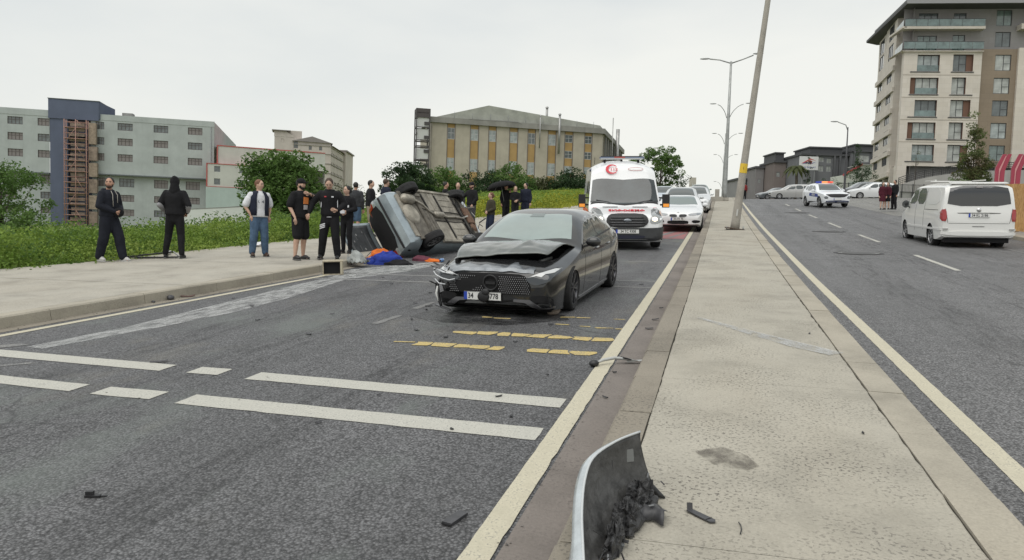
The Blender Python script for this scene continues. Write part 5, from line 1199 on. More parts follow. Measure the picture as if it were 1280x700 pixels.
# ------------------------------------------------------------------ cream tenement far behind the tree
def cream():
    r = empty('cream_tenement', WM(-144.59, 220.6, 13.3, 31), label='tall cream tenement rising behind the round green tree', cat='building')
    wm = m_wall('tenement_render', (.52, .475, .43), .12); cor = mat('cornice_grey', (.36, .34, .31), .8); rf = mat('tenement_roof', (.25, .23, .22), .8)
    F = [(1.9, 2.9, 16.7, 17.9), (10.9, 11.9, 14.7, 16.0), (14.3, 15.3, 14.7, 16.0), (14.3, 15.3, 11.3, 12.6), (14.3, 15.3, 8, 9.3), (10.9, 11.9, 8, 9.3), (2.4, 3.4, 11, 12.3), (6, 7.4, 15, 17.3)]
    sd = []
    for k in range(8):
        for z in (13.0, 9.8, 6.6, 3.4): sd.append((1.5+k*2.9, 2.9+k*2.9, z, z+1.3))
    M2 = Matrix.Translation((18.2, 0, 0)) @ Matrix.Rotation(radians(78), 4, 'Z')
    b = MB(); wall_sheet(b, -.2, 6, -12, 18.6, [h for h in F if h[1] < 6], 0, .3); wall_sheet(b, 6, 18.2, -12, 17.4, [h for h in F if h[0] >= 6], -.3, .3); wall_sheet(b, 0, 26, -12, 16.6, sd, 0, .3, 0, M2)
    wall_sheet(b, 26, 44, -12, 17.4, [], -.8, .3, 0, M2); b.add([M2 @ Vector(p) for p in ((26, -.8, -12), (26, 4, -12), (26, 4, 17.4), (26, -.8, 17.4))], [(0, 1, 2, 3)]); b.box(6, 18, 0, 14, -12, 17); b.box(0, 26, .4, 10, -12, 16.4, 0, M2); b.box(-.2, 10, .1, 20, 0, 18.4); b.box(4.2, 8.6, 1, 5, 18, 20.9)
    b.add([(-.3, -.1, 18.6), (6, -.1, 18.6), (6, -.1, 19.0), (3.4, -.1, 20.4), (-.3, -.1, 20.5)], [(0, 1, 2, 3, 4)])
    b.build('wall', wm, r)
    b = MB(); b.add([(5.5, -.9, 17.4), (18.8, -.9, 17.2), (18.8, 10, 17.2), (12, -.9, 19.2), (12, 10, 19.2), (5.5, 10, 17.4)], [(0, 1, 3), (0, 3, 4, 5), (1, 2, 4, 3), (0, 1, 2, 5)])
    b.add([M2 @ Vector(p) for p in ((-.2, -.9, 16.4), (26, -.9, 16.4), (26, 6, 17.6), (-.2, 6, 17.6))], [(0, 1, 2, 3)]); b.box(-1, 5, -.8, 6, 20.5, 20.75)
    b.box(25.5, 44, -1.4, 5, 17.4, 17.9, 0, M2); b.build('roof', rf, r)
    for z in (16.4, 13.7, 10.5, 7.3, 4.1): b = MB(); b.box(6, 18.4, -.55, -.3, z-.2, z); b.box(0, 26, -.25, 0, z-.35-.25*(z > 16), z-.15-.25*(z > 16), 0, M2); b.build('cornice', cor, r)
    for h in F: window(r, h[0], h[2], h[1]-h[0], h[3]-h[2], (.5,), (), .15 if h[1] < 6 else -.15, F_BR, G_MD)
    for h in sd: window(r, h[0], h[2], h[1]-h[0], h[3]-h[2], (.5,), (), .15, F_BR, G_MD, M2)
cream()

# ------------------------------------------------------------------ factory with ochre window strips
def factory():
    r = empty('factory', WM(-62.12, 154.81, 10.44, 29.8), label='long beige factory with ochre window strips and a shallow gabled roof', cat='building')
    wm = m_wall('factory_render', (.42, .385, .315), .16); ft = m_wall('factory_fascia', (.27, .265, .245), .3); rf = mat('factory_roof', (.36, .37, .33), .8, var=.3, vscale=.4)
    oc = m_wall('ochre_panel', (.40, .265, .11), .22); jb = mat('strip_jamb', (.14, .12, .11), .7)
    cols = [(3.35, 5.25), (8.55, 10.6), (12.75, 14.65), (17.6, 19.7), (21.9, 23.85), (26.7, 28.8), (30.75, 32.9), (35.6, 37.6)]
    holes = [(a, c, .5, 15.3) for a, c in cols]
    b = MB(); wall_sheet(b, 0, 40, -4, 15.4, holes, 0, .35)
    # right flank follows the street
    M2 = Matrix.Translation((40, 0, 0)) @ Matrix.Rotation(radians(61), 4, 'Z')
    sh_ = [(2+k*4.2, 4+k*4.2, 1, 15) for k in range(9)]; wall_sheet(b, 0, 42, -4, 15.4, sh_, 0, .35, 0, M2)
    b.add([(0, 0, -4), (0, 20, -4), (0, 20, 15.4), (0, 0, 15.4)], [(0, 1, 2, 3)]); b.build('wall', wm, r)
    b = MB(); b.box(-.5, 40.5, -.6, 1.0, 15.3, 16.5, 0); b.box(-.3, 42, -.6, 1, 15.3, 16.5, 0, M2); b.build('fascia', ft, r)
    b = MB(); e = M2 @ Vector((42, 0, 16.4)); 
    b.add([(0, .6, 16.4), (12.8, .6, 20.0), (39.6, .6, 17.3), (40.2, .6, 16.4), (0, 34, 16.4), (12.8, 34, 20), (39.6+12, 34, 17.3), (e.x, e.y, 16.4)], [(0, 1, 2, 3), (0, 1, 5, 4), (1, 2, 6, 5), (2, 3, 7, 6)]); b.build('roof', rf, r)
    b = MB(); b.add([(8, -.65, 16.45), (19.5, -.65, 16.5), (20.2, -.65, 16.1), (20.2, 1, 16.3), (19.5, 1, 17.0), (8, 1, 16.6)], [(0, 1, 4, 5), (1, 2, 3, 4)]); b.build('loose_sheet', mat('loose_sheet', (.14, .14, .13), .7), r)
    for k in range(9): b = MB(); x = 5+k*4.1; b.tube([(x, .2, 16.4), (x, .2, 18.0)], .04, 5); b.build('roof_rail_post', F_GY, r)
    for i, (a, c) in enumerate(cols):
        w = c-a; lay = [(14.4, 15.3, 0), (11.9, 14.4, 1), (7.8, 11.9, 0), (4.9, 7.8, 1), (.5, 4.9, 0)] if i < 6 else [(14.6, 15.3, 0), (12.8, 14.6, 1), (10.9, 12.8, 0), (9.2, 10.9, 1), (7.4, 9.2, 0), (5.7, 7.4, 1), (4, 5.7, 0), (2.2, 4, 1), (.5, 2.2, 0)]
        for z0, z1, wn_ in lay:
            if wn_: window(r, a+.15, z0, w-.3, z1-z0, (.5,), ((0, 1, .55),), .16, F_WH, G_TQ if z0 < 9 else random.choice((G_MD, G_TQ)), fw=.1)
            else: b = MB(); b.box(a+.15, c-.15, .12, .2, z0, z1); b.build('ochre_panel', oc, r)
        b = MB(); b.box(a, a+.15, -.05, .3, .5, 15.3); b.box(c-.15, c, -.05, .3, .5, 15.3); b.build('strip_jamb', jb, r)
    for h in sh_:
        for z in (1.5, 6, 10.5): window(r, h[0]+.1, z, 1.8, 3.4, (.5,), ((0, 1, .5),), .2, F_AN, G_MD, M2)
        b = MB(); b.box(h[0]+2.0, h[0]+2.6, -.4, 0, 0, 15.3, 0, M2); b.build('pilaster', mat('pilaster_grey', (.20, .20, .19), .8), r)
    gm = mat('galvanised_duct', (.36, .36, .35), .4, .6, var=.3, vscale=2)
    for u, y, z0, z1, rr in ((24.6, -.7, 11, 18.2, .13), (29.2, -.75, 10, 18.8, .26), (27.2, 3, 17, 20.8, .28)):
        b = MB(); b.tube([(u, y, z0), (u, y, z1)], rr, 10); b.lathe([(rr*1.35, z1), (rr*1.35, z1+.25), (.01, z1+.45)], 10, 'Z', (u, y, 0)); b.build('duct', gm, r)
    for u in (43.6, 46.2): b = MB(); p = M2 @ Vector((7+(u-43)*4, -1.2, 0)); b.tube([(p.x, p.y, 4), (p.x, p.y, 19.2 if u > 44 else 20.5)], .5 if u > 44 else .12, 8); b.build('duct', gm, r)
    # external lift frame at the left end
    s = empty('lift_frame', WM(-62.12, 154.81, 10.44, 29.8), label='open dark steel hoist frame against the left end of the factory', cat='tower')
    st = mat('frame_steel', (.06, .055, .055), .6)
    for u in (-3.6, -.75):
        for y in (-1.5, 1.5): b = MB(); b.box(u-.13, u+.13, y-.13, y+.13, -3, 17.9); b.build('upright', st, s)
    for z in (17.0, 13.9, 11.1, 9.8, 6.9, 5.6, 3.2, .6): b = MB(); [b.box(-3.6, -.75, y-.1, y+.1, z-.13, z+.13) for y in (-1.5, 1.5)]; [b.box(u-.1, u+.1, -1.5, 1.5, z-.13, z+.13) for u in (-3.6, -.75)]; b.build('girder', st, s)
    b = MB(); b.box(-3.7, -.6, -1.6, 1.6, 16.0, 17.95); b.build('head_housing', mat('head_housing', (.07, .06, .06), .7), s)
    for z0 in (14.1, 11.3, 7.1, 3.4): b = MB(); b.box(-3.4, -.9, -1.35, -1.31, z0, z0+2.2); b.build('mesh_screen', mat('screen_pale', (.52, .53, .52), .6), s)
    for k in range(5): b = MB(); z = 2+k*3; b.box(-1.9, -.8, -1.55, -1.45, z+.4, z+1.1); b.build('control_box', st, s)
factory()

# ------------------------------------------------------------------ apartment block on the right
def apartment():
    r = empty('apartment_block', WM(23.01, 112.79, 10.22, 8.4), label='pale stone-clad apartment block with brown bays and glass balconies on the right', cat='building')
    st = m_wall('stone_cladding', (.60, .555, .50), .08, .7, (1.2, .62), .80); bn = m_wall('brown_cladding', (.245, .195, .145), .10, .7, (1.3, .62), .8); gy = m_wall('grey_storeys', (.25, .24, .24), .1, .7, (1.6, .8), .85)
    dk = mat('roof_slate', (.105, .105, .11), .6); sf = mat('soffit_charcoal', (.075, .075, .08), .7); bal = glassm('balcony_glass', (.15, .21, .21), .1); pn = m_wall('side_panel_brown', (.155, .085, .06), .1)
    gl = m_wall('ground_wall', (.22, .215, .215), .12, .8, (2.2, 1.1), .8)
    rows = [15.25, 12.2, 9.2, 6.2, 3.2]
    cols = [(1.7, 4.6, 0), (6.25, 8.1, 1)]
    H1 = []
    for j, z in enumerate(rows):
        odd = j % 2
        H1.append((1.75-(.75 if odd else 0), 4.6, z, z+2.2)); H1.append((6.3, 8.1+(.75 if not odd else 0), z, z+2.25))
    HB = [(11.75, 13.75, z+.2, z+2.3) for z in rows]
    HG = [(1.9, 4.4, 18.2, 20.2), (6.4, 8.0, 18.2, 20.3), (1.9, 4.4, 21.1, 23.2), (6.4, 8.0, 21.1, 23.2), (11.8, 13.75, 18.7, 20.7), (11.8, 13.75, 21.5, 23.6)]
    H2 = [(a+15, c+15, z0, z1) for a, c, z0, z1 in H1]
    b = MB(); wall_sheet(b, 0, 9.9, 2.5, 17.9, H1, 0, .55, 0, None, 5); wall_sheet(b, 14.5, 26, 2.5, 18.4, H2, 0, .55, 0, None, 5); wall_sheet(b, 9.9, 14.5, 2.5, 18.3, HB, .35, .25, 1)
    wall_sheet(b, 0, 30, 17.9, 24.2, HG, .9, .3, 2); b.box(-.05, 9.9, -.02, .9, 17.78, 17.92, 0)
    wall_sheet(b, 1.2, 30, -6, 2.5, [], .8, .3, 3); b.box(0, 1.2, 0, 1.2, -6, 2.5, 0); b.add([(0, 0, 2.5), (30, 0, 2.5), (30, 2.3, 2.5), (0, 2.3, 2.5)], [(0, 1, 2, 3)], 4)
    b.box(9.86, 9.93, .01, .9, 2.5, 17.9, 0); b.box(14.47, 14.53, .01, .9, 2.5, 18.35, 0); b.add([(30, 0, -6), (30, 16, -6), (30, 16, 24), (30, 0, 24)], [(0, 1, 2, 3)], 0)
    # flank along the street: projecting bay, recessed strip
    M2 = Matrix.Translation((0, 0, 0)) @ Matrix.Rotation(radians(81.6), 4, 'Z') @ Matrix.Rotation(0, 4, 'Z')
    # flank frame: X runs away from us along the street, Y points into the building on the right (so mirror)
    M2 = M2 @ Matrix.Diagonal((1, -1, 1, 1))
    FA = [(1.6, 4.2, z, z+2.1) for z in rows]; FB = [(6.4, 9.6, z, z+2.1) for z in rows+[18.6, 21.4]]; FC = [(13.2, 16.2, z, z+2.1) for z in rows+[18.6, 21.0]]
    wall_sheet(b, 0, 1.2, 2.5, 17.9, [], 0, .14, 0, M2); wall_sheet(b, 1.2, 4.6, 2.5, 17.9, FA, 1.1, .14, 0, M2); wall_sheet(b, 4.6, 11.6, 1.3, 23.6, FB, -.15, .12, 0, M2); wall_sheet(b, 11.6, 17.2, 1.9, 23.4, FC, -.1, .12, 0, M2)
    b.add([M2 @ Vector(p) for p in ((4.6, 1.3, 1.3), (4.6, -.15, 1.3), (4.6, -.15, 23.6), (4.6, 1.3, 23.6))], [(0, 1, 2, 3)], 0)
    b.add([M2 @ Vector(p) for p in ((4.6, -.15, 1.3), (11.6, -.15, 1.3), (11.6, 1, 1.3), (4.6, 1, 1.3))], [(0, 1, 2, 3)], 4)
    b.add([M2 @ Vector(p) for p in ((0, 1, 17.9), (4.6, 1, 17.9), (4.6, 1, 24), (0, 1, 24))], [(0, 1, 2, 3)], 2)
    for k in range(5): b.box(.2+k*4.0, .9+k*4.0, -.05, .8, -6, 2.5, 0, M2)
    wall_sheet(b, 0, 17.2, -6, 2.5, [(1.5+k*4.4, 4+k*4.4, -2, 1.9) for k in range(4)], 1.6, .4, 2, M2)
    b.build('wall', [st, bn, gy, gl, sf, pn], r)
    for k in range(4): window(r, 1.5+k*4.4, -2, 2.5, 3.9, (.5,), (), 1.75, F_AN, G_MD, M2)
    # roof slab with deep dark eaves
    b = MB(); P = [(-.6, -1.7), (30, -1.7), (30, 16), (3, 20), (.9, 18.6)]
    M3 = Matrix.Identity(4); b.prism(P, 23.75, 24.1, 'Z'); b.prism([(x*.93+1.2, y*.93+1.2) for x, y in P], 24.1, 25.6, 'Z', 1); b.build('roof', [sf, dk], r)
    b = MB(); b.box(-.7, 30, -1.9, -1.7, 23.7, 24.15); b.build('gutter', mat('gutter_grey', (.26, .26, .27), .5), r)
    # balconies of the two grey storeys
    for z in (17.9, 20.9):
        b = MB(); b.box(-.3, 9.95, -.35, .9, z-.1 if z > 18 else z-.08, z+.25 if z > 18 else z+.02); b.box(-.5, 0, -.35, 4.6, z+.0, z+.25 if z > 18 else z+.02, 0, None); sl = b.build('balcony', st, r)
        for k in range(7): u = -.2+k*1.45; b = MB(); b.box(u, u+1.40, -.28, -.25, z+.3, z+1.2); b.build('glass_panel', bal, sl)
        for k in range(3): v = .1+k*1.5; b = MB(); b.box(v, v+1.45, -.28, -.25, z+.3, z+1.2, 0, M2); b.build('glass_panel', bal, sl)
        b = MB(); b.box(-.3, 9.95, -.31, -.22, z+1.2, z+1.25); b.build('handrail', F_AN, sl)
    b = MB(); b.box(14.4, 20, -.35, .9, 20.8, 21.5); b.build('balcony', st, r)
    # windows: recessed frames, brown side panels, green glass guards
    for j, z in enumerate(rows):
        odd = j % 2; pm = (G_MD, G_CU)[(j+1) % 2]
        for du in (0, 15):
            window(r, 1.75+du, z, 2.85, 2.2, (.33, .66), (), .38, F_AN, random.choice((G_CU, G_MD, G_TQ)) if j != 2 else G_MD); b = MB(); b.box(1.75+du, 4.6+du, .22, .25, z+.05, z+.85); b.build('glass_guard', bal, r)
            if odd: b = MB(); b.box(1.0+du, 1.72+du, .30, .38, z, z+2.2); b.build('side_panel', pn, r)
            window(r, 6.3+du, z, 1.8, 2.25, (.5,), ((.5, 1, .45),), .38, F_AN, random.choice((G_CU, G_MD, G_CU)))
            if not odd: b = MB(); b.box(8.08+du, 8.82+du, .30, .38, z, z+2.2); b.build('side_panel', pn, r)
            b = MB(); b.box(.9+du, 4.7+du, -.08, .1, z-.16, z-.04); b.build('window_ledge', F_AN, r); b = MB(); b.box(6.1+du, 9.0+du, -.08, .1, z-.16, z-.04); b.build('window_ledge', F_AN, r)
        window(r, 11.75, z+.2, 2.0, 2.1, (.55,), ((.55, 1, .45),), .5, F_AN, (G_CU, G_CU, G_MD, G_TQ, G_GR)[j])
        window(r, 1.6, z, 2.6, 2.1, (.5,), (), 1.2, F_AN, G_DK, M2)
    for h in FB: window(r, h[0], h[2], 3.2, 2.1, (.33, .66), (), -.07, F_AN, G_DK, M2)
    for h in FC: window(r, h[0], h[2], 3.0, 2.1, (.5,), (), -.02, F_AN, G_DK, M2)
    for h in HG: window(r, h[0], h[2], h[1]-h[0], h[3]-h[2], (.33, .66) if h[1]-h[0] > 2.2 else (.5,), (), 1.05, F_AN, random.choice((G_MD, G_GR)))
    for z in (1.3, 4.3, 7.3, 10.3, 13.3, 16.3): b = MB(); b.box(4.5, 17.2, -.42, -.10, z+.1, z+.75, 0, M2); b.build('bay_band', st, r)
    for z in (14.9, 11.9, 8.9, 5.9): b = MB(); b.box(-.02, 9.9, -.03, 0, z-.16, z-.10); b.build('string_course', mat('joint_line', (.36, .32, .27), .8), r)
apartment()

# ------------------------------------------------------------------ the ramp wall, its railing and the fence in front of the block
def ramp():
    M = WM(22.33, 110.54, 10.58, 8.4)
    r = empty('ramp_wall', M, label='pale curved ramp wall with dark railing under the apartment block', cat='wall')
    b = MB(); rows = []
    for k in range(25):
        u = .3+k*1.0; z = -.9+2.55*(1-math.exp(-u/5.5)); y = -.8-1.2*sin(min(pi, u/8)); rows.append([(u, y, -4.5), (u, y, z), (u, y+.3, z), (u, y+.3, -4.5)])
    b.rings(rows, closed=True, cap=True, smooth=False); b.build('retaining_wall', m_wall('ramp_render', (.36, .35, .34), .15), r)
    rl = mat('railing_black', (.03, .03, .032), .5)
    T = [(.3+k*1.0, -.8-1.2*sin(min(pi, (.3+k)/8))+.15, -.9+2.55*(1-math.exp(-(.3+k)/5.5))) for k in range(25)]
    for dz in (.25, .5, .75, 1.0): b = MB(); b.tube([(x, y, z+dz) for x, y, z in T], .05 if dz == 1 else .035, 6); b.build('rail', rl, r)
    for x, y, z in T: b = MB(); b.box(x-.05, x+.05, y-.04, y+.04, z, z+1.05); b.build('post', rl, r)
    b = MB(); [b.box(x+.25*j-.012, x+.25*j+.012, y-.012, y+.012, z+.05, z+.98) for x, y, z in T for j in (1, 2, 3)]; b.build('baluster', rl, r, kind='stuff')
    f = empty('street_fence', M, label='low black railing fence along the forecourt behind the parked white hatchback', cat='fence')
    for k in range(24):
        u = -9+k*1.3; b = MB(); b.box(u-.05, u+.05, -6.05, -5.95, -3.4, -.95); b.build('post', rl, f)
        if k < 23:
            b = MB(); b.box(u+.05, u+1.25, -6.02, -5.98, -1.1, -1.04); b.box(u+.05, u+1.25, -6.02, -5.98, -2.0, -1.94)
            for j in range(7): b.box(u+.12+j*.16, u+.15+j*.16, -6.015, -5.985, -2.0, -1.05)
            b.build('railing_panel', rl, f)
    b = MB(); b.box(-9, 21, -5.9, -5.6, -4.5, -1.95); b.build('plinth', CONCR, f)
ramp()

# ------------------------------------------------------------------ row of dark modern buildings and low white house up the street
def row():
    B = lambda u, y, z=0: WM(15.29, 160.66, 12.03, 15.8) @ Matrix.Translation((u, y, z))
    cg = m_wall('charcoal_clad', (.17, .175, .185), .15); cd = m_wall('charcoal_dark', (.105, .108, .115), .15); br_ = m_wall('brown_grey', (.20, .17, .16), .15); roofm = mat('row_roof', (.07, .072, .078), .6)
    def blk(name, label, u0, u1, y0, d, h, m, wins, roofh=.4, top=None, pm=G_CU, fins=()):
        r = empty(name, B(u0, y0), label=label, cat='building', group=None); w = u1-u0
        b = MB(); wall_sheet(b, 0, w, -8, h, wins, 0, .25); b.add([(0, 0, -8), (0, d, -8), (0, d, h), (0, 0, h)], [(0, 1, 2, 3)]); b.add([(w, 0, -8), (w, d, -8), (w, d, h), (w, 0, h)], [(0, 1, 2, 3)]); b.add([(0, 0, h), (w, 0, h), (w, d, h), (0, d, h)], [(0, 1, 2, 3)]); b.build('wall', m, r)
        b = MB(); b.box(-.25, w+.25, -.4, d, h, h+roofh)
        if top: b.box(top[0], top[1], .8, d-1, h+roofh, top[2]); b.box(top[0]-.25, top[1]+.25, .5, d-.8, top[2], top[2]+.25)
        b.build('roof', roofm, r)
        for x in fins: b = MB(); b.box(x, x+.35, -.5, 0, -3, h); b.build('fin', cd, r)
        for q in wins: window(r, q[0], q[2], q[1]-q[0], q[3]-q[2], (.5,), (), .12, F_GY, pm)
        return r
    blk('charcoal_block', 'wide charcoal modern block with flat dark roof behind the billboard', 0, 9.3, 0, 10, 7.4, cg, [(3.4, 4.5, 6.1, 7.1), (5.0, 6.0, 5.9, 6.9), (3.4, 4.5, 4.2, 5.4), (5.0, 6.0, 4.2, 5.4), (6.6, 7.2, 1.5, 2.6), (1.2, 2.2, 1.2, 2.4)], top=(1.9, 8.4, 9.0), fins=(2.7, 6.3, 7.4))
    blk('charcoal_villa', 'dark block with stepped roof and two large pale windows left of the apartments', 9.5, 16.2, -1.5, 9, 8.2, cg, [(1.2, 3.4, 6.2, 7.6), (1.2, 3.4, 4.6, 5.9), (4.3, 5.4, 4.4, 7.6)], top=(.8, 6.5, 9.6), fins=(.1, 3.6))
    blk('brown_block', 'brown grey block stepping down left of the billboard', -2.6, -.1, 8, 9, 6.6, br_, [(.5, 1.2, 3.6, 4.6)], top=(.4, 2.2, 8.6))
    blk('grey_stepped_block', 'grey flat-roofed block with a dark mid band, second from the left up the street', -4.5, -2.75, 14, 9, 5.9, m_wall('mid_grey', (.24, .23, .23), .15), [(.5, 1.1, 2.6, 3.5)])
    blk('small_end_block', 'smallest grey block at the far left end of the row up the street', -6.6, -4.7, 20, 9, 3.7, m_wall('pale_grey', (.28, .28, .28), .15), [(.4, 1.6, 2.6, 3.3), (.9, 1.6, 1.1, 2.2)])
    # white low house with red gable line
    r = empty('white_house', B(3.4, -12), label='low white house front with red sloping roof edge below the dark blocks', cat='house')
    b = MB(); b.add([(0, 0, -6), (12, 0, -6), (12, 0, 4.5), (3.2, 0, 4.5), (.1, 0, 2.6)], [(0, 1, 2, 3, 4)]); b.add([(0, 0, -6), (0, 6, -6), (0, 6, 2.6), (0, 0, 2.6)], [(0, 1, 2, 3)]); b.add([(9, 0, -6), (9, 6, -6), (9, 6, 4.5), (9, 0, 4.5)], [(0, 1, 2, 3)]); b.build('wall', m_wall('white_render', (.55, .57, .52), .1), r)
    b = MB(); b.add([(-.2, -.2, 2.4), (3.2, -.2, 4.5), (3.2, .25, 4.5), (-.2, .25, 2.4), (-.2, -.2, 2.7), (3.2, -.2, 4.8), (3.2, .25, 4.8), (-.2, .25, 2.7)], [(0, 1, 5, 4), (4, 5, 6, 7), (0, 3, 7, 4), (1, 2, 6, 5)]); b.box(3.2, 12, -.2, 6, 4.5, 4.62, 1); b.build('roof', [mat('edge_red2', (.45, .06, .07), .6), mat('flat_roof_pale', (.5, .5, .48), .7)], r)
    for u in (1, 4, 6.5): b = MB(); b.box(u, u+1.6, -.06, .0, .1, 1.4); b.build('shutter', mat('shutter_mint', (.40, .46, .43), .6), r)
    # billboard
    r = empty('billboard', WM(11.6, 128.33, 9.93, 15.5), label='white billboard with a red and blue roof emblem on two posts', cat='billboard')
    b = MB(); b.box(.3, 3.35, 0, .12, 3.6, 5.75); b.build('panel', mat('board_white', (.66, .67, .68), .6), r)
    for u in (.8, 2.8): b = MB(); b.box(u, u+.12, .1, .25, -4, 5.0); b.build('post', F_GY, r)
    rd = mat('emblem_red', (.50, .10, .09), .5); nb = mat('emblem_navy', (.06, .08, .30), .5)
    b = MB(); b.prism([(.6, 4.6), (2.0, 5.45), (2.95, 5.1), (2.4, 5.2), (2.0, 5.25), (1.3, 4.8), (1.0, 4.68)], -.02, -.004, 'Y', 0); b.prism([(1.5, 4.8), (2.0, 5.15), (2.35, 5.0), (2.15, 4.5), (2.0, 4.85)], -.04, -.022, 'Y', 0)
    b.prism([(.75, 4.55), (1.2, 4.78), (2.3, 4.72), (2.95, 4.9), (2.3, 4.6), (1.4, 4.62)], -.03, -.01, 'Y', 1); b.build('roof_emblem', [rd, nb], r)
    text('EVA İNŞAAT', .34, nb, r, Matrix.Translation((1.83, -.01, 4.0)) @ FACE_F, sx=1.15)
row()
# white boundary wall in the field on the left
r = empty('field_wall', Matrix.Identity(4), label='low white painted wall rising across the field behind the shrubs', cat='wall')
b = MB(); P0 = [(-41.6, 50.4, 1.75, 1.0), (-39, 52.4, 2.2, .85), (-36.6, 54.3, 2.95, .45), (-34, 56.3, 3.2, .40)]
rows = [[(x, y, z-2.5), (x, y, z+h), (x+.15, y+.2, z+h), (x+.15, y+.2, z-2.5)] for x, y, z, h in P0]; b.rings(rows, closed=True, cap=True, smooth=False); b.build('wall_face', m_wall('limewash', (.66, .68, .66), .06), r)
b = MB(); b.rings([[(x-.05, y-.06, z+h), (x-.05, y-.06, z+h+.07), (x+.2, y+.26, z+h+.07), (x+.2, y+.26, z+h)] for x, y, z, h in P0], closed=True, smooth=False); b.build('coping', CONCR, r)

# OSB hoarding on the right edge
def hoarding():
    t = NT('osb_board', .8); v = t.vor(22, vec=t.map((1, 1, .45), rot=.3)); c = t.ramp(v.outputs['Color'], [(.1, (.42, .22, .07)), (.5, (.55, .31, .11)), (.9, (.66, .40, .17))])
    c = t.mix(1, c, t.g(t.noise(1.2, 4, .6), .3, .7, .88, 1.1), 'MULTIPLY'); osb = t.out(c, v.outputs['Distance'], .4, .01)
    r = empty('osb_hoarding', RM(9.9, 31.0, zr(29)+.05, radians(-90)), label='orange chipboard site hoarding at the right edge behind the white van', cat='hoarding')
    for k in range(6): b = MB(); b.box(.1+k*1.22, 1.31+k*1.22, 0, .018, .12, 1.74); b.build('board', osb, r)
    for k in range(7): b = MB(); b.box(.05+k*1.22, .14+k*1.22, .02, .12, 0, 1.6); b.build('post', mat('timber_post', (.34, .24, .14), .8), r)
hoarding()
def cable_frames():
    mr = mat('maroon_steel', (.30, .02, .05), .4, coat=.4); pl_ = mat('maroon_light', (.55, .25, .25), .5)
    for i, (x, y) in enumerate(((10.75, 34.6), (11.32, 34.6))):
        r = empty('maroon_pylon', GM(x, y, zr(34), radians(-12)), label=('left of two bent maroon steel pylons above the chipboard hoarding', 'right of two bent maroon steel pylons above the chipboard hoarding')[i], cat='sign pylon', group='maroon pylons behind the hoarding')
        for dx in (0, .17): b = MB(); b.prism([(dx-.07, 0), (dx+.07, 0), (dx+.10, 2.3), (dx+.30, 2.95), (dx+.16, 2.95), (dx-.06, 2.4)], -.12, .12, 'Y'); b.build('fin', mr, r)
        b = MB(); b.prism([(.05, .3), (.075, .3), (.10, 2.25), (.29, 2.88), (.26, 2.88), (.065, 2.35)], -.14, -.125, 'Y'); b.build('edge_strip', pl_, r)
        b = MB(); b.box(.12, .30, .3, .4, 1.95, 2.3); b.build('bracket', F_GY, r)
cable_frames()
# ================================================================== LAMP POSTS
GALV = mat('galvanised', (.36, .37, .36), .45, .55, var=.3, vscale=2.5, bump=.05)
CAST = m_concrete('post_concrete', (.37, .35, .31), .7)
def post_label(p, z, r):
    b = MB(); b.lathe([(r, z), (r, z+.34)], 16); b.build('warning_sticker', mat('sticker_yellow', (.70, .48, .04), .5), p)
    b = MB(); b.prism([(-.012, z+.27), (.012, z+.17), (-.002, z+.17), (.012, z+.07), (-.016, z+.19), (0, z+.19)], -r-.004, -r-.001, 'Y'); b.build('flash_mark', M_INK, p)
def leaning():
    # knocked out of plumb: stands askew over its base plate, top past the upper edge of the picture
    p = empty('leaning_lamp_post', RM(.53, 28.3, zr(28)+.155), label='knocked-askew concrete lamp post leaning right on the median with yellow sticker', cat='lamp post')
    d = Vector((1.12, .2, 10.6)).normalized(); q = Vector((0, 0, 1)).rotation_difference(d).to_matrix().to_4x4()
    b = MB(); n = 12; b.lathe([(.165, .0), (.155, .3), (.135, 1.4), (.115, 4), (.098, 7), (.08, 10.5), (.065, 12)], n, cap=True)
    s = b.build('shaft', CAST, p, q); post_label(s, 2.05, .135)
    b = MB(); b.prism([(-.36, -.26), (.36, -.22), (.40, .26), (-.32, .28)], .02, .05, 'Z', 0, Matrix.Rotation(radians(8), 4, 'Y')); b.prism([(-.30, -.22), (.30, -.2), (.3, .22), (-.28, .22)], .0, .015, 'Z', 1); b.build('base_plate', [mat('rusty_plate', (.10, .07, .05), .8, .3, var=.4, vscale=9), M_VOID], p)
    b = MB(); [b.tube([(x, y, .0), (x, y, .12)], .018, 6) for x in (-.28, .3) for y in (-.18, .18)]; b.build('anchor_bolt', GALV, p)
    b = MB(); b.box(-.03, .03, -.175, -.14, .5, .75); b.build('cable_door', mat('door_pale', (.5, .5, .48), .6), s)
    for sg in (-1, 1): b = MB(); b.tube([(0, 0, 11.9), (sg*.6, 0, 12.4), (sg*1.6, 0, 12.6)], .045, 8); b.ball((sg*1.9, 0, 12.6), (.36, .12, .06)); b.build('lamp_head', GALV, s)
leaning()
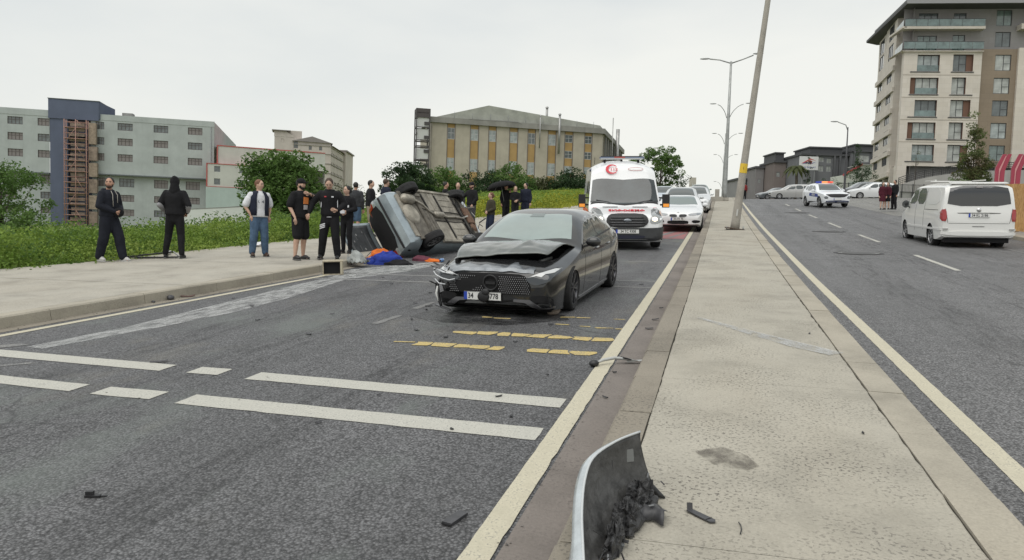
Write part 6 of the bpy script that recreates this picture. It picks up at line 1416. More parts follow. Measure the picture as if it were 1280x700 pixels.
def lamp(x, y, h, kind, label, zoff=.15, yaw=0, sz=1, tall=None):
    p = empty('street_lamp', GM(x, y, zr(y)+zoff, yaw), label=label, cat='street lamp', group='lamp posts along the median' if kind != 'single' else None)
    b = MB(); b.lathe([(.17*sz, 0), (.16*sz, .6), (.11*sz, h*.5), (.07*sz, h)], 10, cap=True); b.build('shaft', GALV if kind != 'single' else mat('lamp_black', (.05, .05, .055), .5), p)
    if kind == 'Y':
        for sg in (-1, 1): b = MB(); b.tube([(0, 0, h-.15), (sg*.9, 0, h+.15), (sg*1.7, 0, h+.35+.1*sg)], .045*sz, 7); a = b.build('arm', GALV, p); b = MB(); b.ball((sg*2.05, 0, h+.42+.14*sg), (.42, .13, .07), 12, 6); b.build('lamp_head', GALV, a)
    elif kind == 'curve':
        for sg, r_ in ((-1, 1.5), (1, 2.1)):
            pts = [(0, 0, h-2.2), (sg*r_*.25, 0, h-1.0), (sg*r_*.6, 0, h-.25), (sg*r_, 0, h)]; b = MB(); b.tube(smoothed(pts, 2, False), .045*sz, 7); a = b.build('arm', GALV, p); b = MB(); b.ball((sg*(r_+.35), 0, h+.02), (.42, .13, .07), 12, 6); b.build('lamp_head', GALV, a)
    else:
        b = MB(); b.tube([(0, 0, h-.3), (-.2, 0, h+.2), (-.9, 0, h+.45)], .045, 7); a = b.build('arm', GALV, p); b = MB(); b.ball((-1.2, 0, h+.48), (.35, .12, .06), 12, 6); b.build('lamp_head', GALV, a)
    b = MB(); b.box(-.3*sz, .3*sz, -.3*sz, .3*sz, 0, .25); b.build('footing', CAST, p)
    return p
lamp(.30, 63.5, 11.2, 'Y', 'nearest upright median lamp with a straight two-armed head', 0.15, 0, 1.15)
lamp(.40, 98, 11.9, 'curve', 'second upright median lamp with curved arms', .15)
lamp(.30, 133, 12.6, 'curve', 'third upright median lamp, its curved arms half-way down the nearest one', .15)
lamp(.25, 168, 12.8, 'curve', 'fourth upright median lamp, small and pale beyond the crest', .15)
lamp(.2, 203, 9.6, 'curve', 'farthest median lamp, faint just above the crest', .15)
# kerb block and clutter at the foot of the first lamp
b = MB(); b.prism([(-.9, -.5), (.1, -.5), (.1, .5), (-.9, .4)], 0, .35); b.prism([(-.55, -.3), (-.2, -.3), (-.2, .2), (-.55, .2)], .33, .95)
tag(b.build('concrete_block', CAST, mtx=RM(.1, 63.2, zr(63)+.15)), 'broken concrete footing beside the nearest upright lamp', 'concrete block')
lamp(10.7, 73, 6.4, 'single', 'black single-headed street lamp on the right in front of the white house', .1, radians(10), .7)
lamp(-6.4, 90, 5.4, 'single', 'slim lamp post with short arm beside the tree right of the ambulance', .1, radians(0), .5)
p = empty('road_sign', GM(-3.3, 92, zr(92)), label='small round-topped sign board on a post beyond the queued cars', cat='sign')
b = MB(); b.tube([(0, 0, -1), (0, 0, 1.9)], .06, 6); b.build('post', GALV, p); b = MB(); b.box(-.4, .4, -.03, .03, 1.5, 2.6); b.build('sign_board', mat('sign_beige', (.45, .43, .36), .6), p)
# ================================================================== VEGETATION
rng = np.random.default_rng(11)
def m_leaf(name, a, b, c, scale=.6, hue=None):
    t = NT(name, .65); n = t.noise(scale, 4, .6); f = t.noise(scale*9, 3, .6)
    t.b.inputs['Specular IOR Level'].default_value = .25
    col = t.ramp(n, [(.32, a), (.5, b), (.68, c)]); col = t.mix(1, col, t.g(f, .3, .7, .7, 1.3), 'MULTIPLY')
    t.link(col, t.b.inputs['Base Color'])
    # light through the leaf
    tr = t.n.nodes.new('ShaderNodeBsdfTranslucent'); t.link(col, tr.inputs['Color']); mx = t.n.nodes.new('ShaderNodeMixShader'); mx.inputs[0].default_value = .35
    out = t.n.nodes['Material Output']; t.link(t.b.outputs[0], mx.inputs[1]); t.link(tr.outputs[0], mx.inputs[2]); t.link(mx.outputs[0], out.inputs[0])
    return t.m
LF_G = m_leaf('leaf_green', (.055, .11, .026), (.10, .175, .045), (.16, .25, .07)); LF_D = m_leaf('leaf_dark', (.02, .042, .018), (.035, .068, .026), (.055, .095, .036)); LF_O = m_leaf('leaf_olive', (.05, .06, .025), (.085, .10, .04), (.12, .14, .06))
LF_W = m_leaf('weed_leaf', (.12, .20, .035), (.20, .30, .055), (.30, .39, .09), .5); LF_Y = m_leaf('weed_yellow', (.17, .22, .03), (.31, .34, .045), (.48, .46, .06), .8); LF_B = m_leaf('leaf_light', (.08, .14, .035), (.12, .19, .05), (.17, .25, .08))
BARK = mat('bark', (.10, .085, .07), .9, var=.4, vscale=6, bump=.5); DRY = mat('dry_stalk', (.30, .25, .14), .9, var=.3, vscale=2)
def leaf_mesh(name, P, size, m, up=.0, flat=1.0, aspect=.55):
    """one mesh of folded leaves: P (n,3) centres; each a pair of triangles with a crease"""
    n = len(P); d = rng.normal(size=(n, 3)); d[:, 2] = d[:, 2]*.6+up; d /= np.linalg.norm(d, axis=1)[:, None]
    r = rng.normal(size=(n, 3)); s = np.cross(d, r); s /= np.linalg.norm(s, axis=1)[:, None]; nn = np.cross(d, s)
    L_ = (size*rng.uniform(.6, 1.35, n))[:, None]; w = L_*aspect
    V = np.empty((n, 4, 3)); V[:, 0] = P-d*L_*.5; V[:, 1] = P+s*w*.5+nn*L_*.12; V[:, 2] = P+d*L_*.5; V[:, 3] = P-s*w*.5+nn*L_*.12
    me = bpy.data.meshes.new(name); me.vertices.add(n*4); me.vertices.foreach_set('co', V.reshape(-1))
    me.loops.add(n*6); me.polygons.add(n*2)
    idx = (np.arange(n)*4)[:, None]+np.array([0, 1, 2, 0, 2, 3])[None]
    me.loops.foreach_set('vertex_index', idx.reshape(-1)); me.polygons.foreach_set('loop_start', np.arange(n*2)*3); me.polygons.foreach_set('loop_total', np.full(n*2, 3))
    me.update(); me.validate(); me.materials.append(m); return me
def clumps(n, rad, fn, per, spread):
    """points in fuzzy clumps whose centres fn() gives"""
    C_ = np.array([fn() for _ in range(n)]); P = np.repeat(C_, per, 0)
    q = rng.normal(size=P.shape); q /= np.linalg.norm(q, axis=1)[:, None]; q *= (rng.uniform(.25, 1, len(P))**.5)[:, None]*spread*rng.uniform(.6, 1.3, n).repeat(per)[:, None]
    q[:, 2] *= .7; return P+q, C_
def tree(name, mtx, h, cw, trunk=.3, m=LF_G, leaf=.16, nclump=70, per=60, base=.25, label='', cat='tree', group=None, shape='round', seed=1, spread=None, lean=0, twigs=True):
    global rng
    rng = np.random.default_rng(seed); random.seed(seed)
    r = empty(name, mtx, label=label, cat=cat, group=group); z0 = h*base
    def fn():
        while True:
            p = rng.uniform(-1, 1, 3)
            if shape == 'round' and p@p < 1: break
            if shape == 'cone' and math.hypot(p[0], p[1]) < (1-p[2])*.5+.12: break
            if shape == 'flat' and p@p < 1 and rng.uniform() < .3+abs(p[2]): break
        k = 1+.35*noise.noise((p[0]*2+seed, p[1]*2, p[2]*2)); return np.array([p[0]*cw/2*k+lean*(p[2]+1), p[1]*cw/2*k, (z0+h)/2+p[2]*(h-z0)/2*.93*min(1, k+.1)])
    P, C_ = clumps(nclump, 1, fn, per, spread or cw*.13)
    link('crown', leaf_mesh('crown', P, leaf, m), r)
    b = MB(); tp = [(0, 0, -.3), (.05*cw*.1, 0, z0*.8), (lean*.6, .02, (z0+h)/2), (lean, 0, h*.88)]; b.tube(tp, [trunk*.5, trunk*.42, trunk*.25, trunk*.06], 9)
    b.build('trunk', BARK, r)
    if twigs:
        b = MB()
        for c in C_[::max(1, len(C_)//16)]:
            t = random.uniform(.45, .9); a = Vector((lean*t*.5, 0, z0*.7+(c[2]-z0*.7)*t*.5)); q = Vector(c); mid = a.lerp(q, .5)+Vector((0, 0, -.04*h)); b.tube([a, mid, q], [trunk*.16, trunk*.10, trunk*.03], 6)
        b.build('limb', BARK, r, kind='stuff')
    return r
def G3(x, y): return zt(x, y)
tree('roadside_tree', GM(-26.6, 41.2, -1.6), 5.9, 5.3, .35, LF_G, .21, 190, 90, .16, 'big round green tree standing behind the men on the pavement', seed=3, spread=.62)
tree('edge_tree', GM(-22.3, 18.6, -.6), 3.3, 3.2, .16, LF_G, .10, 90, 110, .12, 'leafy young tree cut off by the left edge of the photo', seed=5, spread=.42, shape='flat')
tree('dark_tree', GM(-24.6, 56.5, -1.2), 5.5, 4.2, .25, LF_D, .20, 110, 80, .28, 'dark conical tree left of the overturned car', seed=8, spread=.5, shape='round')
SZ = .7
SH = [(-30.5, 71.5, 4.0, 4.6, LF_G, 'light green bush at the left end of the shrub row before the factory'), (-27.6, 73.5, 4.5, 4.8, LF_G, 'mid green bush second from the left in the shrub row'), (-24.3, 76, 4.4, 5.2, LF_D, 'dark bush third from the left in the shrub row'),
      (-21.5, 76.5, 4.9, 4.6, LF_G, 'tall bright bush in the middle of the shrub row before the factory'), (-18.9, 80.5, 3.9, 4.0, LF_O, 'greyish olive bush above the black umbrella'), (-16.0, 80.5, 4.5, 4.6, LF_D, 'dark green bush at the right end of the shrub row'), (-13.2, 84, 2.4, 3.6, LF_B, 'low light bush between the shrub row and the ambulance')]
for i, (x, y, h, cw, m, lb) in enumerate(SH): tree('bush', GM(x, y, -.6), h*1.03, cw*1.15, .2, m, .24, 110, 70, .0, lb, 'bush', 'bushes in the row before the factory', seed=20+i, spread=.75, twigs=False)
tree('street_tree', GM(-6.5, 84, zt(-6.5, 84)), 5.9, 5.4, .22, LF_G, .2, 120, 75, .16, 'airy green tree right of the ambulance against the sky', seed=31, spread=.46)
tree('low_bush', GM(-4.9, 90, zr(90)), 2.9, 3.6, .15, LF_D, .15, 24, 55, .05, 'low dark bush at the foot of the airy green tree', 'bush', seed=33, twigs=False)
tree('factory_tree', GM(-13, 118, 1.5), 5.2, 3.2, .15, LF_O, .2, 24, 45, .4, 'thin treetop peeping over the ambulance roof beside the factory', seed=35)
tree('forecourt_tree', GM(20.6, 72.0, 1.2), 7.4, 3.1, .16, m_leaf('leaf_reddish', (.11, .075, .04), (.10, .13, .045), (.15, .20, .06), .5), .17, 110, 80, .02, 'slender tree with reddish and green leaves in front of the apartment block', shape='cone', seed=41, spread=.5)
tree('forecourt_bush', GM(19.2, 71, 1.5), 1.5, 2.6, .1, LF_B, .10, 22, 60, .02, 'bright green bush at the foot of the slender reddish tree', 'bush', seed=43, twigs=False)
tree('sapling', GM(16.6, 74, 1.5), 4.1, .7, .05, LF_O, .08, 10, 14, .45, 'thin bare sapling in front of the apartment ground floor', seed=45, spread=.2)
tree('conifer', GM(14.6, 88, 1.4), 3.4, 3.0, .15, LF_D, .14, 30, 55, .02, 'dark clipped bush in front of the white house', 'bush', seed=47, twigs=False)
tree('cypress', GM(14.4, 90, 1.4), 6.0, .9, .1, LF_D, .14, 26, 36, .1, 'narrow dark cypress beside the white house', seed=48, spread=.3, twigs=False)
tree('garden_cypress', GM(12.2, 118, 1.0), 6.2, 1.1, .1, LF_D, .15, 22, 30, .1, 'narrow dark cypress below the right side of the billboard', seed=49, spread=.3, twigs=False)
tree('corner_bush', GM(12.0, 92, 1.2), 2.2, 2.6, .1, LF_D, .12, 20, 40, .05, 'dark bush in front of the charcoal villa by the lamp post', 'bush', seed=50, twigs=False)
# palm-like tree left of the billboard
pr = empty('palm_tree', GM(10.6, 118, .6), label='drooping palm tree left of the billboard', cat='tree')
b = MB(); b.tube([(0, 0, -1), (.1, 0, 2.5), (0, 0, 4.6)], [.25, .2, .18], 8); b.build('trunk', BARK, pr)
for k in range(16):
    a = 2*pi*k/16+random.uniform(-.2, .2); el = random.uniform(.2, 1.0); L_ = random.uniform(1.6, 2.2); b = MB(); rows = []
    for j in range(7):
        t = j/6; r_ = L_*t*cos(el*(1-t*.4)); z = 4.6+L_*(sin(el)*t-1.1*t*t); w = .34*sin(pi*min(1, t*.9+.1)); rows.append([(r_*cos(a)-w*sin(a), r_*sin(a)+w*cos(a), z-.12), (r_*cos(a), r_*sin(a), z), (r_*cos(a)+w*sin(a), r_*sin(a)-w*cos(a), z-.12)])
    b.rings(rows, closed=False, cap=False); b.build('frond', LF_O, pr)

# weeds on the bank: clumps of small leaves, taller away from the pavement
rng = np.random.default_rng(5)
def weeds(name, n, xf, yr, hf, m, leaf, per, spread, kind_label):
    Y_ = rng.uniform(yr[0], yr[1], n) if not callable(yr) else yr(n); P = []
    for y in Y_:
        e = GX(y); d = xf(y); x = e+.32-d; z = zt(x, y); h = hf(d, x, y)
        k = per; q = rng.normal(size=(k, 3))*np.array([spread, spread, 1]); q[:, 2] = np.abs(rng.uniform(0, 1, k))**.8*h
        P.append(q+np.array([x, y, z-.03]))
    P = np.concatenate(P); o = link(name, leaf_mesh(name, P, leaf, m, up=.5), None, R4); tag(o, kind='stuff', label=kind_label, cat='weeds'); return o
nz_ = lambda x, y, s=.7: .5+.5*noise.noise((x*s, y*s, 2))
hN = lambda d, x, y: (.06+.70*sstep(d/1.7))*(.5+1.0*nz_(x, y))
near_y = lambda n: 3+ (1-rng.uniform(0, 1, n)**1.0)*27
weeds('bank_weeds', 4200, lambda y: abs(rng.normal())*.5+rng.uniform(0, 3.5), near_y, hN, LF_W, .075, 26, .16, 'thick green weeds on the bank beside the left pavement')
weeds('bank_weeds', 900, lambda y: rng.uniform(.3, 5), near_y, lambda d, x, y: hN(d, x, y)*1.25, LF_G, .08, 20, .14, 'darker green weeds among the bank growth')
weeds('verge_grass', 2600, lambda y: rng.uniform(-.25, .5), near_y, lambda d, x, y: .10+.07*nz_(x, y, 2), LF_Y, .06, 10, .10, 'short yellow green grass creeping over the pavement edge')
weeds('field_weeds', 5200, lambda y: rng.uniform(3, 26)+rng.uniform(0, 1)*max(0, y-20)*.5, lambda n: rng.uniform(8, 85, n), lambda d, x, y: (.22+.38*nz_(x, y, .3)), LF_W, .13, 22, .32, 'tall weeds across the field behind the bank')
weeds('flowering_weeds', 2400, lambda y: rng.uniform(.2, 6), lambda n: rng.uniform(33, 75, n), lambda d, x, y: (.12+.95*sstep(d/2.5))*(.55+.6*nz_(x, y, .5)), LF_Y, .12, 26, .30, 'tall yellow flowering weeds along the upper pavement')
weeds('upper_weeds', 1900, lambda y: rng.uniform(1.5, 14), lambda n: rng.uniform(30, 82, n), lambda d, x, y: (.7+.6*nz_(x, y, .4)), LF_W, .14, 24, .34, 'green undergrowth behind the flowering weeds')
tree('weed_bush', GM(-20.5, 31.5, zt(-20.5, 31.5)-.15), 1.7, 3.2, .06, LF_W, .09, 34, 70, .02, 'rounded light green bush below the big round tree', 'bush', seed=60, spread=.34, twigs=False)
tree('weed_bush', GM(-23.2, 33, zt(-23.2, 33)-.15), 1.5, 2.8, .06, LF_D, .09, 28, 60, .02, 'dark low bush left of the big round tree, by the white wall', 'bush', seed=61, spread=.32, twigs=False)
tree('weed_bush', GM(-16.4, 31, zt(-16.4, 31)-.1), 1.9, 2.2, .06, LF_O, .09, 28, 60, .02, 'olive bush under the right side of the big round tree', 'bush', seed=62, spread=.3, twigs=False)
tree('hedge_bush', GM(-36, 66, -.2), 2.6, 7, .1, LF_O, .15, 40, 60, .02, 'dull olive scrub between the dark tree and the shrub row', 'bush', seed=63, spread=.6, twigs=False)
random.seed(99)
# ================================================================== PEOPLE
SK = mat('skin', (.47, .27, .19), .55, var=.15, vscale=12); SKP = mat('skin_pale', (.54, .35, .26), .55, var=.12, vscale=12)
HB = mat('hair_black', (.012, .010, .009), .6, var=.4, vscale=40, bump=.4); HR = mat('hair_auburn', (.16, .07, .035), .6, var=.4, vscale=40, bump=.4); HBR = mat('hair_brown', (.06, .035, .02), .6, var=.4, vscale=40, bump=.4); HG = mat('hair_blond', (.34, .26, .17), .6, var=.3, vscale=40)
EYE = mat('eye_dark', (.01, .008, .008), .2); LIP = mat('lips', (.30, .10, .09), .5)
def cloth(n, c, var=.3): return mat(n, c, .85, var=var, vscale=7, bump=.6, bscale=9, spec=.25)
CB = cloth('cloth_black', (.012, .012, .014)); CB2 = cloth('cloth_black_blue', (.014, .016, .024)); CN = cloth('cloth_navy', (.018, .022, .040)); CG = cloth('cloth_grey', (.28, .28, .29)); CDG = cloth('cloth_dark_grey', (.045, .047, .052)); CW = cloth('cloth_white', (.66, .67, .70), .1)
JN = cloth('denim_blue', (.075, .125, .20), .4); JND = cloth('denim_dark', (.02, .028, .055)); CM = cloth('cloth_burgundy', (.07, .012, .022)); COL = cloth('cloth_olive', (.05, .045, .03)); CTR = cloth('cloth_charcoal', (.06, .06, .065)); BEI = cloth('cloth_beige', (.30, .25, .19))
SHB = mat('shoe_black', (.015, .015, .016), .45); SHW = mat('shoe_white', (.48, .47, .46), .5); SHR = mat('shoe_brown', (.05, .025, .015), .45)
def cap_(b, p, q, r0, r1, n=12):
    p = Vector(p); q = Vector(q); d = q-p; l = max(1e-4, d.length); d = d/l; pts = []; rs = []
    for a in (-80, -50, -20): pts.append(p+d*r0*sin(radians(a))); rs.append(r0*cos(radians(a)))
    for t in (.25, .5, .75): pts.append(p.lerp(q, t)); rs.append(lerp(r0, r1, t))
    for a in (20, 50, 80): pts.append(q+d*r1*sin(radians(a))); rs.append(r1*cos(radians(a)))
    b.tube(pts, rs, n)
def blob(name, b, m, parent, vox=.014, sm=5, extra=None, mat2=None, **k):
    me = b.mesh(name); me.materials.append(m); o = bpy.data.objects.new(name, me); C.objects.link(o)
    md = o.modifiers.new('r', 'REMESH'); md.mode = 'VOXEL'; md.voxel_size = vox; md.use_smooth_shade = True
    if sm: s = o.modifiers.new('s', 'SMOOTH'); s.iterations = sm; s.factor = .5
    bake(o); o.data.materials.clear(); o.data.materials.append(m)
    if extra:
        e = extra.mesh('x'); bm = bmesh.new(); bm.from_mesh(o.data); bm.from_mesh(e)
        for f in bm.faces: f.smooth = True; f.material_index = 0
        bm.to_mesh(o.data); bm.free(); bpy.data.meshes.remove(e)
    o.parent = parent; return tag(o, **k)
def person(x, y, rz, label, h=1.75, z=None, feet=((.10, .02), (-.10, -.03)), arms=None, lean=(0, 0), head=(0, 0), top=('jacket', None), bot=('trousers', None), hair=('short', None), shoe=SHB, skin=SK, build=1.0, beard=False, cap=None, hood=None, vest=None, bag=None, group=None, detail=1, hem=0, name='person', vox=None, nod=0):
    """figure faces local -Y; its left is +X. arms = {'L': (elbow, wrist, finger direction), 'R': ...} in metres for a 1.75 m body"""
    k = h/1.75; M = Matrix.Translation(W(x, y, (zr(y)+.158) if z is None else z)) @ Matrix.Rotation(rz, 4, 'Z') @ Matrix.Scale(k, 4)
    r = empty(name, M, label=label, cat='person', group=group); B_ = build; vx = vox or (.014 if detail else .022)
    lx, ly = lean
    V = Vector; pel = V((lx*.2, ly*.2, .93)); wa = V((lx*.4, ly*.4, 1.08)); ch = V((lx*.8, ly*.8, 1.29)); nk = V((lx, ly, 1.46)); hd = V((lx*1.1, ly*1.1-.015-nod*.05, 1.625-nod*.03))
    sh_ = {s: V((lx*.95+g*.165*B_, ly*.95, 1.402)) for s, g in (('L', 1), ('R', -1))}
    hip = {s: V((pel.x+g*.088, pel.y, .90)) for s, g in (('L', 1), ('R', -1))}
    ft = {'L': V((feet[0][0], feet[0][1], .075)), 'R': V((feet[1][0], feet[1][1], .075))}
    kn = {s: hip[s].lerp(ft[s], .5)+V((0, -.035, .02)) for s in 'LR'}
    A = arms or {}
    for s, g in (('L', 1), ('R', -1)):
        if s not in A: A[s] = (V((g*.215*B_+lx*.7, ly*.6+.03, 1.12)), V((g*.225*B_+lx*.6, ly*.4-.05, .87)), V((0, -.15, -1)))
        A[s] = tuple(V(a) for a in A[s])
    Q = Matrix.Translation(hd) @ Matrix.Rotation(head[0], 4, 'Z') @ Matrix.Rotation(head[1], 4, 'X') @ Matrix.Translation(-hd)
    hp = lambda p: Q @ (hd+V(p))
    # ---- body: one continuous surface
    b = MB(); HQ = (Matrix.Rotation(head[0], 4, 'Z') @ Matrix.Rotation(head[1], 4, 'X')).to_3x3().to_4x4()
    b.ball(hd, (.079, .097, .112), 16, 12, 0, HQ); b.ball(hp((0, -.022, -.062)), (.052, .058, .052), 12, 8, 0, HQ); b.ball(hp((0, -.094, -.012)), (.012, .018, .026), 8, 6, 0, HQ)
    b.ball(hp((0, -.070, .028)), (.052, .022, .016), 10, 6, 0, HQ); b.ball(hp((0, -.078, -.052)), (.026, .016, .016), 8, 6, 0, HQ)
    for g in (-1, 1): b.ball(hp((g*.076, .005, -.008)), (.012, .020, .030), 8, 6, 0, HQ); b.ball(hp((g*.042, -.060, -.022)), (.024, .024, .024), 8, 6, 0, HQ)
    cap_(b, nk+V((0, .01, -.06)), hd+V((0, .012, -.05)), .058*B_, .052)
    cap_(b, wa, ch, .115*B_, .125*B_); cap_(b, pel+V((0, 0, .03)), wa, .098*B_, .10*B_); cap_(b, sh_['L'].lerp(sh_['R'], .08), sh_['R'].lerp(sh_['L'], .08), .042, .042); cap_(b, ch, nk+V((0, 0, -.08)), .12*B_, .07)
    for s in 'LR':
        e, w, fd = A[s]; cap_(b, sh_[s], e, .046*B_, .038*B_); cap_(b, e, w, .038*B_, .026)
        cap_(b, hip[s]+V((0, 0, -.03)), kn[s], .074*B_, .054*B_); c_ = kn[s].lerp(ft[s], .3)+V((0, .02, 0)); cap_(b, kn[s], c_, .054*B_, .056*B_); cap_(b, c_, ft[s]+V((0, .01, .03)), .054*B_, .036); cap_(b, ft[s]+V((0, .02, -.01)), ft[s]+V((0, -.11, -.045)), .034, .026)
    ex = MB()
    for s, g in (('L', 1), ('R', -1)):
        e, w, fd = A[s]; fd = fd.normalized(); ax = (w-e).normalized(); side = fd.cross(V((0, -1, 0)) if abs(fd.y) < .8 else V((1, 0, 0))).normalized(); nr = fd.cross(side)
        b.ball(w+fd*.055, (.036, .024, .05), 10, 6, 0, fd.to_track_quat('Z', 'Y').to_matrix().to_4x4())
        for i, (o_, l_) in enumerate(((-.028, .062), (-.009, .074), (.010, .070), (.028, .054))):
            p0 = w+fd*.085+side*o_; p1 = p0+fd*l_*.5+nr*.006; p2 = p1+(fd*.75+nr*.65).normalized()*l_*.5
            ex.tube([p0-fd*.02, p0, p1, p2], [.010, .0098, .0088, .007], 6)
        t0 = w+fd*.03-side*.03*g; ex.tube([t0+side*.01*g, t0-side*.02*g+fd*.03, t0-side*.022*g+fd*.062+nr*.01], [.013, .011, .008], 6)
    blob('body', b, skin, r, vx*.9, 2, ex)
    if detail:
        for g in (-1, 1): q = MB(); q.ball(hp((g*.030, -.086, .010)), (.012, .008, .006), 8, 5, 0, HQ); q.build('eye', EYE, r); q = MB(); q.tube([hp((g*.012, -.098, .026)), hp((g*.03, -.094, .031)), hp((g*.05, -.080, .026))], .0045, 5); q.build('eyebrow', HB if hair[1] is not HG else HG, r)
        q = MB(); q.ball(hp((0, -.099, -.052)), (.021, .006, .006), 8, 5, 0, HQ); q.build('mouth', LIP, r)
    # ---- top
    kind, m = top
    if m:
        b = MB(); t = .022 if kind != 'tee' else .014; t += .012; zb = {'tee': .90, 'coat': .70}.get(kind, .93)-hem; dx = lambda z: lerp(0, lx, max(0, (z-.9)/.56))
        dy = lambda z: lerp(0, ly, max(0, (z-.9)/.56)); rg = []
        prof = [(zb, .172, .125), (.98, .172, .128), (1.08, .160, .118), (1.2, .172, .122), (1.32, .182, .122), (1.40, .165, .105), (1.45, .10, .080), (1.485, .065, .068)]
        for z_, rx, ry in [p for p in prof if p[0] >= zb]:
            rx = (rx+t*.6)*B_; ry = (ry+t*.5)*B_; rg.append([V((dx(z_)+rx*cos(2*pi*i/24)*(1+.03*noise.noise((i, z_*9, x))), dy(z_)+ry*sin(2*pi*i/24)*(1+.05*noise.noise((i*.7, z_*7, y))), z_)) for i in range(24)])
        b.rings(rg, 0, True); cap_(b, sh_['L']+V((0, 0, -.008)), sh_['R']+V((0, 0, -.008)), .064, .064)
        for s in 'LR':
            e, w, fd = A[s]; cap_(b, sh_[s]+V((0, 0, -.015)), sh_[s].lerp(e, .5), .064*B_+t*.3, .054*B_+t*.5)
            if kind == 'tee': cap_(b, sh_[s].lerp(e, .4), sh_[s].lerp(e, .80), .056*B_+t, .056*B_+t)
            elif kind != 'sleeveless':
                cap_(b, sh_[s].lerp(e, .5), e, .054*B_+t*.5, .046*B_+t*.6); cap_(b, e, e.lerp(w, .5), .048*B_+t*.6, .042*B_+t*.5); cap_(b, e.lerp(w, .5), e.lerp(w, .93), .042*B_+t*.5, .034+t*.3)
        blob('sleeved_top' if kind == 'tee' else kind, b, m, r, vx, 3)
    if vest:
        b = MB(); rg = []
        for z_, rx, ry in [(.93, .185, .135), (1.08, .178, .13), (1.22, .186, .135), (1.34, .185, .132), (1.42, .14, .105), (1.47, .088, .085)]:
            rg.append([V((lerp(0, lx, (z_-.9)/.56)+rx*B_*cos(a), lerp(0, ly, (z_-.9)/.56)+ry*B_*sin(a)*1.04, z_)) for a in [radians(-90+26+i*(308/30)) for i in range(31)]])
        b.rings(rg, closed=False, cap=False); o = b.build('vest', vest, r); md = o.modifiers.new('s', 'SOLIDIFY'); md.thickness = .022; md.offset = 1
    # ---- legs
    kind, m = bot
    if m:
        b = MB(); fl = {'wide': .036, 'slim': .012}.get(kind, .024); cap_(b, pel+V((-.05, 0, .02)), pel+V((.05, 0, .02)), .122*B_, .122*B_); cap_(b, pel+V((-.05, .01, .06)), pel+V((.05, .01, .06)), .115*B_, .115*B_); cap_(b, pel+V((0, 0, -.10)), pel, .10*B_, .12*B_)
        if kind == 'skirt':
            rg = [[V((pel.x+rx*cos(2*pi*i/20), pel.y+ry*sin(2*pi*i/20), z_)) for i in range(20)] for z_, rx, ry in ((.52, .20, .16), (.75, .19, .15), (.95, .16, .13))]; b.rings(rg)
        else:
            for s in 'LR':
                if kind == 'shorts': cap_(b, hip[s], kn[s]+V((0, 0, .03)), .108*B_, .100*B_)
                else:
                    cap_(b, hip[s], kn[s], .093*B_+fl*.5, .064*B_+fl); c_ = kn[s].lerp(ft[s], .4)+V((0, .012, 0)); cap_(b, kn[s], c_, .064*B_+fl, .058*B_+fl); cap_(b, c_, ft[s]+V((0, .01, .035)), .056*B_+fl, .046*B_+fl)
        blob('skirt' if kind == 'skirt' else 'shorts' if kind == 'shorts' else 'trousers', b, m, r, vx, 3)
    # ---- hair, cap, hood, beard
    kind, m = hair
    if m and hood is None:
        b = MB(); b.ball(hp((0, .020, .022)), (.088, .098, .103), 16, 10, 0, HQ)
        if kind == 'tied': b.ball(hp((0, .11, -.01)), (.035, .04, .05), 10, 6, 0, HQ); b.ball(hp((0, .04, -.02)), (.080, .07, .085), 10, 8, 0, HQ)
        if kind == 'long':
            for g in (-1, 1): b.ball(hp((g*.06, .03, -.08)), (.035, .05, .13), 10, 8, 0, HQ)
            b.ball(hp((0, .06, -.09)), (.07, .04, .14), 10, 8, 0, HQ)
        blob('hair', b, m, r, .012, 1)
    if beard: b = MB(); b.ball(hp((0, -.040, -.078)), (.054, .052, .044), 12, 8, 0, HQ); [b.ball(hp((g*.056, -.02, -.045)), (.020, .035, .045), 8, 6, 0, HQ) for g in (-1, 1)]; blob('beard', b, beard, r, .011, 1)
    if cap:
        b = MB(); b.ball(hp((0, .006, .045)), (.091, .105, .086), 16, 10, 0, HQ); b.ball(hp((0, -.125, .045)), (.062, .062, .010), 12, 6, 0, HQ); blob('cap', b, cap, r, .011, 1)
    if hood:
        b = MB(); b.ball(hp((0, .030, .012)), (.098, .105, .122), 16, 12, 0, HQ); b.ball(hp((0, .06, .07)), (.06, .07, .07), 12, 8, 0, HQ); cap_(b, nk+V((0, .02, -.05)), hd+V((0, .05, -.06)), .125, .088); o = blob('hood', b, hood, r, .014, 2)
    # ---- shoes
    for s, g in (('L', 1), ('R', -1)):
        a = radians(g*8); f = ft[s]; RM_ = Matrix.Translation((f.x, f.y, 0)) @ Matrix.Rotation(a, 4, 'Z')
        b = MB(); b.ball((0, 0, 0), (.047, .125, .052), 14, 8, 0); o2 = []
        vs = []
        for v in b.v: vs.append(tuple(RM_ @ V((v[0]*(1.05 if v[1] < -.03 else .9), v[1]-.045, max(.012, v[2]*(.75 if v[1] < -.05 else 1.15)+.045)))))
        b.v = vs; b.prism([(.050*cos(q)*(1 if sin(q) > 0 else 1.05), -.045+.13*sin(q)) for q in [2*pi*i/16 for i in range(16)]], 0, .022, 'Z', 1, RM_)
        b.build('shoe', [shoe, mat('sole', (.10, .10, .10), .7) if shoe is not SHW else SHW], r)
    return r
def on_front(r, name, poly, z, m, y=-.135, x=0):
    b = MB(); b.prism(poly, y-.012, y, 'Y'); return b.build(name, m, r)

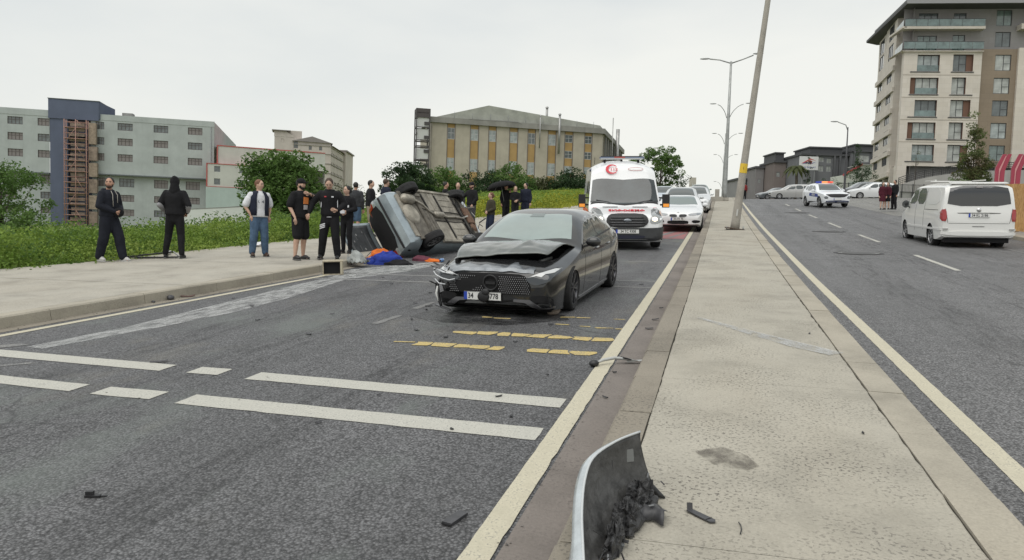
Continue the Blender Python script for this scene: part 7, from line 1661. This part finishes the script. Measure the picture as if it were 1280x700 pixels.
# --- 1: man in the dark hoodie, far left, looking back over his shoulder
p = person(-12.55, 12.95, radians(88), 'bearded man in navy hoodie and wide dark trousers, leftmost of the bystanders', 1.80, feet=((.13, -.24), (-.12, .12)), arms={'L': ((.27, .00, 1.14), (.12, -.20, 1.05), (-1, -.2, -.1)), 'R': ((-.27, -.02, 1.14), (-.06, -.22, 1.03), (1, -.2, -.05))},
    top=('hoodie', CB2), bot=('wide', CB2), hair=('short', HB), shoe=SHW, beard=mat('stubble', (.05, .03, .022), .7), head=(radians(-58), 0), build=1.10)
b = MB(); b.ball((.06, -.19, 1.02), (.13, .06, .10), 14, 8); b.build('waist_bag', CB, p)
b = MB(); [b.tube([(g*.05, -.10, 1.46), (g*.06, -.155, 1.38), (g*.055, -.165, 1.18+.04*g)], .006, 5) for g in (-1, 1)]; b.build('drawstring', mat('cord_pale', (.45, .42, .38), .7), p)
b = MB(); b.tube([(-.10, .02, 1.46), (-.06, .10, 1.47), (.06, .10, 1.47), (.10, .02, 1.46)], .045, 8); b.build('folded_hood', CB2, p)
# --- 2: hooded figure from behind
p = person(-11.72, 13.95, radians(203), 'hooded figure in black with grey sleeve panels, seen from behind by the weeds', 1.82, feet=((.20, -.04), (-.17, .08)), arms={'L': ((.29, .03, 1.14), (.16, -.20, 1.02), (-1, -.3, 0)), 'R': ((-.29, .05, 1.14), (-.20, -.16, .98), (.6, -.5, -.4))},
    top=('jacket', CB), bot=('slim', CB), hair=('short', HB), hood=CB, build=1.06)
for g in (-1, 1): b = MB(); cap_(b, (g*.29, .05, 1.13), (g*.235, -.09, 1.03), .066, .056); b.build('sleeve_panel', CG, p)
# --- 3: vest and jeans
p = person(-10.12, 14.75, radians(52), 'man in navy vest over white T-shirt and blue jeans, hand in his pocket', 1.76, feet=((.15, -.02), (-.13, .02)), arms={'R': ((-.30, .03, 1.13), (-.19, -.06, .93), (.3, -.2, -1)), 'L': ((.27, .06, 1.14), (.24, .04, .92), (0, .1, -1))},
    top=('tee', CW), bot=('trousers', JN), hair=('short', HR), shoe=SHR, skin=SKP, head=(radians(38), .05), vest=CN, build=1.10)
text('OM', .085, mat('print_grey', (.16, .17, .20), .8), p, Matrix.Translation((0, -.142, 1.24)) @ FACE_F, 'shirt_print', .004)
b = MB(); b.box(.115, .155, -.125, -.115, 1.30, 1.335); b.build('vest_badge', CW, p)
# --- 4: cap, beard, shorts
p = person(-8.82, 14.35, radians(78), 'bearded man in black cap, orange-print T-shirt and shorts, hand at his neck', 1.77, feet=((.14, .02), (-.12, .00)), arms={'L': ((.34, -.16, 1.33), (.08, -.20, 1.42), (-1, .15, .2)), 'R': ((-.27, .04, 1.13), (-.25, -.10, .90), (0, -.25, -1))},
    top=('tee', CB), bot=('shorts', CB), hair=('short', HB), shoe=SHB, skin=SKP, cap=CB, beard=HB, head=(radians(12), .08), build=1.16)
on_front(p, 'orange_print', [(-.07, 1.20), (.07, 1.20), (.075, 1.34), (-.06, 1.35)], 0, mat('print_orange', (.62, .20, .05), .8), -.155); on_front(p, 'pale_print', [(-.055, 1.08), (.055, 1.08), (.055, 1.18), (-.055, 1.18)], 0, mat('print_pale', (.45, .42, .42), .8), -.150)
b = MB(); b.lathe([(.034, -.012), (.036, 0), (.034, .012)], 12, 'X', (.14, -.19, 1.40)); b.build('wristwatch', SHB, p)
# --- 5: tracksuit man bending over something
p = person(-8.22, 14.6, radians(16), 'man in black tracksuit with white leg stripes, head bowed over something in his hands', 1.80, feet=((.17, -.04), (-.20, .06)), arms={'L': ((.30, -.02, 1.18), (.20, -.24, 1.04), (-.6, -.6, .1)), 'R': ((-.38, -.02, 1.20), (-.42, -.14, .97), (-.2, -.3, -1))},
    top=('tracksuit_top', CB), bot=('trousers', CB), hair=('short', HBR), shoe=SHB, skin=SKP, lean=(-.01, -.06), head=(radians(8), .55), nod=1, build=1.08)
b = MB(); b.lathe([(.155, .895), (.158, .93), (.150, .935)], 24, 'Z'); o = b.build('shirt_hem', CW, p); o.matrix_basis = Matrix.Diagonal((1.1, .86, 1, 1))
for i in range(3): b = MB(); b.bar((-.20, -.085, .72-i*.035), (-.085, -.145, .76-i*.035), .018, .02); b.build('leg_stripe', CW, p)
for i, (x, m_) in enumerate(((-.07, mat('logo_red', (.45, .05, .06), .7)), (.08, CW))): b = MB(); b.box(x-.022, x+.022, -.20, -.185, 1.31, 1.335); b.build('chest_logo', m_, p)
for g in (-1, 1): b = MB(); b.bar((g*.165, -.11, 1.35), (g*.175, -.12, 1.10), .012, .012); b.build('side_piping', CW, p)
# --- 6: woman behind them
p = person(-8.62, 16.1, radians(2), 'dark-haired woman in black holding something white, behind the tracksuit man', 1.62, feet=((.10, 0), (-.10, .03)), arms={'L': ((.24, -.02, 1.14), (.10, -.22, 1.08), (-1, -.3, 0)), 'R': ((-.24, -.02, 1.14), (-.05, -.23, 1.03), (1, -.3, 0))},
    top=('jacket', CB), bot=('slim', CB), hair=('tied', HB), skin=SKP, head=(radians(-30), 0), build=.94)
b = MB(); b.box(-.05, .07, -.29, -.26, 1.02, 1.10); b.build('white_paper', CW, p); b = MB(); b.box(.08, .12, -.145, -.135, 1.18, 1.24); b.build('badge', CW, p)
# --- 7, 8, 9
person(-11.45, 22.0, radians(190), 'dark-haired man in grey jacket and blue shorts, back turned, nearer the weeds', 1.74, feet=((.10, 0), (-.10, .04)), top=('jacket', CDG), bot=('shorts', JN), hair=('short', HB), build=1.08, detail=0)
person(-10.72, 21.6, radians(118), 'man in black jacket and beige shorts behind the raised tailgate of the overturned car', 1.80, top=('jacket', CB), bot=('shorts', BEI), hair=('short', HB), head=(radians(-20), 0), skin=SKP, build=1.08, detail=0)
person(-10.95, 23.2, radians(150), 'person half hidden behind the man in the black jacket, hand raised to the face', 1.86, arms={'L': ((.26, -.14, 1.30), (.10, -.15, 1.50), (-.1, -.1, 1))}, top=('jacket', CN), bot=('trousers', CB), hair=('short', HBR), skin=SKP, detail=0)
# --- behind the wreck
person(-9.55, 25.2, radians(100), 'person whose dark head shows left over the belly of the overturned car', 1.76, top=('jacket', CB), bot=('trousers', CTR), hair=('short', HB), detail=0)
person(-9.22, 25.6, radians(20), 'person whose face shows right over the overturned car beside its raised door', 1.74, top=('jacket', CDG), bot=('trousers', CTR), hair=('short', HBR), skin=SKP, detail=0)
person(-8.55, 25.2, radians(-25), 'man in black jacket and dark beanie standing at the open door of the overturned car', 1.74, arms={'R': ((-.28, -.10, 1.24), (-.26, -.32, 1.16), (0, -1, 0)), 'L': ((.26, -.02, 1.14), (.18, -.14, .95), (-.3, -.4, -.8))}, top=('jacket', CB), bot=('trousers', CTR), hair=('short', HB), cap=CB, beard=CM, head=(radians(10), .2), skin=SKP, build=1.05)
person(-7.12, 22.9, radians(-40), 'woman in olive jacket and dark jeans with tied brown hair beside the overturned car', 1.56, z=zr(23)+.0, arms={'L': ((.23, 0, 1.14), (.08, -.18, 1.04), (-1, -.2, 0)), 'R': ((-.23, 0, 1.14), (-.06, -.19, 1.00), (1, -.2, 0))}, top=('jacket', COL), bot=('trousers', JND), hair=('tied', HR), skin=SKP, head=(radians(-15), 0), build=.96)
u = person(-8.95, 31.0, radians(45), 'person in a long black coat holding the black umbrella', 1.66, arms={'L': ((.24, -.12, 1.20), (.10, -.20, 1.34), (0, -.2, 1))}, top=('coat', CB), bot=('trousers', CB), hair=('short', HBR), skin=SK, build=1.05, detail=0)
person(-8.42, 30.6, radians(25), 'fair-haired woman in black under the umbrella, between the coat and the suit', 1.58, arms={'R': ((-.22, -.04, 1.14), (-.04, -.22, 1.06), (1, -.3, .1)), 'L': ((.22, -.04, 1.14), (.06, -.24, 1.02), (-1, -.3, 0))}, top=('jacket', CB), bot=('trousers', CB), hair=('long', HG), skin=SKP, build=.98, head=(0, .2), detail=0)
person(-8.12, 31.2, radians(-5), 'man in navy suit at the right of the umbrella group', 1.72, top=('jacket', CN), bot=('trousers', CN), hair=('short', HB), skin=SKP, head=(radians(-35), 0), build=1.06, detail=0)
# umbrella
um = empty('umbrella', GM(-9.0, 30.8, zr(31)+1.42, 0) @ Matrix.Rotation(radians(-12), 4, 'Y'), label='open black umbrella held over the group before the flowering weeds', cat='umbrella')
b = MB(); rows = []; N_ = 8
for j in range(7):
    t = j/6; rr = .66*sin(t*1.35)/sin(1.35); zz = .52-.24*t*t-.06*t**6; rows.append([((rr*(1-.07*abs(sin(N_*a/2))*t)*cos(a)), rr*(1-.07*abs(sin(N_*a/2))*t)*sin(a), zz) for a in [2*pi*i/48 for i in range(48)]])
b.rings(rows, cap=False); o = b.build('canopy', cloth('umbrella_black', (.012, .012, .013)), um); md = o.modifiers.new('s', 'SOLIDIFY'); md.thickness = .006
for k in range(8): a = 2*pi*k/8; b = MB(); b.tube([(0, 0, .50), (.33*cos(a), .33*sin(a), .43), (.64*cos(a), .64*sin(a), .22)], .005, 4); b.build('rib', GALV, um)
b = MB(); b.tube([(0, 0, -.35), (0, 0, .58)], .008, 6); b.build('shaft', GALV, um)
# --- the group on the right forecourt and the walker at the crest
person(9.12, 48.0, radians(15), 'woman in burgundy top and skirt with bare legs, left of the trio on the forecourt', 1.62, top=('jacket', CM), bot=('skirt', CM), hair=('long', HB), skin=SKP, build=.95, detail=0)
person(9.45, 48.3, radians(-40), 'woman in dark burgundy dress in the middle of the trio on the forecourt', 1.60, top=('jacket', CM), bot=('skirt', CB), hair=('long', HBR), skin=SKP, build=.92, detail=0)
person(9.82, 48.3, radians(-60), 'man all in black, right of the trio on the forecourt', 1.74, top=('jacket', CB), bot=('trousers', CB), hair=('short', HB), detail=0)
person(2.15, 74, radians(185), 'distant walker in a red top close beside the leaning lamp post', 1.62, z=zr(74), top=('jacket', cloth('cloth_red', (.22, .03, .03))), bot=('trousers', CB), hair=('short', HB), detail=0)
# ================================================================== WRECKAGE AND LITTER
random.seed(4)
PG = mat('shard_black', (.022, .022, .024), .45, var=.4, vscale=20); PG2 = mat('shard_grey', (.06, .06, .065), .5, var=.4, vscale=15); PSIL = mat('bumper_silver', (.50, .54, .56), .3, .25, coat=.6, var=.25, vscale=9); PALE = mat('shard_pale', (.42, .43, .42), .5)
def spline(P, n): 
    out = []; m = len(P)-1
    for i in range(n+1):
        t = i/n*m; k = min(int(t), m-1); f = t-k; p0, p1, p2, p3 = P[max(0, k-1)], P[k], P[k+1], P[min(m, k+2)]
        out.append(Vector([.5*((2*p1[a])+(-p0[a]+p2[a])*f+(2*p0[a]-5*p1[a]+4*p2[a]-p3[a])*f*f+(-p0[a]+3*p1[a]-3*p2[a]+p3[a])*f**3) for a in range(3)]))
    return out
# the torn bumper corner in the foreground
r = empty('torn_bumper', R4, label='torn silver bumper corner standing on the median edge in the foreground, dark inner side showing', cat='bumper')
RIM = spline([(-.352, 3.62, .462), (-.445, 3.46, .46), (-.530, 3.30, .428), (-.545, 3.15, .378), (-.522, 2.95, .318), (-.482, 2.75, .275), (-.440, 2.55, .23), (-.40, 2.3, .20)], 34)
BOT = spline([(-.245, 3.57, .158), (-.318, 3.50, .160), (-.37, 3.36, .162), (-.40, 3.18, .162), (-.41, 2.98, .162), (-.42, 2.76, .162), (-.41, 2.55, .162), (-.39, 2.3, .162)], 34)
b = MB(); rows = []
for i, (p, q) in enumerate(zip(RIM, BOT)):
    row = []
    for j in range(13):
        t = j/12; c = p.lerp(q, t); c += Vector((-.022, .008, .006))*sin(pi*t)*(1-.3*i/34); c += Vector((noise.noise(c*9), noise.noise(c*9+Vector((3, 0, 0))), 0))*.008*t
        if i > 8: c += Vector((.045*noise.noise(c*14), 0, .03*noise.noise(c*17)))*max(0, t-.5)*2
        row.append(c)
    rows.append(row)
b.rings(rows, closed=False, cap=False); o = b.build('inner_shell', mat('shell_inside', (.065, .064, .062), .5, var=.6, vscale=11, bump=.3, bscale=30), r); md = o.modifiers.new('s', 'SOLIDIFY'); md.thickness = .005; md.offset = 0
b = MB(); rows = []
for i, (p, q) in enumerate(zip(RIM, BOT)):
    d_ = (RIM[min(i+1, 34)]-RIM[max(0, i-1)]); n = Vector((d_.y, -d_.x, 0)).normalized(); n = n if n.x < 0 else -n; w = .9*min(1, .15+i/9); rows.append([p+Vector((0, 0, .003)), p+n*.018*w+Vector((0, 0, .001)), p+n*.040*w-Vector((0, 0, .018)), p.lerp(q, .45)+n*.085*max(w, .4), p.lerp(q, .98)+n*.075*max(w, .4)])
b.rings(rows, closed=False, cap=False); b.build('outer_skin', PSIL, r)
b = MB(); b.tube([RIM[i]+Vector((.004, 0, .002)) for i in range(0, 30)], .006, 6); b.build('rim_lip', mat('lip_pale', (.50, .52, .53), .4, coat=.4), r)
b = MB(); e0 = RIM[0]; e1 = BOT[0]; b.tube([e0, e0.lerp(e1, .35)+Vector((-.045, 0, 0)), e0.lerp(e1, .7)+Vector((-.045, .0, 0)), e1+Vector((0, 0, .01)), e1+Vector((.03, .0, -.002))], [.006, .009, .010, .016, .004], 6); b.build('torn_end', PG, r)
def shard(parent, name, pts, th, m, M=None):
    b = MB(); b.prism(pts, 0, th, 'Z', 0, M); return b.build(name, m, parent)
for k, (x, y, z, w_, h_, m) in enumerate([(-.43, 3.50, .37, .07, .06, mat('inner_bracket', (.16, .165, .16), .5)), (-.475, 3.40, .33, .025, .10, PG)]):
    M = Matrix.Translation((x, y, z)) @ Matrix.Rotation(radians(35), 4, 'Z') @ Matrix.Rotation(radians(78), 4, 'X'); shard(r, 'bracket', [(-w_, -h_/2), (w_, -h_/2), (w_, h_/2), (-w_, h_/2)], .008, m, M)
b = MB()
for k in range(60):
    t = random.uniform(.15, .75); c = BOT[int(t*34)]+Vector((random.uniform(-.02, .12)*(1-abs(t-.35)), random.uniform(-.05, .05), random.uniform(0, .12)*(1-t*.6))); d = Vector((random.uniform(-.6, 1), random.uniform(-1, 1), random.uniform(-.3, .9))).normalized()*random.uniform(.015, .06)
    b.bar(c, c+d, random.uniform(.003, .018), random.uniform(.002, .006), random.choice((0, 0, 0, 1)), up=(random.uniform(-1, 1), random.uniform(-1, 1), 1))
b.build('broken_webbing', [PG, mat('web_grey', (.16, .165, .17), .5, var=.5, vscale=20)], r, kind='stuff')
b = MB(); rows = []
for i in range(12):
    t = i/11; c = Vector((-.36+.16*t, 3.30+.05*sin(t*3), .165)); rows.append([c+Vector((0, -.07+.03*noise.noise((t*5, 0, 0)), 0)), c+Vector((0, -.02, .05+.03*noise.noise((t*7, 2, 0)))), c+Vector((.01, .05, .02+.02*noise.noise((t*6, 5, 0))))])
b.rings(rows, closed=False, cap=False); o = b.build('torn_flap', PG2, r); md = o.modifiers.new('s', 'SOLIDIFY'); md.thickness = .004

for k, (x, y, w_, d_, h_) in enumerate([(-.33, 3.42, .07, .10, .11), (-.36, 3.22, .06, .12, .09), (-.385, 3.0, .035, .12, .10)]):
    b = MB(); rows = []
    for i in range(13):
        ph = pi/2*i/12; rows.append([Vector((w_*cos(a)*cos(ph), d_*sin(a)*cos(ph), h_*sin(ph)))*(1+.5*noise.noise(Vector((cos(a)*2.2+k*3, sin(a)*2.2, ph*2.5)))+.35*abs(noise.noise(Vector((cos(a)*7, sin(a)*7+k, ph*8))))) for a in [2*pi*q/26 for q in range(26)]])
    b.rings(rows, cap=False, smooth=False); b.build('crushed_foam', mat('crushed_foam', (.045, .045, .047), .6, var=.7, vscale=30, bump=.6, bscale=60), r, Matrix.Translation((x, y, .158)))
def item(name, label, cat, x, y, rz, parts, z=None, group=None):
    """parts = [(name, MB, material)] ; the first part is the thing itself when alone"""
    z = zr(y)+.004 if z is None else z
    if len(parts) == 1: o = parts[0][1].build(name, parts[0][2], mtx=RM(x, y, z, rz)); return tag(o, label, cat, group)
    e = empty(name, RM(x, y, z, rz), label=label, cat=cat, group=group)
    for n, b, m in parts: b.build(n, m, e)
    return e
def jag(n, r0, th, seed, asp=.5, curl=.3):
    """a bent, torn flake of plastic"""
    rn = random.Random(seed); b = MB(); K = 7; rows = []
    for i in range(K):
        t = i/(K-1)-.5; w = r0*asp*(1-abs(t)*1.1)*rn.uniform(.7, 1.2)+.003; zc = th+curl*r0*(t*t)*rn.uniform(.6, 1.2); rows.append([(t*r0*2, -w*rn.uniform(.8, 1.1), zc*rn.uniform(.3, 1)), (t*r0*2+rn.uniform(-.01, .01), 0, zc+th), (t*r0*2, w, zc*rn.uniform(.5, 1.3)), (t*r0*2, 0, max(0, zc-th))])
    return b.rings(rows, smooth=False)
item('plastic_strip', 'dark plastic strip with curled end lying on the median right of the bumper', 'debris', -.04, 3.40, radians(-42), [('strip', MB().prism([(-.075, -.018), (.07, -.020), (.085, 0), (.07, .018), (-.07, .014)], .004, .010), PG2), ('curled_end', MB().bar((-.07, 0, .005), (-.085, .012, .035), .026, .006), PG), ('notch_line', MB().box(.045, .05, -.019, .018, .010, .0115), M_VOID)], .155)
item('wire_stub', 'thin dark stick lying on the median near the bottom edge', 'debris', .13, 3.32, 0, [('x', MB().tube([(0, -.06, .004), (.006, -.02, .006), (.004, .03, .005), (-.004, .06, .004)], .0028, 5), PG)], .155)
item('rubber_block', 'flat dark rubber block on the asphalt near the bottom, by the cream line', 'debris', -1.24, 3.38, radians(-14), [('x', MB().box(-.028, .028, -.075, .075, 0, .014), PG2), ('end_notch', MB().box(-.028, .028, -.082, -.076, .002, .010), PG)])
item('clip_fragment', 'small black clip fragment alone on the near left asphalt', 'debris', -3.22, 3.12, radians(20), [('x', MB().box(-.05, .03, -.012, .012, 0, .010), PG), ('prong', MB().box(-.05, -.01, .0, .022, .006, .028), PG), ('tail', MB().box(.03, .065, -.006, .006, 0, .006), PG)])
# long trim strip across the cream line
item('trim_strip', 'bent white and black trim strip lying across the cream edge line', 'debris', -.93, 7.0, radians(24), [('strip', MB().tube([(-.20, -.06, .03), (-.12, -.03, .05), (0, 0, .06), (.12, .015, .04), (.24, .02, .015)], [.010, .016, .016, .014, .006], 6), PALE), ('black_end', MB().ball((-.22, -.07, .03), (.05, .045, .035), 8, 5), PG), ('black_middle', MB().bar((.08, .01, .06), (.20, .05, .02), .06, .012), PG), ('pale_flap', MB().prism([(.12, .0), (.32, .03), (.30, .07), (.14, .05)], .012, .018), PALE)])
# chips scattered over the road; each its own thing
CH = [(-4.55, 7.55, .09, 'largest black shard on the open road left of the yellow dashes'), (-5.67, 8.19, .05, 'black shard on the open road left of the grille shard'), (-6.45, 9.2, .06, 'thin shard near the pale scuff, far from the kerb'), (-7.2, 9.8, .05, 'shard at the inner edge of the pale scuff'),
      (-5.2, 5.9, .13, 'cluster of thin dark scraps beside the left crossing bar'), (-2.62, 5.38, .03, 'tiny black crumb on the far crossing bar'), (-2.67, 4.98, .04, 'small chip between the two long crossing bars'), (-2.72, 4.60, .05, 'dark ring-like scrap below the near crossing bar'),
      (-1.67, 5.6, .05, 'dark smudge chip on the far crossing bar, right part'), (-1.43, 5.12, .04, 'little chip right of centre between the bars'), (-1.75, 4.72, .03, 'crumb on the near crossing bar'), (-1.45, 6.4, .03, 'crumb beyond the bars near the cream line'),
      (-3.45, 8.12, .08, 'thin black sliver lying on the upper yellow dashes'), (-3.8, 8.8, .05, 'black lump left of the saloon nose'), (-2.95, 7.8, .07, 'flat black sliver between the two yellow rows'), (-1.98, 8.9, .06, 'dark shard below the saloon front wheel'), (-2.12, 7.75, .05, 'grey chip between the yellow rows, right'),
      (-.76, 9.62, .10, 'upper black lump in the gutter beside the median'), (-.78, 8.95, .08, 'second black lump in the gutter beside the median'), (-.84, 5.8, .05, 'flat black chip in the gutter level with the bars'), (-.88, 6.65, .03, 'crumb in the gutter by the trim strip'), (-.76, 10.6, .05, 'chip in the gutter beyond the two lumps'),
      (-4.0, 9.9, .09, 'splinter just left of the saloon bumper corner'), (-3.92, 9.6, .07, 'blade-like splinter under the saloon bumper corner'), (-4.3, 10.1, .05, 'chip left of the bumper splinters'), (-5.0, 8.9, .05, 'chip on the centre dashes'), (-4.5, 11.2, .04, 'crumb left of the saloon, far side'),
      (-5.6, 12.1, .05, 'chip between the wrecks near the far cross line'), (-6.2, 13.0, .06, 'chip beside the far cross line left part'), (-5.3, 14.4, .05, 'chip between the overturned car and the saloon'), (-1.3, 13.2, .06, 'dark bit on the far cross line by the cream edge'), (.9, 4.9, .02, 'small clod on the right kerb joint'), (.95, 8.3, .03, 'crumb on the right kerb joint farther up'), (1.5, 5.6, .03, 'scrap on the asphalt right of the median kerb')]
for i, (x, y, s, lb) in enumerate(CH): item('plastic_shard', lb, 'debris', x, y, random.uniform(0, 3.1), [('x', jag(0, s*.6, .006, i, random.uniform(.25, .6), random.uniform(.1, .5)), random.choice((PG, PG, PG2)))], z=zr(y)+(.155 if .0 < x < 1.3 else .006), group='shards scattered over the road')
b = MB()
for k in range(420):
    x = random.gauss(-4, 2.2); y = random.gauss(10.5, 3.5)
    if KX(y) < x < -.95 and y > 3.5: s = random.uniform(.004, .016); b.add([(x-s, y, zr(y)+.004), (x, y+s, zr(y)+.004), (x+s, y-s*.3, zr(y)+.004+s*.5)], [(0, 1, 2)], random.choice((0, 0, 1)))
for k in range(500):
    y = random.uniform(2.5, 26); x = random.choice((random.gauss(-.92, .025), KX(y)+abs(random.gauss(0, .12)))); s = random.uniform(.004, .014); b.add([(x-s, y, zr(y)+.005), (x, y+s, zr(y)+.005), (x+s, y-s*.3, zr(y)+.005+s*.7)], [(0, 1, 2)], 0)
tag(b.build('glass_and_grit', [PG2, PALE], mtx=R4), 'crumbs of glass and grit strewn over the road', 'debris', kind='stuff')
def rock(name, lb, x, y, z, s, m, seed, cat='stone'):
    b = MB(); b.ball((0, 0, s[2]*.8), s, 12, 8); b.v = [tuple(Vector(v)*(1+.25*noise.noise(Vector(v)*6/s[0]*.1+Vector((seed, 0, 0))))) for v in b.v]; o = b.build(name, m, mtx=RM(x, y, z, seed)); return tag(o, lb, cat)
rock('stone', 'pale brown stone wedged in front of the saloon front wheel', -2.12, 9.72, .0, (.15, .08, .055), m_concrete('stone_brown', (.26, .21, .17), .5), 1.3)
rock('rubble', 'dark crumpled chunk on the kerb gutter at the left', -8.05, 9.45, .0, (.09, .05, .04), PG2, 2.2, 'debris')
rock('rubble', 'small dark lump left of the crumpled chunk in the gutter', -8.08, 9.12, .0, (.03, .025, .02), PG2, 3.1, 'debris')
item('flat_scrap', 'reddish brown flat scrap leaning in the left gutter', 'debris', -7.98, 9.75, radians(40), [('x', jag(0, .10, .012, 77, .5, .6), mat('rust_scrap', (.09, .05, .04), .7))])
# beige box with dark hollow, beside the kerb
e = empty('speaker_box', RM(-7.42, 13.3, .0, radians(28)), label='open beige box with a black hollow lying at the foot of the kerb', cat='box')
bm_ = mat('box_beige', (.42, .37, .27), .7, var=.3, vscale=6); b = MB(); w, d, h = .20, .16, .14
b.box(-w, w, -d, d, 0, .02); b.box(-w, w, -d, d, 2*h-.02, 2*h); b.box(-w, -w+.02, -d, d, .02, 2*h-.02); b.box(w-.02, w, -d, d, .02, 2*h-.02); b.box(-w+.02, w-.02, d-.02, d, .02, 2*h-.02); b.build('shell', bm_, e)
b = MB(); b.box(-w+.02, w-.05, -d+.06, -d+.07, .02, 2*h-.03); b.build('hollow', M_VOID, e); b = MB(); b.box(w-.06, w-.02, -d-.01, -d+.02, .02, 2*h-.02); b.build('side_lip', mat('lip_beige', (.50, .45, .34), .7), e)
# crumpled grey housing
e = empty('crumpled_housing', RM(-7.65, 14.75, .06, radians(-20)), label='crumpled pale grey plastic housing between the beige box and the clothes', cat='debris')
random.seed(12); b = MB(); rows = []
for i in range(9):
    t = i/8; rows.append([((t-.5)*.5+.04*noise.noise((i, j, 1)), (j/8-.5)*.34+.05*noise.noise((i, j, 5)), max(.0, .05+.24*sin(pi*t)*sin(pi*j/8)+.10*noise.noise((i*.9, j*.9, 9)))) for j in range(9)])
b.rings(rows, closed=False, cap=False); o = b.build('crumpled_sheet', mat('housing_grey', (.34, .36, .35), .5, var=.5, vscale=9), e); md = o.modifiers.new('s', 'SOLIDIFY'); md.thickness = .008
b = MB()
for k in range(14): a = Vector((random.uniform(-.25, .35), random.uniform(-.2, .15), random.uniform(.0, .22))); d = Vector((random.uniform(-1, 1), random.uniform(-1, 1), random.uniform(-.5, .8))).normalized()*random.uniform(.06, .2); b.bar(a, a+d, .02, .008, random.choice((0, 1)))
b.build('broken_rib', [PG, PALE], e, kind='stuff')
# bundle of clothes: orange, blue, black
def heap(name, m, x, y, z, s, seed, parent, fold=.25):
    b = MB(); rows = []; n = 22
    for i in range(n+1):
        ph = pi*i/n/2
        rows.append([Vector((s[0]*cos(a)*cos(ph), s[1]*sin(a)*cos(ph), s[2]*sin(ph)))*(1+fold*noise.noise(Vector((cos(a)*1.6*cos(ph)+seed, sin(a)*1.6, ph*2)))+.10*abs(noise.noise(Vector((cos(a)*6*cos(ph), sin(a)*6+seed, ph*7))))) for a in [2*pi*k/30 for k in range(30)]])
    b.rings(rows, cap=False); return b.build(name, m, parent, Matrix.Translation((x, y, z)))
e = empty('clothes_bundle', RM(-7.25, 15.45, .0, radians(10)), label='heap of blue and orange jackets with a black bag beside the wreck', cat='clothes')
cbl = cloth('jacket_blue', (.025, .05, .30)); cor_ = cloth('jacket_orange', (.70, .17, .03)); cbk = cloth('bag_black', (.014, .014, .016))
heap('blue_jacket', cbl, 0, 0, 0, (.36, .26, .26), 2, e); heap('orange_jacket', cor_, -.22, .26, .12, (.26, .20, .20), 5, e); heap('black_bag', cbk, .28, -.16, 0, (.34, .15, .12), 8, e); heap('orange_lining', cor_, .10, -.14, .10, (.10, .08, .10), 9, e); heap('blue_sleeve', cbl, -.34, -.05, 0, (.16, .13, .16), 11, e)
e = empty('coat_sleeve', RM(-6.6, 16.2, .0, radians(-8)), label='maroon and orange garment with a blue bottle beside the wreck corner', cat='clothes')
heap('maroon_cloth', cloth('cloth_maroon2', (.13, .04, .06)), -.2, .1, 0, (.28, .14, .13), 3, e); heap('orange_cuff', cor_, .18, 0, 0, (.22, .08, .08), 6, e)
b = MB(); b.lathe([(.02, 0), (.045, .02), (.045, .12), (.02, .15)], 12, 'Y', (.42, -.08, .06)); b.build('blue_bottle', mat('bottle_blue', (.10, .22, .45), .2, coat=1), e)
# V-shaped frame behind the leftmost man
e = empty('trim_frame', RM(-12.35, 13.75, .158, radians(28)), label='dark folding frame lying on the pavement behind the leftmost man', cat='frame')
for p_, q_, w_, m in (((-.55, -.05, .03), (.55, .25, .12), .05, PG), ((-.20, .0, .02), (.72, -.12, .03), .07, PG), ((.55, .25, .12), (.74, -.10, .04), .02, mat('frame_pale', (.4, .4, .4), .4)), ((-.75, .02, .03), (-.1, .06, .03), .03, mat('frame_pale', (.4, .4, .4), .4))): b = MB(); b.bar(p_, q_, w_, .03); b.build('rail', m, e)
item('white_cup', 'crumpled white cup at the edge of the weeds behind the leftmost man', 'litter', -12.45, 14.6, 0, [('x', jag(0, .09, .05, 5, .7, .5), PALE)], .165)
item('white_bag', 'white plastic scrap in the weeds behind the man in the vest', 'litter', -11.9, 17.3, 0, [('x', jag(0, .16, .06, 8, .7, .6), CW)], .18)
for i, (x, y) in enumerate(((-7.3, 14.0), (-6.9, 13.1))): item('pale_smear', ('pale scrap below the clothes heap', 'pale scrap right of the beige box')[i], 'debris', x, y, .3+i, [('x', jag(0, .09, .008, 30+i, .5, .1), PALE)])
